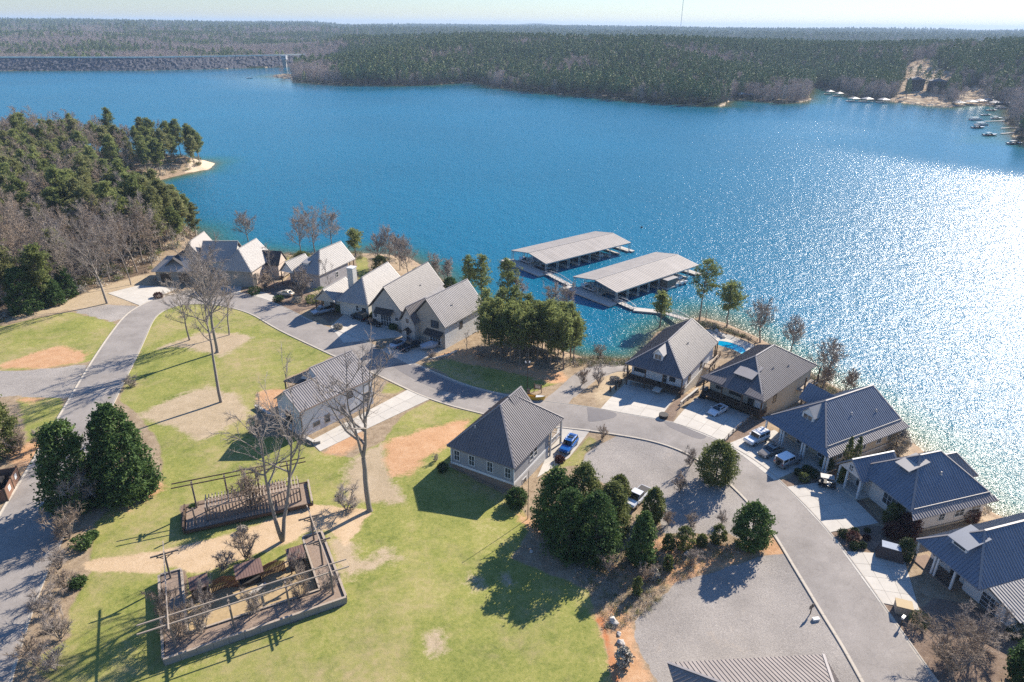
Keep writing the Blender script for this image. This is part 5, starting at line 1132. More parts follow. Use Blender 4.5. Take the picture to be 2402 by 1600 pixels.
# ---------------------------------------------------------------- marina
def marina(FL, FR, BL, label, nb, seed):
    a = Vector(at('H', *FL, 3.6)); b_ = Vector(at('H', *FR, 3.6)); c = Vector(at('H', *BL, 3.6)); W_ = (b_-a).length; L = (c-a).length
    ey = (c-a).normalized(); ex = Vector((ey.y, -ey.x)); o_ = (a+b_)/2-ex*W_/2
    r = empty('boat_shelter', (o_.x, o_.y, 0), math.atan2(ex.y, ex.x), label, 'boat shelter', 'covered docks of the marina')
    xm = W_/2; zr = 5.0; ze = 3.6
    f, e = hipfaces(0, W_, 0, L, ze, zr); mb = MB()
    for g_ in f: lo = [(p[0],p[1],p[2]-.1) for p in g_]; mb.add(list(g_)+lo, [(0,1,2,3),(7,6,5,4),(0,4,5,1),(1,5,6,2),(2,6,7,3),(3,7,4,0)])
    ro = mb.build('roof', M_metalf, r)
    for g_ in f: roof_panels(g_, .9, M_metalf, ro, True, (.04,.035))
    mb = MB(); mb.bar((xm,0,zr+.08),(xm,L,zr+.08),.35,.04); mb.build('ridge_cap', M_metalw, ro)
    mb = MB()
    for q in range(9): mb.bar((0,.1,ze-.25),(xm,.1,zr-.3),.06) if q == 0 else None
    mb.bar((xm,.1,zr-.3),(W_,.1,ze-.25),.06); mb.bar((0,.1,ze-.35),(W_,.1,ze-.35),.06)
    for x_ in np.arange(1.2, W_, 1.2): mb.bar((x_,.1,ze-.35),(x_,.1,ze+ (1-abs(x_-xm)/xm)*(zr-ze)-.15),.04)
    mb.build('truss', M_steel, r)
    MB().box(-1.2, W_+.6, -3.4, -.3, .15, .55).build('walkway', M_dock, r)
    MB().box(xm-1.1, xm+1.1, -.3, L, .15, .55).build('walkway', M_dock, r)
    n = 8
    for i in range(n+1):
        y_ = .4+(L-.9)*i/n
        for sx in (0,1):
            x0, x1 = (.2, xm-1.1) if sx == 0 else (xm+1.1, W_-.2)
            MB().box(x0,x1,y_-.4,y_+.4,.15,.55).build('finger_dock', M_dock, r)
            xo = .3 if sx == 0 else W_-.3
            for dy in (-.3,.3): MB().box(xo-.07,xo+.07,y_+dy-.07,y_+dy+.07,-.2,ze-.05).build('post', M_steel, r)
            xi = xm-1.0 if sx==0 else xm+1.0; MB().box(xi-.06,xi+.06,y_-.06,y_+.06,.55,zr-.2).build('post', M_steel, r)
            mb = MB(); mb.bar((xo,y_-.3,ze-.5),(xo+(2 if sx==0 else -2),y_-.3,ze-.1),.05); mb.bar((xo,y_-.3,ze-.12),(xi,y_-.3,zr-.45),.05); mb.build('brace', M_steel, r)
    for x_ in (.1, W_-.1): MB().box(x_-.1,x_+.1,0,L,ze-.3,ze-.1).build('eave_beam', M_steel, r)
    MB().box(-1.2, W_+.6, L+.1, L+1.6, .15, .55).build('walkway', M_dock, r)
    return r, ex, ey, W_, L
rA, exA, eyA, WA, LA = marina((205,340),(500,470),(975,165),'covered boat dock with pale low-pitched roof, the farther one out in the lake',0,1)
rB, exB, eyB, WB, LB = marina((775,580),(1150,735),(1530,355),'covered boat dock with pale low-pitched roof, the one nearer the shore with a shed',0,2)
mb = MB(); mb.box(-1.6,1.6,-2.2,2.2,.55,2.9); shd = empty('dock_shed', (rB.location[0]+exB.x*(WB+.2)+eyB.x*23, rB.location[1]+exB.y*(WB+.2)+eyB.y*23, 0), math.atan2(exB.y,exB.x), 'small board shed on the right side of the nearer boat shelter', 'shed')
mb.build('wall', M_woodg, shd); MB().box(-1.9,1.9,-2.6,2.6,2.92,3.06).build('roof', M_metalw, shd); MB().box(-2,2,-2.6,2.6,.1,.54).build('floor', M_dock, shd)
def gangway(p, q, label, w_=1.7, h0=.55, h1=.55, arch=True):
    p = Vector(p); q = Vector(q); L = (q-p).length; a = math.atan2(q.y-p.y, q.x-p.x)
    r = empty('gangway', (p.x,p.y,0), a, label, 'gangway', 'gangways linking the docks'); zz = lambda u: h0+(h1-h0)*u
    mb = MB(); mb.add([(0,-w_/2,zz(0)),(L,-w_/2,zz(1)),(L,w_/2,zz(1)),(0,w_/2,zz(0)),(0,-w_/2,zz(0)-.15),(L,-w_/2,zz(1)-.15),(L,w_/2,zz(1)-.15),(0,w_/2,zz(0)-.15)],[(0,1,2,3),(7,6,5,4),(0,4,5,1),(1,5,6,2),(2,6,7,3),(3,7,4,0)]); mb.build('deck', M_dock, r)
    for s_ in (-1,1):
        mb = MB(); n = max(4, int(L/1.3)); prev = None; up = lambda u: .55+.75*math.sin(math.pi*min(max(u,0),1)) if arch else 1.0
        for i in range(n+1):
            u = i/n; b0 = Vector((L*u, s_*w_/2, zz(u))); t0 = b0+Vector((0,0,up(u))); mb.bar(b0,t0,.06)
            if prev: mb.bar(prev[1],t0,.09); mb.bar(prev[0],t0,.05)
            prev = (b0,t0)
        mb.build('handrail', M_steel, r)
    return r
gangway(at('H',500,545,.5), at('H',740,665,.5), 'white truss gangway linking the two boat shelters')
gangway(at('H',1130,795,.5), at('H',1320,880,.5), 'white truss gangway just off the near shelter')
gangway(at('H',1560,905,.5), at('H',1800,985,1.6), 'white arched gangway climbing to the shore by the pool', 1.9, .55, 1.9)
fl = MB(); pA, pB = Vector(at('H',1320,880,.5)), Vector(at('H',1560,905,.5)); d = (pB-pA).normalized(); nn = Vector((-d.y,d.x))
fl.add([(*(pA-nn*1.3),.5),(*(pB-nn*1.1),.5),(*(pB+nn*1.1),.5),(*(pA+nn*1.3),.5)]+[(*(pA-nn*1.3),.1),(*(pB-nn*1.1),.1),(*(pB+nn*1.1),.1),(*(pA+nn*1.3),.1)],[(0,1,2,3),(7,6,5,4),(0,4,5,1),(1,5,6,2),(2,6,7,3),(3,7,4,0)])
tag(fl.build('floating_platform', M_dock), 'pale floating platform between the last two gangways', 'platform')

# ---------------------------------------------------------------- boats
M_hullw = paint('white_gelcoat', (.72,.72,.70), .3, 0); M_hulld = paint('dark_gelcoat', (.03,.04,.06), .3, 0); M_canvas = mat('blue_canvas', (.03,.10,.28), .9, .1, 2); M_cover = mat('grey_boat_cover', (.33,.37,.43), .85, .25, 1.5, bmp=.3)
def boat(loc, rz, label, L=6.5, w_=2.3, hull=None, kind='runabout', z=0., group='boats in and around the docks', name='motorboat'):
    hull = hull or M_hullw; r = empty(name, (loc[0], loc[1], z), rz, label, 'boat', group)
    if kind == 'pontoon':
        for s_ in (-1,1):
            mb = MB(); mb.tube((-L/2,s_*w_*.36,.15),(L*.4,s_*w_*.36,.15),.32,.32,8); mb.tube((L*.4,s_*w_*.36,.15),(L/2,s_*w_*.36,.35),.32,.05,8); mb.build('pontoon', M_alu, r)
        MB().box(-L/2,L*.46,-w_/2,w_/2,.45,.55).build('deck', M_hullw, r)
        mb = MB(); mb.box(-L/2+.2,L*.42,-w_/2,-w_/2+.06,.55,1.15).box(-L/2+.2,L*.42,w_/2-.06,w_/2,.55,1.15).box(L*.42,L*.42+.06,-w_/2,w_/2,.55,1.15); mb.build('fence', hull, r)
        mb = MB()
        for x_ in (-L*.35,L*.12):
            for s_ in (-1,1): mb.bar((x_,s_*w_*.44,1.1),(x_,s_*w_*.44,2.35),.05)
        mb.build('bimini_frame', M_alu, r); MB().box(-L*.4,L*.17,-w_*.5,w_*.5,2.35,2.43).build('bimini', M_hullw, r)
        mb = MB(); mb.box(-L*.4,-L*.25,-w_*.4,w_*.4,.55,.95).box(L*.1,L*.36,-w_*.42,-w_*.22,.55,.9); mb.build('seat', M_cover, r)
        return r
    xs = [(-.5,.95,.25,.95),(-.2,1.,.1,.95),(.1,1.,.05,1.0),(.32,.72,.12,1.08),(.46,.25,.4,1.15),(.5,.03,.9,1.18)]; V=[];F=[]
    for x_, k, zl, zh in xs: V += [(x_*L,-w_/2*k,zh),(x_*L,-w_/2*k*.9,zl+.35),(x_*L,0,zl-.1),(x_*L,w_/2*k*.9,zl+.35),(x_*L,w_/2*k,zh)]
    for i in range(5):
        for j in range(4): a = i*5+j; F.append((a,a+1,a+6,a+5))
    F.append((4,3,2,1,0)); MB().add(V,F).build('hull', hull, r)
    if kind == 'covered':
        V=[];F=[]
        for x_, k, zl, zh in xs:
            hgt = {-.5:.15,-.2:.55,.1:.75,.32:.4,.46:.12,.5:.03}[x_]; V += [(x_*L,-w_/2*k*1.03,zh),(x_*L,-w_/2*k*.6,zh+hgt*.75),(x_*L,0,zh+hgt),(x_*L,w_/2*k*.6,zh+hgt*.75),(x_*L,w_/2*k*1.03,zh)]
        for i in range(5):
            for j in range(4): a = i*5+j; F.append((a,a+5,a+6,a+1))
        F.append((0,1,2,3,4)); MB().add(V,F).build('cover', M_cover, r)
    else:
        MB().add([(.1*L,-w_*.47,.98),(.5*L,0,1.17),(.1*L,w_*.47,.98),(.32*L,-w_*.34,1.07),(.32*L,w_*.34,1.07)],[(0,3,4,2),(3,1,4)]).build('foredeck', M_hullw, r)
        MB().add([(.1*L,-w_*.4,1.0),(.1*L,w_*.4,1.0),(.02*L,w_*.36,1.5),(.02*L,-w_*.36,1.5),(.11*L,-w_*.4,1.0),(.11*L,w_*.4,1.0)],[(0,1,2,3),(5,4,3,2)]).build('windscreen', M_cglass, r)
        MB().box(-L*.45,.08*L,-w_*.4,w_*.4,.4,.5).build('cockpit_floor', M_cover, r)
        mb = MB(); mb.box(-L*.44,-L*.34,-w_*.38,w_*.38,.5,.95).box(-L*.1,-L*.02,-w_*.34,-w_*.1,.5,1.0).box(-L*.1,-L*.02,w_*.1,w_*.34,.5,1.0); mb.build('seat', M_white, r)
        if kind == 'tower':
            mb = MB(); mb.tube((-.1*L,-w_*.45,1),(-.14*L,-w_*.4,2.2),.04); mb.tube((-.1*L,w_*.45,1),(-.14*L,w_*.4,2.2),.04); mb.tube((-.14*L,-w_*.4,2.2),(-.14*L,w_*.4,2.2),.04); mb.build('tower', M_alu, r)
            MB().box(-.3*L,.02*L,-w_*.42,w_*.42,2.25,2.32).build('bimini', hull, r)
    return r
def inslip(rr_, ex, ey, W_, L, side, i, label, **k):
    x_ = (W_*.25-.4) if side == 0 else (W_*.75+.4); y_ = .4+(L-.9)*(i+.5)/8; p = (rr_.location[0]+ex.x*x_+ey.x*y_, rr_.location[1]+ex.y*x_+ey.y*y_)
    return boat(p, math.atan2(ex.y,ex.x)+(math.pi if side == 0 else 0), label, **k)
inslip(rA,exA,eyA,WA,LA,1,0,'dark-hulled motorboat in the nearest slip of the farther shelter',hull=M_hulld,kind='tower')
inslip(rA,exA,eyA,WA,LA,0,0,'white motorboat at the open end of the farther shelter')
inslip(rA,exA,eyA,WA,LA,1,5,'white motorboat far inside the right side of the farther shelter')
inslip(rB,exB,eyB,WB,LB,0,0,'white motorboat with tower at the open end of the nearer shelter',kind='tower')
inslip(rB,exB,eyB,WB,LB,1,1,'dark motorboat in the second slip of the nearer shelter',hull=M_hulld)
inslip(rB,exB,eyB,WB,LB,1,6,'white pontoon boat just past the shed of the nearer shelter',kind='pontoon')
for k,(x_,y_) in enumerate(((1690,665),(1735,650),(1775,640))):
    p = at('H', x_, y_, .2); boat(p, math.atan2(exB.y,exB.x)+.3, ['low white water scooter nearest the dock shed','low white water scooter between the two others by the nearer shelter','low white water scooter farthest from the dock shed'][k], L=2.9, w_=1.1, group='water scooters by the nearer shelter', name='water_scooter')
p = at('A', 1725, 541, 0); boat(p, .2, 'tiny white speedboat alone on the open lake before the sandy spit', L=9, w_=3.2, group=None, name='speedboat')
tag(MB().tube((*at('H',1392,134,0),-.1),(*at('H',1392,134,0),.5),.45,.3,10).build('buoy', M_dark), 'small dark buoy alone in the open water beyond the boat shelters', 'buoy')
tag(MB().tube((*at('H',1978,1000,0),-.5),(*at('H',1978,1000,0),3.4),.11,.09,8).build('mooring_post', M_wood), 'thin dark post standing in the water between two pines', 'post')

# private docks on the far right shore
def pdock(x, y, rz, label, L=9, w_=7, roof=True, rm=None):
    p = at('b', x, y, 0); r = empty('boathouse', (p[0], p[1], 0), rz, label, 'boathouse', 'private docks on the far right shore')
    mb = MB(); mb.box(-L/2,L/2,-w_/2-1.2,-w_/2,.3,.7).box(-L/2,L/2,w_/2,w_/2+1.2,.3,.7).box(-L/2-2.5,-L/2,-w_/2-1.2,w_/2+1.2,.3,.7); mb.build('deck', M_dock, r)
    if roof:
        for sx in (-1,1):
            for sy in (-1,1): MB().box(sx*L*.45-.12,sx*L*.45+.12,sy*w_*.5-.12,sy*w_*.5+.12,.5,3.2).build('post', M_wood, r)
        f, e = hipfaces(-L/2-.6,L/2+.6,-w_/2-.8,w_/2+.8,3.2,5.0,-w_/2+2.5,w_/2-2.5); mb = MB()
        for g_ in f:
            n = len(g_); lo = [(q[0],q[1],q[2]-.12) for q in g_]; mb.add(list(g_)+lo, [tuple(range(n)), tuple(range(2*n-1,n-1,-1))]+[((i+1)%n,i,n+i,n+(i+1)%n) for i in range(n)])
        mb.build('roof', rm or M_metalw, r)
    return r
for x,y,rz,l_ in ((-175,445,.3,'hip-roofed boathouse, fifth from the right along the far inlet'),(-290,442,.2,'hip-roofed boathouse in the middle of the far inlet'),(-420,395,.2,'small hip-roofed boathouse, second from the inlet mouth'),(-500,378,.2,'small hip-roofed boathouse, nearest the inlet mouth'),
                  (628,478,.1,'hip-roofed boathouse at the foot of the cleared slope'),(-30,452,.2,'largest hip-roofed boathouse with bright roof, left of the cleared slope'),(915,440,.1,'hip-roofed boathouse left of the twin docks'),(950,478,.1,'low hip-roofed boathouse behind the dark boat'),(1060,478,.2,'hip-roofed boathouse at the head of the right cove'),(815,462,.1,'long low boathouse right of the cleared slope'),(735,470,.1,'bright-roofed boathouse just right of the cleared slope'),(1010,445,.2,'boathouse among the trees at the back of the right cove'),(880,455,.1,'pale-roofed boathouse second from the cleared slope')):
    s_ = .8 if 'small' in l_ else 1.0; pdock(x, y, rz, l_, 9*s_, 7*s_)
CRb = (('pontoon',780,600,'white pontoon boat, upper of the group at the far right',M_hullw),('tower',800,670,'dark-hulled cruiser with white top in the far right group',M_hulld),('pontoon',830,645,'long white houseboat above the dark cruiser',M_hullw),('tower',905,735,'dark cruiser, lower of the far right group',M_hulld),('tower',1120,810,'large dark cruiser cut by the right edge',M_hulld),('pontoon',1000,500,'white pontoon boat at the back of the right cove',M_hullw),('runabout',870,560,'white motorboat above the pontoon boat at far right',M_hullw),('tower',960,590,'white boat between two jetties at far right',M_hullw),('runabout',920,520,'dark boat before the low boathouse',M_hulld))
for kd, x, y, l_, hm in CRb: boat(at('b',x,y,.3), .15, l_, 12, 3.6, hm, kind=kd, group='boats moored at the far right')
for i,(x0,y0,x1,y1) in enumerate(((860,615,1090,607),(1000,675,1300,660),(1000,722,1300,700),(600,430,760,482),(800,292,980,380))):
    a_, b_ = (at('b',x0,y0,.5), at('b',x1,y1,.5)) if i < 3 else (FG(2080+x0*.26789,120+y0*.26789), FG(2080+x1*.26789,120+y1*.26789)); mb = MB()
    za = .5 if i < 3 else float(HF(np.array([a_[0]]),np.array([a_[1]]))[0])+.6; zb = .5 if i < 3 else float(HF(np.array([b_[0]]),np.array([b_[1]]))[0])+.6
    mb.bar((*a_,za),(*b_,zb),1.6,.25); tag(mb.build('footbridge', M_dock), ['narrow pale jetty reaching left from the right edge, uppermost of three','narrow pale jetty reaching left from the right edge, middle of three','narrow pale jetty reaching left from the right edge, lowest of three','pale stepped walk down to the docks right of the cleared slope','pale path bridge winding down the wooded slope at far right'][i], 'jetty')
# blue-topped dock in the far cove, small docks by the middle cove
p = at('C', 425, 672, 0); r = empty('blue_boathouse', (p[0],p[1],0), .1, 'dock with bright blue canopy in the small far cove', 'boathouse'); MB().box(-9,9,-4,4,.3,.8).build('deck', M_dock, r); MB().add([(-8,-4,4),(9,-4,3.4),(9,4,4.4),(-8,4,5),(-8,-4,3.8),(9,-4,3.2),(9,4,4.2),(-8,4,4.8)],[(0,1,2,3),(7,6,5,4),(0,4,5,1),(1,5,6,2),(2,6,7,3),(3,7,4,0)]).build('canopy', mat('bright_blue_canvas',(.02,.25,.55),.7,.1,.3), r)
for x_ in (-7,0,8): MB().box(x_-.15,x_+.15,-3.9,-3.6,.5,3.7).build('post', M_steel, r)
for x, l_ in ((875,'small pale jetty under the trees of the middle cove'),(985,'second small pale jetty near the middle cove point')):
    p = at('B', x, 573, .4); tag(MB().obox(p, .1, 7, 2, .1, .7).build('jetty', M_concrete), l_, 'jetty')
# cleared hillside with two big dark houses
for x, y, l_ in ((238,275,'large dark house on the cleared far slope, left one'),(425,290,'large dark house on the cleared far slope, right one')):
    q = FG(2080+x*.26789, 120+(y+70)*.26789); zz = float(HF(np.array([q[0]]),np.array([q[1]]))[0]); r = empty('hillside_house', (q[0],q[1],zz), -.25, l_, 'house')
    MB().box(-8,8,-6,6,-6,12).build('wall', mat('dark_stone_house',(.06,.055,.055),.9,.2,.3), r); f, e = hipfaces(-8.8,8.8,-7,7,12.05,15,-3,3) ; mb = MB()
    for g_ in f:
        n = len(g_); lo = [(v[0],v[1],v[2]-.3) for v in g_]; mb.add(list(g_)+lo, [tuple(range(n)), tuple(range(2*n-1,n-1,-1))]+[((i+1)%n,i,n+i,n+(i+1)%n) for i in range(n)])
    mb.build('roof', mat('dark_hill_roof',(.16,.15,.15),.8,.2,.3), r)
    for i in range(4):
        for j in range(2): MB().box(-7+i*3.8,-4.6+i*3.8,-6.1,-6.02,1+j*5,4+j*5).build('window', M_glass, r)

# ---------------------------------------------------------------- pool terrace
ctr = [G('a',x,y) for x,y in ((840,400),(1250,340),(1450,400),(1800,520),(2120,640),(2000,760),(1830,830),(1600,960),(1350,960),(1060,930),(950,600))]
zp = 2.75
terr = MB(); terr.prism([at('a',x,y,zp) for x,y in ((850,420),(1230,380),(1500,440),(1800,560),(2080,680),(1960,790),(1750,1000),(1500,960),(1300,965),(1050,960),(900,700))], 1.0, zp)
tr_ = terr.build('pool_terrace', M_concrete); tag(tr_, kind='structure')
def smooth_closed(pts, k=40): return [tuple(v) for v in resample(pts+[pts[0]], k=k+1)[:-1]]
pool = smooth_closed([at('a',x,y,zp) for x,y in ((1130,600),(1250,585),(1500,625),(1720,710),(1850,800),(1800,900),(1640,915),(1400,870),(1180,810),(1060,740))])
pc = Vector((sum(p[0] for p in pool)/40, sum(p[1] for p in pool)/40)); rp = empty('swimming_pool', (pc.x,pc.y,zp), 0, 'kidney-shaped turquoise swimming pool behind the white lake house', 'pool')
L_ = lambda s_, z: [(( p[0]-pc.x)*s_, (p[1]-pc.y)*s_, z) for p in pool]
V = L_(1.09,.05)+L_(1.09,-.1)+L_(1,.05)+L_(1,-.0); n=40; F=[]
for i in range(n): j=(i+1)%n; F += [(i,j,2*n+j,2*n+i),(n+i,n+j,j,i),(2*n+i,2*n+j,3*n+j,3*n+i)]
MB().add(V,F).build('coping', M_concrete, rp)
M_poolw, t, b = newmat('pool_water'); co = objco(t); sx = N(t,'ShaderNodeSeparateXYZ'); t.links.new(co,sx.inputs[0])
deep = mth(t,'ADD',mth(t,'ADD',sx.outputs[1],mth(t,'MULTIPLY',sx.outputs[0],.75)),mth(t,'MULTIPLY',noise(t,1.2,2,.5,co),.6))
t.links.new(ramp(t,mth(t,'MULTIPLY_ADD',deep,.5,.42,clamp=True),[(.3,(.22,.66,.72)),(.5,(.12,.55,.66)),(.55,(.0,.28,.48))]), b.inputs['Base Color']); b.inputs['Roughness'].default_value=.06; bump(t,b,noise(t,2.5,2,.5,co),.15,.05)
MB().add(L_(1.0,.02),[tuple(range(n))]).build('water', M_poolw, rp)
def fence(line, z, label, h_=1.15, m=None, name='fence', sp_=1.9, pk_=.0, group=None):
    p = resample(line, sp_); r = empty(name, (p[0].x,p[0].y,0), 0, label, 'fence', group); o = p[0]
    P3 = [Vector((q.x-o.x, q.y-o.y, (z if z is not None else hq(q.x,q.y)))) for q in p]
    for q in P3: MB().box(q.x-.07,q.x+.07,q.y-.07,q.y+.07,q.z-.3,q.z+h_+.05).build('post', m or M_wood, r)
    mb = MB(); mb2 = MB()
    for a,b_ in zip(P3[:-1],P3[1:]):
        for k in (.15,.55,1.0): mb.bar(a+Vector((0,0,h_*k)), b_+Vector((0,0,h_*k)), .06,.07)
        if pk_:
            m_ = int((b_-a).length/pk_)
            for i in range(1,m_): q = a.lerp(b_,i/m_); mb2.bar(q+Vector((0,0,.1)), q+Vector((0,0,h_)), .03)
    mb.build('rail', m or M_wood, r)
    if pk_: tag(mb2.build('picket', m or M_wood, r), kind='stuff')
fence([at('a',x,y,zp+.0) for x,y in ((1230,390),(1420,440),(1600,500),(1760,570),(1900,620),(2060,700))], zp, 'wooden rail fence along the lake side of the pool terrace', pk_=.3)
fence([at('a',x,y,zp) for x,y in ((1060,935),(1200,930),(1380,960),(1600,930))], zp, 'dark rail fence on the house side of the pool', pk_=.3)
fence([G('a',x,y) for x,y in ((600,150),(900,215),(1290,300),(1700,440),(2110,625))], None, 'weathered low fence following the shore above the pool', 1.0, M_woodg)
rs = np.random.RandomState(9)
def rock(loc, s_, label=None, group=None, cat='rock', m=None, seed=0, name='rock'):
    r0 = np.random.RandomState(seed); import bmesh as bm_; b0 = bm_.new(); bm_.ops.create_icosphere(b0, subdivisions=2, radius=1)
    for v in b0.verts:
        n = v.co.normalized(); k = 1+.28*math.sin(n.x*3.1+seed)*math.cos(n.y*2.7-seed)+.18*math.sin(n.z*5+seed*2+n.x*4)+r0.uniform(-.08,.08); v.co = Vector((n.x*k*s_[0], n.y*k*s_[1], n.z*k*s_[2]))
    me = bpy.data.meshes.new('rock'); b0.to_mesh(me); b0.free(); me.materials.append(m or M_rock); o = link(bpy.data.objects.new(name, me)); o.location = loc; o.rotation_euler = (0,0,r0.rand()*6); return tag(o, label, cat, group)
for i,(x,y) in enumerate(((1000,400),(1080,440),(1050,490),(1180,380),(1250,450),(1130,520),(1330,500))):
    q = at('a',x,y,zp); rock((q[0],q[1],zp+.25),(.55+.25*rs.rand(),.5+.2*rs.rand(),.4+.2*rs.rand()),'pale boulder in the rock garden at the left end of the pool','rock garden boulders beside the pool',seed=i)
for i,(c,x,y,s_) in enumerate((('M',935,1020,.7),('M',985,1125,.32),('M',1000,1205,.5),('M',1605,400,.6),('M',400,210,.35),('M',180,370,.3))):
    q = G3(c,x,y); rock((q[0],q[1],q[2]+s_*.3),(s_,s_*.75,s_*.6),['large white boulder at the head of the red gully','small white boulder in the red gully, between two larger','long white boulder lower down the red gully','grey boulder among the saplings below the gravel lot','small pale rock in the shade of the evergreen clump','pale rock at the lawn edge below the evergreen clump'][i],seed=20+i)

# ---------------------------------------------------------------- cars
def wheel_mesh():
    mb = MB(); mb.tube((0,-.11,0),(0,.11,0),.34,.34,16); t_ = mb.mesh('tyre', M_black); mb = MB(); mb.tube((0,-.125,0),(0,.125,0),.21,.21,12); return t_, mb.mesh('rim', M_alu)
TY, RM = wheel_mesh()
KIND = {  # length, width, stations (x, zlow, zhigh, w), greenhouse (x0base,x1base,x0top,x1top,ztop,wtop)
 'sedan': (4.7,1.82,[(-.5,.45,.86,.82),(-.47,.28,.98,.94),(-.3,.22,1.02,1),(0,.2,.98,1),(.28,.22,.92,1),(.45,.28,.76,.93),(.5,.42,.66,.78)],(-.36,.2,-.23,.04,1.44,.74)),
 'coupe': (4.5,1.95,[(-.5,.5,.84,.84),(-.46,.3,.94,.96),(-.28,.2,.98,1.02),(0,.16,.84,.96),(.26,.18,.82,1.02),(.43,.2,.64,.92),(.5,.3,.48,.68)],(-.34,.16,-.2,.0,1.18,.66)),
 'suv': (4.8,1.92,[(-.5,.5,1.0,.86),(-.48,.35,1.12,.96),(-.3,.28,1.12,1),(0,.28,1.1,1),(.3,.28,1.06,1),(.46,.35,.96,.94),(.5,.5,.82,.82)],(-.48,.2,-.43,.08,1.74,.8)),
 'boxy': (4.75,2.02,[(-.5,.55,1.15,.95),(-.49,.45,1.2,.98),(-.3,.42,1.2,1),(0,.42,1.2,1),(.3,.42,1.16,1),(.47,.45,1.12,.97),(.5,.55,1.02,.92)],(-.49,.14,-.47,.1,1.9,.88)),
 'pickup': (5.6,1.98,[(-.5,.55,1.05,.94),(-.49,.45,1.1,.98),(-.3,.42,1.1,1),(0,.42,1.12,1),(.3,.42,1.1,1),(.46,.45,1.0,.96),(.5,.6,.86,.86)],(-.1,.26,-.07,.14,1.86,.8))}
def car(kind, c, xy, xy2, label, colm, z=None, roofm=None, extra=(), name='parked_car', cat='car', group='cars parked in the driveways'):
    """xy = ground point under the middle, xy2 = a point in front of it"""
    p = G(c, *xy); q = G(c, *xy2); a = math.atan2(q[1]-p[1], q[0]-p[0]); zz = hq(*p)+.08
    L, W_, st, gh = KIND[kind]; r = empty(name, (p[0],p[1],zz), a, label, cat, group); V=[];F=[]
    for x_, zl, zh, k in st:
        w2 = W_/2*k; V += [(x_*L,-w2*.9,zl),(x_*L,-w2,zl+.14),(x_*L,-w2,zh-.16),(x_*L,-w2*.86,zh),(x_*L,w2*.86,zh),(x_*L,w2,zh-.16),(x_*L,w2,zl+.14),(x_*L,w2*.9,zl)]
    for i in range(len(st)-1):
        for j in range(8): a0 = i*8+j; a1 = i*8+(j+1)%8; F.append((a0,a1,a1+8,a0+8))
    F.append(tuple(range(7,-1,-1))); F.append(tuple((len(st)-1)*8+j for j in range(8)))
    bd = MB().add(V,F).build('body', colm, r)
    x0,x1,x2,x3,zt,wt = gh; x0*=L;x1*=L;x2*=L;x3*=L; wb = W_/2*.86; wt = W_/2*wt; zb = min(s_[2] for s_ in st if abs(s_[0]) < .35)-.06
    if kind == 'pickup':
        MB().box(-L*.47,-L*.115,-W_*.40,W_*.40,.62,1.115).build('load_bed', M_dark, r)
    cb = MB(); cb.add([(x0,-wb,zb),(x1,-wb,zb),(x1,wb,zb),(x0,wb,zb),(x2,-wt,zt),(x3,-wt,zt),(x3,wt,zt),(x2,wt,zt)],[(4,5,6,7),(0,1,5,4),(1,2,6,5),(2,3,7,6),(3,0,4,7)])
    cab = cb.build('cabin', roofm or colm, r)
    def pane(a_, b_, c_, d_, ins, nm):
        P = [Vector(v) for v in (a_,b_,c_,d_)]; cen = sum(P, Vector())/4; nrm = (P[1]-P[0]).cross(P[2]-P[0]).normalized(); nrm = nrm if nrm.dot(cen-Vector((0,0,zb))) > 0 else -nrm
        MB().add([cen+(v-cen)*ins+nrm*.012 for v in P],[(0,1,2,3)] if (P[1]-P[0]).cross(P[2]-P[0]).dot(nrm) > 0 else [(3,2,1,0)]).build(nm, M_cglass, r)
    tz = zb+.1
    pane((x1,-wb,zb+.06),(x1,wb,zb+.06),(x3,wt,zt),(x3,-wt,zt),.9,'windscreen'); pane((x0,wb,zb+.06),(x0,-wb,zb+.06),(x2,-wt,zt),(x2,wt,zt),.84,'rear_window')
    for s_ in (-1,1):
        m0 = (x0+x1)/2-.05*L; m1 = (x2+x3)/2-.03*L
        pane((x0,s_*wb,zb+.12),(m0,s_*wb,zb+.12),(m1,s_*wt,zt),(x2,s_*wt,zt),.84,'side_window'); pane((m0,s_*wb,zb+.12),(x1,s_*wb,zb+.12),(x3,s_*wt,zt),(m1,s_*wt,zt),.84,'side_window')
        for x_ in (-.31,.31):
            wr = .34 if kind not in ('boxy','pickup') else .42
            w1 = link(bpy.data.objects.new('wheel', TY), r); w1.location = (x_*L, s_*(W_/2-.1), wr); w1.scale = (wr/.34,1,wr/.34); link(bpy.data.objects.new('rim', RM), w1)
        zh = st[-1][2]-.1; MB().box(.47*L,.497*L,s_*W_*.36-.2,s_*W_*.36+.2,zh-.06,zh+.06).build('headlight', M_lamp, r)
        MB().box(-.503*L,-.485*L,s_*W_*.39-.14,s_*W_*.39+.14,st[0][2]-.2,st[0][2]-.02).build('tail_light', M_tail, r)
        MB().box(x1-.25,x1-.05,s_*(W_/2+.03)-.12,s_*(W_/2+.03)+.12,zb+.08,zb+.24).build('mirror', colm, r)
    if 'sunroof' in extra: MB().box((x2+x3)/2-.5,(x2+x3)/2+.45,-wt*.6,wt*.6,zt+.002,zt+.02).build('sunroof', M_cglass, r)
    if 'rack' in extra:
        mb = MB()
        for s_ in (-1,1): mb.bar((x2+.1,s_*wt*.85,zt+.07),(x3-.1,s_*wt*.85,zt+.07),.05)
        for k in (.2,.5,.8): mb.bar((x2+(x3-x2)*k,-wt*.85,zt+.08),(x2+(x3-x2)*k,wt*.85,zt+.08),.05)
        mb.build('roof_rack', M_alu, r)
    if 'spare' in extra: MB().tube((-L*.5-.22,0,1.05),(-L*.5,0,1.05),.38,.38,14).build('spare_wheel', M_black, r)
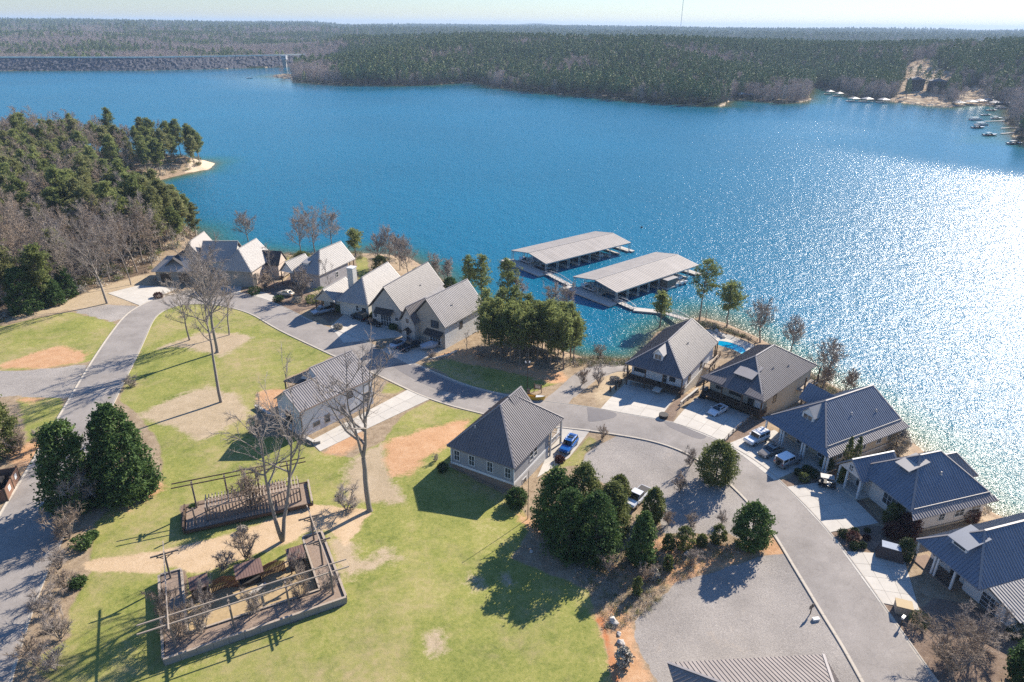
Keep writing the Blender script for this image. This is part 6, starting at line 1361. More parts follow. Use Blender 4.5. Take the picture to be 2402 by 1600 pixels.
    if 'bed_cover' in extra: MB().box(-L*.48,-L*.11,-W_*.41,W_*.41,1.12,1.16).build('bed_cover', M_black, r)
    return r
P_ = {k: paint('paint_'+k, v) for k, v in dict(white=(.75,.75,.74),silver=(.36,.39,.43),black=(.012,.013,.016),navy=(.02,.03,.05),tan=(.26,.23,.19),blue=(.01,.12,.42),paleblue=(.45,.52,.60),beige=(.50,.45,.36),grey=(.20,.21,.22)).items()}
car('pickup','E',(1640,1000),(1500,1030),'silver pickup truck parked left of the row houses, nose to the street',P_['silver'],extra=('bed_cover',))
car('suv','E',(1975,1055),(1880,1020),'black estate car in front of the white-roofed row house',P_['black'],extra=('rack',))
car('sedan','E',(2110,1105),(2210,1140),'black car half hidden in shade before the middle row house',P_['black'])
car('sedan','G',(690,985),(800,930),'pale blue-white saloon beside the dark pickup',P_['paleblue'],roofm=P_['navy'])
car('pickup','G',(790,1010),(900,960),'dark pickup truck before the right-hand row house',P_['navy'],extra=('bed_cover',))
car('sedan','E',(1300,835),(1200,820),'beige saloon at the edge of the far shrub garden',P_['beige'])
car('suv','T',(1400,790),(1330,880),'bright blue estate car on the drive beside the grey house',P_['blue'],extra=('rack','sunroof'))
car('coupe','I',(1185,1050),(1120,1080),'low white sports coupe on the drive of the tan house',P_['white'],extra=('sunroof',))
car('boxy','J',(245,525),(160,560),'tall white boxy off-roader, first of three in the drive',P_['white'],extra=('rack',))
car('sedan','J',(355,620),(270,655),'tan saloon with glass roof between two white off-roaders',P_['tan'],extra=('sunroof',),roofm=P_['tan'])
car('boxy','J',(490,700),(590,660),'white-topped off-roader with spare wheel on its back, third in the drive',P_['grey'],roofm=P_['white'],extra=('spare',))
car('pickup','L',(1150,880),(1080,950),'white pickup half hidden by the evergreen clump on the gravel lot',P_['white'])
def cart(c, xy, xy2, label, top, bodym):
    p = G(c,*xy); q = G(c,*xy2); r = empty('golf_cart',(p[0],p[1],hq(*p)+.08),math.atan2(q[1]-p[1],q[0]-p[0]),label,'golf cart','golf carts in the driveways')
    mb = MB(); mb.add([(-1.3,-.6,.35),(1.25,-.6,.35),(1.25,.6,.35),(-1.3,.6,.35),(-1.3,-.6,.75),(.9,-.6,.5),(1.2,-.5,.85),(1.2,.5,.85),(.9,.6,.5),(-1.3,.6,.75)],[(0,3,2,1),(0,1,6,5,4),(3,9,8,7,2),(1,2,7,6),(4,5,8,9),(5,6,7,8),(0,4,9,3)]); mb.build('body', bodym, r)
    mb = MB(); mb.box(-.7,-.1,-.55,.55,.7,.95).box(-.8,-.65,-.55,.55,.95,1.4).box(-1.3,-.85,-.55,.55,.75,1.0); mb.build('seat', M_dark, r); MB().box(-1.2,.8,-.62,.62,1.85,1.92).build('roof', top, r)
    mb = MB()
    for x_ in (-1.1,.75):
        for s_ in (-1,1): mb.bar((x_,s_*.56,.7),(x_*.95,s_*.56,1.86),.045)
    mb.build('roof_frame', M_dark, r)
    for x_ in (-.85,.85):
        for s_ in (-1,1): w1 = link(bpy.data.objects.new('wheel', TY), r); w1.location=(x_,s_*.5,.24); w1.scale=(.7,.8,.7); link(bpy.data.objects.new('rim', RM), w1)
cart('I',(1055,910),(1010,960),'dark golf cart parked at the left of the tan house drive',M_dark,P_['black'])
cart('J',(800,880),(900,900),'golf cart with pale flat roof before the cream house',M_metalw,P_['black'])
p = G('K',1290,590); r = empty('covered_golf_cart',(p[0],p[1],hq(*p)+.08),R(-25),'golf cart zipped into a dark cover with pale top, before the blue-roofed house','golf cart')
V = [(-1.7,-.8,.1),(1.7,-.8,.1),(1.7,.8,.1),(-1.7,.8,.1),(-1.5,-.75,1.1),(1.45,-.75,1.0),(1.45,.75,1.0),(-1.5,.75,1.1),(-1.2,-.65,1.9),(1.0,-.65,1.9),(1.0,.65,1.9),(-1.2,.65,1.9)]
MB().add(V,[(0,3,2,1),(0,1,5,4),(1,2,6,5),(2,3,7,6),(3,0,4,7),(4,5,9,8),(5,6,10,9),(6,7,11,10),(7,4,8,11)]).build('cover', mat('dark_canvas_cover',(.07,.06,.06),.85,.2,1.5,bmp=.3), r); MB().box(-1.25,1.05,-.7,.7,1.905,1.96).build('roof', M_cover, r)
p = G('G',975,1020); boat(p, R(25), 'small boat under a grey cover on its trailer by the right-hand row house', 4.0, 1.8, M_cover, kind='covered', z=hq(*p)+.35, group=None, name='covered_boat')
p = G('T',1020,268); b0 = boat(p, R(-8), 'yellow kayak lying on the grass verge beside the small notice board', 4.6, .95, paint('yellow_plastic',(.62,.38,.03),.4,0), z=hq(*p)-.1, group=None, name='kayak')
for ch in list(b0.children):
    if ch.name.split('.')[0] in ('windscreen','seat'): bpy.data.objects.remove(ch)
# ---------------------------------------------------------------- street things
def gthing(name, c, x, y, label, cat, rz=0., group=None): p = G(c,x,y); return empty(name,(p[0],p[1],hq(*p)),rz,label,cat,group)
r = gthing('street_lamp','G',1868,1400,'tall thin lamp post with small head on the grass verge by the notice board','street lamp')
MB().tube((0,0,-.3),(0,0,6.8),.08,.055,8).build('pole', M_dark, r); MB().box(-.35,.35,-.06,.06,6.6,6.7).build('arm', M_dark, r)
for s_ in (-1,1): MB().box(s_*.35-.14,s_*.35+.14,-.14,.14,6.3,6.62).build('lamp_head', M_lamp, r)
r = gthing('notice_board','G',1965,1415,'small framed notice board on two posts beside the lane','notice board',R(-20))
for s_ in (-1,1): MB().box(s_*.75-.06,s_*.75+.06,-.06,.06,0,2.0).build('post', M_wood, r)
MB().box(-.7,.7,-.03,.03,.8,1.8).build('panel', M_woodg, r); MB().box(-.5,.5,-.045,-.031,1.0,1.6).build('sheet', M_concold, r)
r = gthing('bin','G',1880,1425,'grey post-mounted bin at the foot of the lamp post','bin'); MB().box(-.3,.3,-.3,.3,0,1.0).build('case', M_woodg, r); MB().box(-.33,.33,-.33,.33,1.0,1.08).build('lid', M_dark, r)
for i,(c,x,y,ty,l_) in enumerate((('L',148,1045,605,'thin dark metal pole rising before the grey house wall'),('L',375,965,570,'thin pale pole standing among the left evergreens'),('L',585,1075,860,'shorter thin pale pole right inside the evergreen clump'))):
    p = G(c,x,y); zt = HC; d = ray(c,x,ty); tt = math.hypot(*p)/math.hypot(d[0],d[1]); hh_ = HC+d[2]*tt-hq(*p)
    if i: hh_ = 9.5
    tag(MB().tube((*p,hq(*p)-.2),(*p,hq(*p)+hh_),.05,.04,6).build('pole', M_dark if i==0 else M_steel), l_, 'pole')
for i,(c,x,y,l_) in enumerate((('I',200,860,'first dark bollard by the white house drive, nearest the street'),('I',252,838,'second dark bollard by the white house drive'),('I',283,812,'third dark bollard by the white house drive'),('I',300,790,'fourth dark bollard, farthest from the street'))):
    p = G(c,x,y); tag(MB().tube((*p,hq(*p)-.1),(*p,hq(*p)+1.15),.2,.2,10).tube((*p,hq(*p)+1.15),(*p,hq(*p)+1.25),.2,.05,10).build('bollard', M_wood), l_, 'bollard', 'bollards by the drive')
r = gthing('planter_tub','I',690,1095,'dark rock and bush planter at the street corner between the two drives','planter'); MB().tube((0,0,0),(0,0,.7),.8,.9,10).build('tub', M_dark, r)
r = gthing('storage_box','I',1180,915,'white chest on the porch drive behind the sports coupe','box',R(-46)); MB().box(-.8,.8,-.4,.4,0,.7).build('case', M_white, r); MB().box(-.83,.83,-.43,.43,.7,.8).build('lid', M_metalw, r)
r = gthing('wooden_bin','K',1395,1010,'pale wooden bin with tan lid beside the lower right drive','bin',R(-20)); MB().box(-.9,.9,-.7,.7,0,1.1).build('case', M_woodl, r); MB().box(-.95,.95,-.75,.75,1.1,1.2).build('lid', mat('tan_lid',(.50,.38,.22),.8,.1,1), r)
r = gthing('mailbox','K',1385,1120,'grey mailbox on a dark post before the round bush','mailbox',R(40)); MB().box(-.07,.07,-.07,.07,0,1.1).build('post', M_dark, r); MB().box(-.3,.3,-.15,.15,1.1,1.4).build('case', M_steel, r)
r = gthing('estate_sign','K',672,1030,'small leaning sign on a thin post at the gravel lot edge','sign',R(30)); MB().box(-.05,.05,-.05,.05,0,1.6).build('post', M_dark, r); MB().box(-.45,.45,-.03,.03,.9,1.5).build('panel', M_woodg, r)
r = gthing('meter_box','K',715,1080,'low white utility box lying on the gravel by the street','box',R(10)); MB().box(-.4,.4,-.2,.2,0,.25).build('case', M_white, r); MB().box(-.42,.42,-.22,.22,.25,.3).build('lid', M_white, r)
# retaining walls near the board-and-batten house
def rwall(pts, label, h_=1.0, w_=.4, m=None, z0=-.6):
    q = [Vector(p) for p in pts]; r = empty('retaining_wall',(q[0].x,q[0].y,hq(*q[0])),0,label,'wall'); 
    for a,b_ in zip(q[:-1],q[1:]):
        a_,b2 = a-q[0], b_-q[0]; d=(b2-a_); n=max(1,int(d.length/2.0)); an=math.atan2(d.y,d.x)
        for i in range(n): c_=a_+d*((i+.5)/n); MB().obox(c_,an,d.length/n/2-.01,w_/2,z0,h_).build('block_course', m or M_cmu, r)
        c_=a_+d*.5; MB().obox(c_,an,d.length/2,w_/2+.06,h_,h_+.1).build('coping', M_concrete, r)
rwall([G('R',0,690),G('R',170,795)],'pale capped retaining wall left of the board-and-batten house',.5)
rwall([G('R',360,930),G('R',540,1030),G('R',595,1020)],'pale capped retaining wall at the foot of the board-and-batten house',.5)
rwall([G('G',1220,1035),G('G',1150,1070),G('G',960,1110)],'low broken edging wall below the right-hand row house',.15,.35,M_rock)
rwall([G('I',850,975),G('I',1000,885)],'timber edging wall between the two lake house drives',.5,.3,M_woodl)
fence([G('I',1245,1335),G('I',1340,1235),G('I',1500,1110)],None,'grey rail fence down the right side of the sports car drive',1.0,M_woodg)
fence([G('I',840,1010),G('I',900,950),G('I',1010,885)],None,'timber rail along the left side of the sports car drive',.9,M_woodl)
# bin enclosure at the left edge
p0 = G('Q',75,1395); p1 = G('Q',185,1180); d = Vector(p1)-Vector(p0); an = math.atan2(d.y,d.x); r = empty('bin_enclosure',(p0[0],p0[1],hq(*p0)),an,'brown board bin enclosure with white notices on its doors at the left edge','enclosure'); L = d.length
M_brown = siding('red_brown_boards',(.20,.115,.08),.18,'XY')
for i in range(2):
    a0 = L*(.04+i*.5); f_ = MB().box(a0,a0+L*.44,-.05,.05,.1,2.1).build('door', M_brown, r); MB().box(a0+L*.16,a0+L*.30,-.075,-.052,.9,1.7).build('notice', M_white, f_)
for x_ in (0,L*.5,L): MB().box(x_-.1,x_+.1,-.12,.12,0,2.3).build('post', M_wood, r)
MB().box(-.05,.05,.15,6,0,2.1).build('side_wall', M_brown, r); MB().box(L-.05,L+.05,.15,6,0,2.1).build('side_wall', M_brown, r); MB().box(0,L,5.9,6,0,2.1).build('side_wall', M_brown, r)
MB().box(1,L*.5-.3,1.5,3.8,0,1.5).build('skip', M_dark, r); MB().box(L*.55,L-1,1.5,3.8,0,1.5).build('skip', M_dark, r)

# ---------------------------------------------------------------- walled garden with arbour (lower left)
o3 = [Vector(at('N',180,1480,7.2)), Vector(at('N',1855,905,7.2)), Vector(at('N',1640,245,7.2)), Vector(at('N',160,650,7.2))]
ex = (o3[1]-o3[0]).normalized(); ey = Vector((-ex.y,ex.x)); org = o3[0]; LX = (o3[1]-o3[0]).length; LY = 15.0; an = math.atan2(ex.y,ex.x); zg_ = 7.0
def loc(c,x,y,z): p = Vector(at(c,x,y,z))-org; return (p.dot(ex), p.dot(ey))
r = empty('walled_garden',(org.x,org.y,zg_),an,'walled garden bed of grey block round a sunken court, lower left','garden wall')
lyl = loc('N',160,650,8.0)[1]; lyr = loc('N',1640,250,8.0)[1]
def course(a,b_,w_,h_,parent,m=M_cmu,nm='wall_block',cap=True,z0=0):
    a=Vector(a);b_=Vector(b_);d=b_-a;n=max(1,int(d.length/1.6));an_=math.atan2(d.y,d.x)
    for i in range(n):
        c_=a+d*((i+.5)/n)
        for k in range(2): MB().obox(c_,an_,d.length/n/2-.012,w_/2-(.0 if k else .02),z0+(h_-z0)*k/2,z0+(h_-z0)*(k+1)/2-.01).build(nm,m,parent)
    if cap:
        for i in range(n): MB().obox(a+d*((i+.5)/n),an_,d.length/n/2-.008,w_/2+.02,h_,h_+.06).build('coping_stone',M_woodl,parent)
HW = .95
course((0,0),(LX,0),.26,HW,r); course((LX,.14),(LX,lyr),.26,HW,r); course((0,.14),(0,lyl),.26,HW,r)
bw = 2.6
course((bw,lyl),(0.14,lyl),.22,HW,r); course((LX-.14,lyr),(LX-bw,lyr),.22,HW,r)
course((bw,2.9),(bw,lyl-.12),.22,HW,r); course((LX-bw,2.9),(LX-bw,lyr-.12),.22,HW,r); course((bw,2.7),(LX-bw,2.7),.2,HW,r,M_woodg,'sleeper')
mb = MB(); mb.box(.2,LX-.2,.2,2.55,.3,HW-.15).box(.2,bw-.18,2.55,lyl-.2,.3,HW-.15).box(LX-bw+.18,LX-.2,2.55,lyr-.2,.3,HW-.15); M_mulch = mat('bark_mulch',(.29,.215,.16),.95,.5,4,bmp=.8,bscale=9); mb.build('mulch', M_mulch, r)
MB().box(bw+.2,LX-bw-.2,2.9,10,-.1,.05).build('court_floor', mat('court_straw',(.42,.31,.17),.95,.4,2), r)
def tpost(x,y,h_,a_,parent,L=3.0,nm='post'):
    MB().box(x-.11,x+.11,y-.11,y+.11,.2,h_).build(nm,M_woodg,parent)
    c,s_ = math.cos(a_),math.sin(a_)
    MB().bar((x-c*L/2,y-s_*L/2,h_-.25),(x+c*L/2,y+s_*L/2,h_-.25),.12,.2).build('crossbeam',M_woodg,parent)
    mb = MB(); mb.bar((x-c*L*.3,y-s_*L*.3,h_-.6),(x+c*L*.3,y+s_*L*.3,h_-.6),.08,.1); mb.bar((x,y,h_-1.1),(x+c*L*.3,y+s_*L*.3,h_-.35),.08); mb.bar((x,y,h_-1.1),(x-c*L*.3,y-s_*L*.3,h_-.35),.08); mb.build('brace',M_woodg,parent)
ar = empty('arbour',(org.x,org.y,zg_),an,'weathered timber arbour of T-posts and long rails above the walled garden','arbour')
PH = 5.0
ps = [(1.3,1.3),(LX*.37,1.3),(LX*.68,1.3),(LX-1.3,1.3)]
for x_,y_ in ps: tpost(x_,y_,PH,math.pi/2,ar,2.6)
tpost(1.3,lyl-1.0,PH,0,ar,3.2); tpost(LX-1.3,lyr-1.2,PH,0,ar,3.2); tpost(LX-1.3,lyr*.52,PH,0,ar,2.8)
for y_ in (.6,1.95):
    for i in range(3): MB().bar((LX*i/3-.1 if i else -1.8,y_,PH-.02),(LX*(i+1)/3-.14 if i<2 else LX+.9,y_,PH-.02),.11,.15).build('rail',M_woodl,ar)
MB().bar((1.3,-.3,PH+.13),(1.3,lyl+1,PH+.13),.11,.14).build('rail',M_woodl,ar); MB().bar((LX-1.3,-.3,PH+.13),(LX-1.3,lyr+1,PH+.13),.11,.14).build('rail',M_woodl,ar)
# three small shed roofs along the back of the court with a curved board fence between
def shed(cx,cy,w_,d_,label):
    c_ = org+ex*cx+ey*cy; s_ = empty('garden_shelter',(c_.x,c_.y,zg_),an,label,'shelter','brown roofed shelters of the walled garden')
    for a_ in (-1,1):
        for b_ in (-1,1): MB().box(a_*w_*.42-.08,a_*w_*.42+.08,b_*d_*.4-.08,b_*d_*.4+.08,0,2.3).build('post',M_wood,s_)
    V=[(-w_/2,-d_/2,2.3),(w_/2,-d_/2,2.3),(w_/2,d_/2,2.75),(-w_/2,d_/2,2.75)]; ro=MB().add(V+[(a,b,c-.1) for a,b,c in V],[(0,1,2,3),(7,6,5,4),(0,4,5,1),(1,5,6,2),(2,6,7,3),(3,7,4,0)]).build('roof',M_wood,s_)
    roof_panels(V,.32,mat('red_brown_roof_boards',(.21,.13,.105),.85,.25,2),ro,True,(.03,.02),'board')
    MB().box(-w_*.4,w_*.4,d_*.3,d_*.38,0,2.2).build('back_panel',M_wood,s_); MB().box(-w_*.38,w_*.38,-d_*.1,d_*.25,.1,.55).build('bench',M_dark,s_)
q1 = loc('N',490,720,9.6); q2 = loc('N',950,600,9.6); q3 = loc('N',1385,455,9.6)
shed(q1[0],q1[1],2.2,1.9,'small brown-roofed shelter at the left end of the sunken court')
shed(q2[0],q2[1],3.3,2.3,'largest brown-roofed shelter, middle of the sunken court')
shed(q3[0],q3[1],2.2,2.0,'small brown-roofed shelter at the right end of the sunken court')
M_orange = mat('orange_brown_boards',(.24,.115,.06),.85,.25,2)
c_ = org; fr_ = empty('board_fence',(org.x,org.y,zg_),an,'curved orange-brown board fence between the garden shelters','fence')
for (a_,b_) in ((q1,q2),(q2,q3)):
    n=18; A_=Vector(a_)+Vector((1.15,.2));B_=Vector(b_)-Vector((1.5,-.1)); dv=(B_-A_)
    for i in range(n):
        u=(i+.5)/n; c0=A_+dv*u+Vector((-dv.y,dv.x)).normalized()*(.35*math.sin(math.pi*u)); MB().obox(c0,math.atan2(dv.y,dv.x),dv.length/n/2-.015,.035,.05,1.75+.25*math.sin(math.pi*u)).build('board',M_orange,fr_)
q4 = loc('N',1040,800,7.2); st_=empty('stone_bench',(*(org+ex*q4[0]+ey*q4[1]),zg_),an+.5,'pale stone slab bench in the sunken court','bench'); MB().box(-1.2,1.2,-.3,.3,.3,.45).build('slab',M_concrete,st_); MB().box(-1.0,-.8,-.25,.25,0,.3).build('leg',M_concrete,st_); MB().box(.8,1.0,-.25,.25,0,.3).build('leg',M_concrete,st_)

# slatted arbour above (Y)
y0_ = Vector(at('Y',230,1230,7.0)); y1_ = Vector(at('Y',1900,860,7.0)); ex = (y1_-y0_).normalized(); ey = Vector((-ex.y,ex.x)); org = y0_; an = math.atan2(ex.y,ex.x); LX = 17.5
r = empty('slatted_arbour',(org.x,org.y,7.0),an,'timber arbour with slatted side panels and posts behind the tan path','arbour')
course((0,0),(0,5.6),.22,1.1,r,M_wood,cap=False); course((.2,0),(LX,0),.2,.5,r,M_wood,cap=False); course((LX,0),(LX,5.6),.22,.8,r,M_cmu); course((0,5.6),(LX,5.6),.2,.5,r,M_wood,cap=False)
MB().box(.2,LX-.2,.2,5.4,.1,.42).build('mulch',M_mulch,r)
for k,(x_,y_) in enumerate(((1.6,5.0),(6.0,5.0),(10.4,5.0),(14.8,5.0),(1.6,.9))):
    if k < 4: tpost(x_,y_,5.0,math.pi/2,r,1.8)
    else: MB().box(x_-.1,x_+.1,y_-.1,y_+.1,0,3.4).build('post',M_woodg,r)
for y_ in (4.4,5.5):
    for i in range(2): MB().bar((-1.0+i*9.3,y_,4.95),(8.2+i*9.3,y_,4.95),.11,.15).build('rail',M_wood,r)
for (yy, zt_) in ((3.6,2.7),(1.4,2.7)):
    for i in range(2): MB().bar((3.0+i*6.6,yy,zt_-.1),(9.5+i*6.6,yy,zt_-.1),.1,.12).build('rail',M_woodl,r)
for i in range(30): MB().box(3.1+i*.44,3.22+i*.44,1.2,4.3,2.66,2.84).build('slat',M_woodl,r)
for i in range(30): MB().box(3.1+i*.44,3.26+i*.44,1.1,1.18,.4,2.6).build('slat',M_woodg,r)
for x_ in (3.1,9.6,16.0):
    for yy in (1.4,3.6): MB().box(x_-.09,x_+.09,yy-.09,yy+.09,.3,2.6).build('post',M_woodg,r)
# radio mast on the horizon
q = at('S',1598,150,0); d = Vector((ray('S',1599,40)[0],ray('S',1599,40)[1])).normalized()*4200; r = empty('radio_mast',(d.x,d.y,20),0,'very faint thin radio mast rising above the far horizon','mast')
for k in range(6): MB().tube((0,0,k*32),(0,0,(k+1)*32-.5),1.3,1.3,4).build('section', M_steel, r)
# ---------------------------------------------------------------- trees and shrubs
def hgt(p, c, x, ty):
    """height of a thing standing at p whose top is seen at (x, ty)"""
    d = ray(c, x, ty); tt = math.hypot(*p[:2])/math.hypot(d[0],d[1]); return HC+d[2]*tt-max(0,hq(*p[:2]))
def proj(x, y, z):
    v = z-HC; zc = y*cp-v*sp; yy = y*sp+v*cp; X = x/zc; Y = yy/zc; X, Y = X*cr+Y*sr, -X*sr+Y*cr
    return 1201+FPX*X, 800-FPX*Y
# the leafless trees of the inner lawn
def hero(c, bx, by, tx, ty, label, seed, name='bare_tree', **k):
    p = G(c,bx,by); h = hgt(p,c,tx,ty); me = bare(seed, h, **k); return plant(name, me, p, label, 'tree', None, parts=('trunk','twigs'), sink=.1)
hero('F',850,1174,842,815,'tall leafless tree with forked trunk standing right of centre on the lawn',3,cw=14,fork=.16,limbs=19,sub=8,tw=10,r=.42,up=.95,twr=.02,limbr=1.5,multi=3,spread=.12,forkh=.36)
hero('F',650,1244,600,900,'leafless twin-trunk tree rising beside the walled garden',8,cw=12,fork=.42,limbs=18,sub=7,tw=10,r=.40,multi=2,up=.95,twr=.022,limbr=1.5,spread=.04)
hero('F',508,924,450,600,'tallest slender leafless tree, its foot alone on the open lawn',15,cw=12,fork=.50,limbs=19,sub=9,tw=12,r=.34,up=1.0,twr=.022,limbr=1.6)
hero('F',500,810,480,585,'twin-trunk leafless tree in the middle of the upper lawn',21,cw=13,fork=.12,limbs=28,sub=9,tw=12,r=.36,multi=4,up=.95,twr=.022,limbr=1.4,forkh=.34,spread=.05)
hero('F',436,782,418,640,'slim leafless tree, left of three on the upper lawn',26,cw=9,fork=.3,limbs=20,sub=8,tw=11,r=.22,up=.9,twr=.02,limbr=1.3)
hero('F',527,770,518,628,'slim leafless tree, right of three on the upper lawn',29,cw=8,fork=.35,limbs=19,sub=8,tw=11,r=.2,up=.9,twr=.02,limbr=1.3)
hero('D',985,1222,860,500,'broad pale leafless tree at the bend of the road by the forest edge',33,cw=14,fork=.3,limbs=22,sub=9,tw=13,r=.34,up=1.0,twr=.018)
hero('D',1205,1052,1110,520,'thin leaning leafless tree on the tan bank before the forest',37,cw=6,fork=.45,limbs=12,sub=6,tw=9,r=.16,up=1.1)
hero('G',1308,1048,1300,870,'very slim young leafless tree before the white side wall',38,cw=1.8,fork=.3,limbs=9,sub=3,tw=5,r=.06,up=1.2,name='sapling')
hero('X',1160,1490,1200,520,'slim leafless tree before the grey shingled house',39,cw=4.5,fork=.4,limbs=12,sub=6,tw=8,r=.13,up=1.1)
hero('E',1200,770,1190,350,'thin dark leafless tree before the outside stair',40,cw=4.5,fork=.3,limbs=13,sub=6,tw=9,r=.14,up=1.1)
tb = [('E',950,335,945,105,9,'round-headed leafless tree behind the white-roofed house, out over the lake',.22),('E',1432,445,1440,80,7,'leafless shore tree, left of the cluster of three',.2),('E',1565,445,1550,55,10,'tall dense leafless shore tree in the middle of three',.24),
 ('E',1720,395,1740,90,9,'leafless shore tree, right of the cluster of three',.2),('G',480,250,490,-20,7,'leafless shore tree behind the chimney',.18),('G',600,240,600,-60,5,'slim leafless shore tree, second right of the chimney',.16),
 ('G',700,290,700,20,6,'slim leafless shore tree, third right of the chimney',.16),('G',775,345,800,30,7,'leafless shore tree above the middle row house',.18),('G',655,180,660,-30,4,'thin leafless shore tree between two others behind the row',.12),
 ('G',1060,390,1050,180,5,'pale leafless shore tree above the right row house',.13),('G',1130,420,1130,200,4,'small pale leafless tree left of the twin pines',.11),('H',570,950,640,680,6,'leafless tree behind the left part of the pine grove',.16),
 ('H',702,1030,740,720,5,'thin leafless tree behind the right part of the pine grove',.13),('H',285,850,300,600,5,'thin pale leafless tree behind the pine grove edge',.13),('I',1580,405,1600,60,7,'dark leafless tree on the shore beyond the pool fence',.25),
 ('I',1862,485,1900,200,6,'leafless shore tree beyond the tan house',.18),('I',2150,840,2240,430,7,'dark leafless tree on the bank right of the tan house',.22),('J',960,160,1000,-20,3,'thin leafless tree at the water behind the tan two-storey house',.08),('J',770,105,800,-30,3,'thin dark leaning stem on the bank by the water',.14)]
for i,(c,bx,by,tx,ty,cw_,l_,r_) in enumerate(tb):
    p = G(c,bx,by); h = max(5,hgt(p,c,tx,ty)); plant('bare_tree', bare(50+i,h,cw_*1.15,fork=.24,limbs=26,sub=9,tw=13,r=r_,up=1.0,twr=.024), p, l_, 'tree', 'leafless trees along the near shore', parts=('trunk','twigs'))
# pines by the pier and above the row
pn = [('I',657,265,662,-60,5.2,'slender pine on the cove point, left of the white lake house'),('H',1922,985,1990,425,9,'tallest pine by the shore gangway, behind the white lake house'),('H',2170,1050,2230,640,7.5,'bushy pine on the shore above the pool'),
 ('G',1335,585,1310,165,5.5,'left of the two joined pines above the right row house'),('G',1450,600,1440,150,6.5,'right of the two joined pines above the right row house'),('G',1690,620,1690,185,6.5,'single round-headed pine behind the grove'),('E',1940,475,1945,225,6.2,'lone pine on the shore between the leafless trees')]
for i,(c,bx,by,tx,ty,cw_,l_) in enumerate(pn):
    p = G(c,bx,by); h = hgt(p,c,tx,ty); sp_ = i in (1,); plant('pine_tree', pine(70+i,h,cw_,base=.38 if i in(0,1,2) else .3,nb=44 if sp_ else 66,per=10,leaf=.42,r=.19,tuft=.5,lean=.02), p, l_, 'tree', None)
# pine grove by the cove
gp = [G('G',x,y) for x,y in ((1440,985),(1500,1095),(1720,1170),(2020,1200),(2190,1235),(2330,1150),(2250,1000),(1900,960),(1600,900))]
rs = np.random.RandomState(17); gv = [pine(90+i,rs.uniform(12.0,14.2),5.0,base=.36,nb=62,per=10,leaf=.42,r=.11,tuft=.5,lean=.035) for i in range(7)]
q = np.array(gp); got = []
for _ in range(6000):
    x, y = rs.uniform(q[:,0].min(),q[:,0].max()), rs.uniform(q[:,1].min(),q[:,1].max())
    if seg_dist([x],[y],gp)[1][0] and all((x-a)**2+(y-b_)**2 > 2.35**2 for a,b_ in got): got.append((x,y))
    if len(got) >= 46: break
for i,(x,y) in enumerate(got): plant('pine_tree', gv[i%7], (x,y), 'slender pine crowded into the dense grove beside the cove','tree','pines of the grove by the cove', s=rs.uniform(.78,1.05))
# forest on the left
FR_ = [G('D',x,y) for x,y in ((-260,1540),(0,1415),(130,1330),(370,1285),(600,1215),(750,1125),(1000,1045),(1385,925),(1440,800),(1650,705),(1800,650),(1900,640))]
FP = FR_+[p for p in shore[9:19]][::-1][:0]+[at('S',478,566,0),at('S',450,543,0),at('S',400,528,0),at('S',340,512,0),at('S',300,488,0),at('S',262,466,0),at('S',240,446,0),at('S',150,410,0),at('S',-60,400,0),at('S',-300,470,0)]
PT_ = [at('S',x,y,0) for x,y in ((-80,352),(60,362),(150,367),(330,373),(420,375),(472,380),(470,396),(400,414),(345,429),(285,434),(240,443),(150,415),(-80,405))]
fpv = [pine(110+i,[17,19,16,18,20,15.5,17.5][i],7.4,base=.34,nb=64,per=10,leaf=.62,r=.2,tuft=.62,m=M_pine if i%3 else M_pine2,lean=.03) for i in range(7)]
fbv = [bare(130+i,[16,18,15,17,19,14][i],[8,9,7.5,8.5,9,7][i],fork=.25,limbs=20,sub=8,tw=11,r=.2,up=1.05,twr=.03,m=M_twig if i%2 else M_twigt) for i in range(6)]
def fill(P, n, dmin, f_place, seed):
    r0 = np.random.RandomState(seed); q = np.array(P); lo, hi = q.min(0), q.max(0); X = r0.uniform(lo[0],hi[0],n*60); Y = r0.uniform(lo[1],hi[1],n*60)
    ins = seg_dist(X,Y,P)[1]; land = Hq(X,Y) > .6; ok = ins&land; X, Y = X[ok], Y[ok]; got = np.zeros((0,2)); k = 0
    for x, y in zip(X,Y):
        px, py = proj(x,y,hq(x,y)+8)
        if px < -90 or y > 460: continue
        if len(got) and ((got[:,0]-x)**2+(got[:,1]-y)**2).min() < dmin**2: continue
        got = np.vstack([got,[x,y]]); f_place(x,y,px,py,r0); k += 1
        if k >= n: break
    return k
cnt = {'p':0,'b':0}
def put(x,y,px,py,r0):
    u, v = (px)/.2551, (py-400)/.2551
    pb = .16 + .50*(v > 470)*(u < 1400) + .25*(u < 500)*(v > 200) + .35*math.exp(-((u-550)/160)**2-((v-100)/200)**2)
    if u > 1250 and v < 560: pb = .08
    if r0.rand() < pb and cnt['b'] < 170:
        cnt['b'] += 1; plant('bare_tree', fbv[r0.randint(6)], (x,y), 'leafless tree standing among others in the mixed wood at the left','tree','leafless trees of the left wood', s=r0.uniform(.72,1.1), parts=('trunk','twigs'))
    elif cnt['p'] < 235:
        cnt['p'] += 1; plant('pine_tree', fpv[r0.randint(7)], (x,y), 'pine standing among others in the mixed wood at the left','tree','pines of the left wood', s=r0.uniform(.7,1.08))
fill(FP, 430, 4.5, put, 4)
def put2(x,y,px,py,r0):
    u = px
    if (u < 330 and r0.rand() < .72) or r0.rand() < .16: plant('bare_tree', fbv[r0.randint(6)], (x,y), 'leafless tree standing on the wooded point','tree','leafless trees of the wooded point', s=r0.uniform(.8,1.1), parts=('trunk','twigs'))
    else: plant('pine_tree', fpv[r0.randint(7)], (x,y), 'tall pine standing on the wooded point','tree','pines of the wooded point', s=r0.uniform(.85,1.2))
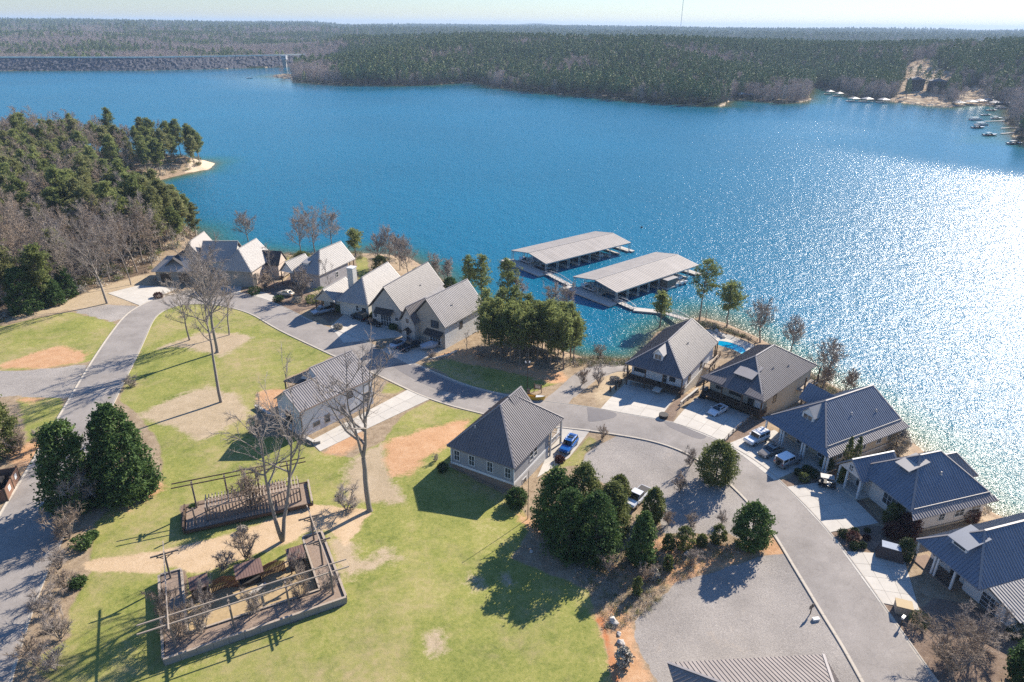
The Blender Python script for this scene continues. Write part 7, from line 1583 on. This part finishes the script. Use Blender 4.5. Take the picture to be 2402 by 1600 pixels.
fill(PT_, 110, 6.0, put2, 6)
# dense evergreens
def ever(c,bx,by,ty,w_px,label,seed,shape='cone',m=None,n=9000,leaf=.27,group=None,name='evergreen_tree',cat='tree',tx=None,lumps=44,hmul=1.,low=.02,fill=.5):
    p = G(c,bx,by); h = hgt(p,c,tx or bx,ty)*hmul; s_ = CR[c][2]; zc = p[1]*cp-(hq(*p)+h*.5-HC)*sp; w_ = w_px*s_*zc/FPX
    return plant(name, evergreen(seed,h,w_,n,leaf,shape,m,name,lumps=lumps,low=low,fill=fill), p, label, cat, group, rz=seed, sink=.05)
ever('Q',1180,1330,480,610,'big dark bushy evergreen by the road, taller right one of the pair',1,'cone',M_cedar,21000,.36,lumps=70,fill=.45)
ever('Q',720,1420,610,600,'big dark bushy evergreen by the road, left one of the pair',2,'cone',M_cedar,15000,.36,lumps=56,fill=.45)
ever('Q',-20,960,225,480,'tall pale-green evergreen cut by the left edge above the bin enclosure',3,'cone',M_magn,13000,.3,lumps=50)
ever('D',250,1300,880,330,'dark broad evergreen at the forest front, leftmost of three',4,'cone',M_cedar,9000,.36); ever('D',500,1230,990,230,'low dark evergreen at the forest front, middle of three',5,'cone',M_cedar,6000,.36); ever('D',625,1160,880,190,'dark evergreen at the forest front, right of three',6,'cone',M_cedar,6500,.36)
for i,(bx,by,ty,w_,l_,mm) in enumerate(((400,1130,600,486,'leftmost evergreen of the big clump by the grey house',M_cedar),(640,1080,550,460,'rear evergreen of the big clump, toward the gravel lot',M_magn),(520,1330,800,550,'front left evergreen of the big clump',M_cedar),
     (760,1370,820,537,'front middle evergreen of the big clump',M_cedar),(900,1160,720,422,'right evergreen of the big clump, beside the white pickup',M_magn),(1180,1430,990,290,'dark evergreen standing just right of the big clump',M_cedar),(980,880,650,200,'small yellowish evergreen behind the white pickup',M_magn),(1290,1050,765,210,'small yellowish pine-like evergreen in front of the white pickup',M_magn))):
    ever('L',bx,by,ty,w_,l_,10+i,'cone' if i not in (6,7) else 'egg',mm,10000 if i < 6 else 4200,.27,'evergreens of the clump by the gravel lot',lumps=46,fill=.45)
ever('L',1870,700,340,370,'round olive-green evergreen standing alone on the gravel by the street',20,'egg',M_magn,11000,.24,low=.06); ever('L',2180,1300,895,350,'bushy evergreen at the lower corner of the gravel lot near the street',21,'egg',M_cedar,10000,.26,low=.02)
for i,(c,bx,by,ty,w_,l_) in enumerate((('L',1430,1330,1180,110,'small olive sapling, leftmost of the row below the gravel lot'),('L',1580,1320,1110,190,'widest olive sapling of the row below the gravel lot'),('L',1740,1290,1190,100,'smallest olive sapling of the row below the gravel lot'),('L',1890,1260,1100,150,'rightmost olive sapling of the row below the gravel lot'),
     ('M',1430,530,400,90,'thin olive sapling on the slope below the row'),('M',1150,760,600,90,'thin olive sapling in the shade of the clump'),('M',1020,1400,1250,150,'grey-green scrubby bush in the red gully'),('M',1300,620,520,90,'low olive sapling on the tan slope edge'))):
    ever(c,bx,by,ty,w_,l_,30+i,'egg',M_magn if i < 6 else M_tan,1700,.22,'saplings below the gravel lot','sapling','sapling',lumps=14)
# clipped and garden shrubs
def shrub(c,x,y,r_px,label,seed,m=M_shrub,shape='ball',sq=.85,n=1500,leaf=.13,group='garden shrubs by the lake houses',name='shrub',top=None):
    p = G(c,x,y); zc = p[1]*cp-(hq(*p)-HC)*sp; r_ = r_px*CR[c][2]*zc/FPX; h = 2*r_*sq if top is None else hgt(p,c,x,top)
    return plant(name, evergreen(seed,max(h,.4),r_*2,n,leaf,shape,m,name,lumps=24,fill=.8,low=.0), p, label, 'shrub', group, rz=seed, sink=.05 if shape != 'ball' else .1)
SH = [('J',925,1265,38,'round green clipped shrub, nearest the street in the gravel bed',M_shrub),('J',1000,1300,50,'round maroon clipped shrub in the gravel bed',M_maroon),('J',1018,1240,28,'small round green shrub behind the maroon one',M_shrub),('J',1112,1290,24,'small sparse maroon shrub, right of the others in the bed',M_maroon),
 ('J',1015,1362,35,'round green shrub, lowest in the gravel bed',M_shrub),('J',1080,1350,27,'round green shrub beside the lowest one',M_shrub),('J',1118,1228,18,'tiny dark shrub at the end of the cream house drive',M_shrub),('J',618,830,42,'round yellowish shrub before the off-roader with spare wheel',M_magn),
 ('J',690,800,40,'round dark green shrub beside the yellowish one',M_shrub),('J',575,780,30,'small dark shrub at the corner of the third parking bay',M_shrub),('J',1365,1285,46,'low maroon shrub, left of two behind the covered cart',M_maroon),('J',1455,1285,48,'low maroon shrub, right of two behind the covered cart',M_maroon),
 ('K',1520,1120,72,'large round dark green shrub beside the wooden bin',M_shrub),('J',1930,1110,60,'maroon shrub behind the cream house, upper one',M_maroon),('J',1930,1150,60,'maroon shrub behind the cream house, lower one',M_maroon),('J',2010,1080,62,'olive shrub behind the cream house',M_tan),
 ('T',40,1040,62,'dark shrub at the left corner of the grey house',M_shrub),('J',640,760,34,'dark shrub in front of the column-fronted porch',M_shrub),('K',2290,1220,75,'dark shrub below the lower wing windows',M_shrub)]
for i,(c,x,y,r_,l_,m_) in enumerate(SH): shrub(c,x,y,r_,l_,200+i,m_)
ever('J',1440,1225,1085,165,'big round maroon bush at the corner of the cream house',240,'egg',M_maroon,5200,.17,'garden shrubs by the lake houses','shrub','shrub',low=0); ever('J',1310,1265,1150,140,'maroon bush in the shade beside the big one',241,'egg',M_maroon,3200,.17,'garden shrubs by the lake houses','shrub','shrub',low=0)
ever('J',1405,1440,1270,135,'tall dark egg-shaped bush behind the covered golf cart',242,'egg',M_shrub,4200,.15,'garden shrubs by the lake houses','shrub','shrub',low=0); ever('J',790,745,640,110,'upright dark bush with pale tip at the porch corner',243,'egg',M_shrub,3200,.15,'garden shrubs by the lake houses','shrub','shrub',low=0)
for i,(x,by,ty,w_,l_) in enumerate(((935,760,470,60,'tall narrow cypress, left of two before the ochre wall'),(1000,770,462,60,'tall narrow cypress, right of two before the ochre wall'),(1285,1160,990,95,'short broad cypress, left of two by the cream house corner'),(1355,1150,965,80,'narrow cypress, right of two by the cream house corner'),(905,850,700,70,'low dark cypress by the entry path'))):
    ever('J',x,by,ty,w_,l_,250+i,'col',M_magn,2800,.16,None,'cypress','tree',low=0,fill=.7)
ever('J',1330,610,395,200,'large grey-olive bush by the rear corner of the tan two-storey house',260,'egg',M_tan,6000,.2,None,'shrub','shrub',low=0); ever('T',840,1400,1235,240,'dark spreading laurel at the near corner of the grey house',261,'egg',M_cedar,5200,.2,None,'shrub','shrub',low=0)
ever('K',2360,1600,1200,330,'dark glossy evergreen cut by the lower right corner',262,'egg',M_cedar,9000,.24,None); ever('E',1450,540,430,170,'olive shrub on the lawn behind the grey shingled house',263,'egg',M_magn,3000,.26,None,'shrub','shrub',low=0)
ever('G',520,300,160,160,'olive bushy tree just right of the chimney',264,'egg',M_magn,3600,.28,None); ever('G',860,370,270,130,'olive bush at the shore above the middle row house',265,'egg',M_magn,2600,.26,None,'shrub','shrub'); ever('G',1160,450,360,130,'dark bush behind the right row house',266,'egg',M_cedar,2600,.26,None,'shrub','shrub')
for i,(c,x,y,r_,l_,m_) in enumerate((('E',1640,860,85,'dark mounded shrub before the grey shingled house',M_cedar),('E',1760,880,60,'dark shrub at the left end of the white-roofed row house',M_cedar),('E',1540,905,62,'lime-green shrub, left of two in the far garden',M_lime),('E',1690,895,62,'lime-green shrub, right of two in the far garden',M_lime),('E',1400,900,45,'tan dry shrub in the far garden',M_tan),
     ('E',1010,825,60,'flat green groundcover shrub by the far drive',M_cedar),('E',1230,890,45,'green groundcover shrub beside the beige saloon',M_cedar),('G',150,660,55,'black-green shrub at the porch of the white-roofed row house',M_cedar),('G',560,780,40,'dark shrub below the tall white window',M_cedar),('G',430,720,40,'dark shrub between the two parked black cars',M_cedar),('G',640,830,40,'dark shrub before the tan row house',M_cedar),
     ('D',1460,1170,40,'small reddish bush in the pale drive at the road bend',M_maroon),('L',440,520,45,'dark small bush behind the blue car',M_maroon),('I',240,770,45,'tan dry bush beside the bollards',M_tan),('G',130,830,40,'brown low bush in the middle of the row drive',M_tan),('G',520,1000,45,'brown low bush beside the pale saloon',M_tan),
     ('O',760,330,95,'low green juniper, upper one by the lower left road',M_cedar),('O',720,680,75,'low green juniper, lower one by the lower left road',M_cedar),('O',850,240,55,'low green juniper beside the leafless bushes',M_cedar),('N',450,60,45,'dark shrub inside the slatted arbour, left',M_cedar),('N',900,260,42,'small dark shrub on the tan path',M_tan))):
    shrub(c,x,y,r_,l_,300+i,m_,sq=.6,n=1400,leaf=.2,group='garden shrubs and groundcover')
# leafless bushes
bushes = [bare(400+i,2.6,3.0,fork=.02,limbs=26,sub=7,tw=8,r=.05,multi=6,up=1.0,twr=.014,m=M_twigt if i%2 else M_twig,spread=.25) for i in range(5)]
def bush(c,x,y,w_px,label,seed,group='leafless bushes',k=1.):
    p = G(c,x,y); zc = p[1]*cp-(hq(*p)-HC)*sp; w_ = w_px*CR[c][2]*zc/FPX; s_ = w_/3.4*(.86 if c == 'O' else 1)
    return plant('bare_bush', bushes[seed%5], p, label, 'bush', group, s=(s_,s_,s_*k), parts=('stems','twigs'), sink=.05)
BB = [('Q',740,1500,470,'large pale leafless bush below the pair of dark evergreens',1.1),('O',640,250,460,'wide leafless bush by the lower left road, above the path end',.9),('O',560,520,330,'leafless bush at the left end of the tan path',.9),('O',610,740,340,'leafless bush below the tan path end',.9),('O',430,960,420,'leafless bush overhanging the road edge, upper',.9),('O',560,1180,420,'leafless bush near the lawn edge, lower left',.9),('O',320,1420,430,'leafless bush overhanging the road edge, lowest',.9),('O',520,1460,380,'leafless bush at the bottom edge of the lawn',.9),
 ('N',290,1290,330,'leafless bush in the front left corner of the walled garden',1.3),('N',540,1230,300,'leafless bush, second along the front of the walled garden',1.4),('N',1040,1060,280,'leafless bush in the middle of the garden front bed',1.4),('N',1440,890,260,'leafless bush, third along the front of the walled garden',1.3),('N',1720,840,240,'leafless bush in the front right corner of the walled garden',1.2),('N',240,1120,320,'tall leafless bush in the left bed of the walled garden',1.5),('N',560,960,240,'leafless bush inside the left part of the sunken court',1.4),('N',1400,660,220,'leafless bush inside the right part of the sunken court',1.2),
 ('N',930,520,330,'small spreading leafless tree on the path behind the shelters',1.),('N',740,600,240,'small leafless bush behind the left shelter',.9),('N',960,60,420,'leafless bush tangled at the right end of the slatted arbour',1.1),('N',1850,60,330,'thin leafless bush beneath the forked tree',.8),
 ('E',1440,860,260,'big brown leafless bush before the grey shingled house',1.2),('E',1100,770,260,'low leafless bush by the outside stair',.6),('I',95,800,150,'leafless shrub, left of the white house drive by the lane',1.3),('I',-60,800,160,'leafless shrub between lane and pale bare ground',1.2),('I',345,735,100,'leafless shrub at the porch corner of the white lake house',1.4),
 ('I',90,560,160,'tan leafless shrub on the cove bank',1.),('L',830,310,140,'sparse bush in the grass strip by the blue car drive',1.),('L',1640,560,170,'thin leafless bush left of the lone gravel evergreen',1.2),('L',1540,800,200,'faint leafless bush in the gravel by the tree shadow',.9),('Q',1200,340,170,'small leafless bush inside the kerb of the left road',.7),('Q',400,900,200,'leafless bush right of the left-edge evergreen',1.),
 ('Q',180,960,260,'olive-brown leafless bush above the bin enclosure',1.),('T',-30,930,100,'thin leafless bush beside the grey house corner',1.),('L',1440,1100,160,'thin weedy bush at the lower gravel edge',1.),('L',1640,1110,160,'second thin weedy bush at the lower gravel edge',1.),('L',1930,1090,140,'third thin weedy bush at the lower gravel edge',1.),
 ('M',1250,620,220,'brown brush below the dark evergreen',.8),('M',1650,470,200,'brown brush among the boulders',.8),('M',900,560,260,'brown brush in the shade of the clump',.8),('R',0,900,200,'leafless brush behind the left retaining wall',.8),('R',280,960,150,'small pale leafless tree beside the retaining wall',1.6),('G',1450,1090,170,'brown brush at the left foot of the pine grove',.6),('G',1000,1090,130,'low brush along the broken edging wall',.5)]
for i,(c,x,y,w_,l_,k) in enumerate(BB): bush(c,x,y,w_,l_,i,k=k)
# large arching leafless tree at lower right
p = G('K',1780,1480); me = bare(450,5.4,11,fork=.05,limbs=44,sub=9,tw=13,r=.12,multi=11,up=.55,twr=.016,m=M_twigt,spread=.55); plant('crape_myrtle', me, p, 'wide arching leafless tree with many stems beside the lower right street','tree',None,parts=('stems','twigs'))
p = G('K',1950,1250); me = bare(451,4.6,10,fork=.05,limbs=44,sub=9,tw=13,r=.10,multi=10,up=.5,twr=.016,m=M_twig,spread=.6); plant('crape_myrtle', me, p, 'wide tan leafless thicket before the lower wing of the white house','tree',None,parts=('stems','twigs'))
# ground litter: undergrowth of the wood, brush on the banks, tufts on the lawns
def brush_mesh(seed, h, w_, n, m, leaf):
    r0 = np.random.RandomState(seed); c = r0.normal(size=(n,3))*np.array([w_*.3,w_*.3,h*.28])+np.array([0,0,h*.42]); c[:,2] = np.maximum(c[:,2],.03)
    V,F,T = quads(r0,c,r0.uniform(.5,1.4,n)*leaf,.35,tint=r0.rand(n)); return bmesh_np('brush',V,F,m,tint=T)
def spread_in(P, n, seed, ok=None):
    r0 = np.random.RandomState(seed); q = np.array(P); lo, hi = q.min(0), q.max(0); X = r0.uniform(lo[0],hi[0],n*6); Y = r0.uniform(lo[1],hi[1],n*6); m_ = seg_dist(X,Y,P)[1]&(Hq(X,Y) > .25)
    X, Y = X[m_][:n], Y[m_][:n]; return np.stack([X,Y,Hq(X,Y)],1), r0
ua, r0 = spread_in(FP,3000,1); ub, _ = spread_in(PT_,700,2)
P3 = np.concatenate([ua,ub]); scatter('undergrowth', P3, r0.uniform(.5,1.3,len(P3)), [brush_mesh(i,1.6,2.4,110,[M_tan,M_magn,M_twigt][i%3],.42) for i in range(6)])
bank = [[G(c,x,y) for c,x,y in L_] for L_ in ([('H',640,1400),('H',760,1340),('H',1000,1310),('H',1290,1300),('H',1330,1190),('H',1420,1080),('H',1560,1040),('H',1640,1000),('H',1800,985),('H',1500,1180),('H',1280,1400),('H',1000,1420)],
   [('a',400,90),('a',700,150),('a',1300,290),('a',1900,520),('a',2120,640),('a',1800,520),('a',1250,340),('a',800,330),('a',600,170)],[('G',900,300),('G',1150,420),('G',1300,560),('G',1500,640),('G',1800,640),('G',2050,760),('G',2200,900),('G',1800,900),('G',1450,700),('G',1100,480)],
   [('I',1950,740),('I',2060,720),('I',2350,880),('I',2300,960),('I',2050,900)],[('E',1250,480),('E',1400,430),('E',1900,440),('E',2100,500),('E',2300,500),('E',2350,560),('E',1900,500),('E',1350,520)])]
pts = []
for i,P_q in enumerate(bank): a_, r0 = spread_in(P_q,420 if i in(0,2) else 200,30+i); pts.append(a_)
P3 = np.concatenate(pts); scatter('bank_brush', P3, r0.uniform(.3,.85,len(P3)), [brush_mesh(20+i,1.3,2.0,90,[M_tan,M_magn,M_twigt,M_shrub][i%4],.28) for i in range(4)])
sl = [G('L',x,y) for x,y in ((1250,1250),(1900,1280),(2200,1330),(1950,1450),(1500,1650),(1200,1950),(900,2100),(700,1700),(500,1500),(800,1450))]
a_, r0 = spread_in(sl,900,50); scatter('slope_brush', a_, r0.uniform(.15,.5,len(a_)), [brush_mesh(40+i,1.2,2.0,70,[M_tan,M_twigt,M_magn][i%3],.25) for i in range(3)])
for P_q in (gravel[2],gravel[3]):
    pass

# small roof fittings: each vent belongs to its house
for hn, vs in (('lake_house.001', ((9.6,9.5),(10.6,14.0))), ('lake_house', ((8.8,11.0),)), ('lake_house.002', ((8.6,9.0),(9.3,14.5))), ('lake_house.003', ((9.6,7.5),)), ('town_house', ((8.9,6.0),)), ('town_house.001', ((7.6,12.0),)), ('white_house', ((6.4,9.0),))):
    ho = bpy.data.objects.get(hn)
    if ho is None: continue
    bpy.context.view_layer.update()
    for vx, vy in vs:
        zt = None
        for ch in ho.children:
            if ch.name.split('.')[0] != 'roof' or ch.type != 'MESH': continue
            ok, l_, n_, _ = ch.ray_cast((vx,vy,40),(0,0,-1))
            if ok: zt = l_.z if zt is None else max(zt,l_.z)
        if zt: MB().tube((vx,vy,zt-.1),(vx,vy,zt+.55),.09,.09,8).tube((vx,vy,zt),(vx,vy,zt+.12),.2,.12,8).build('vent_pipe', M_metalw, ho)
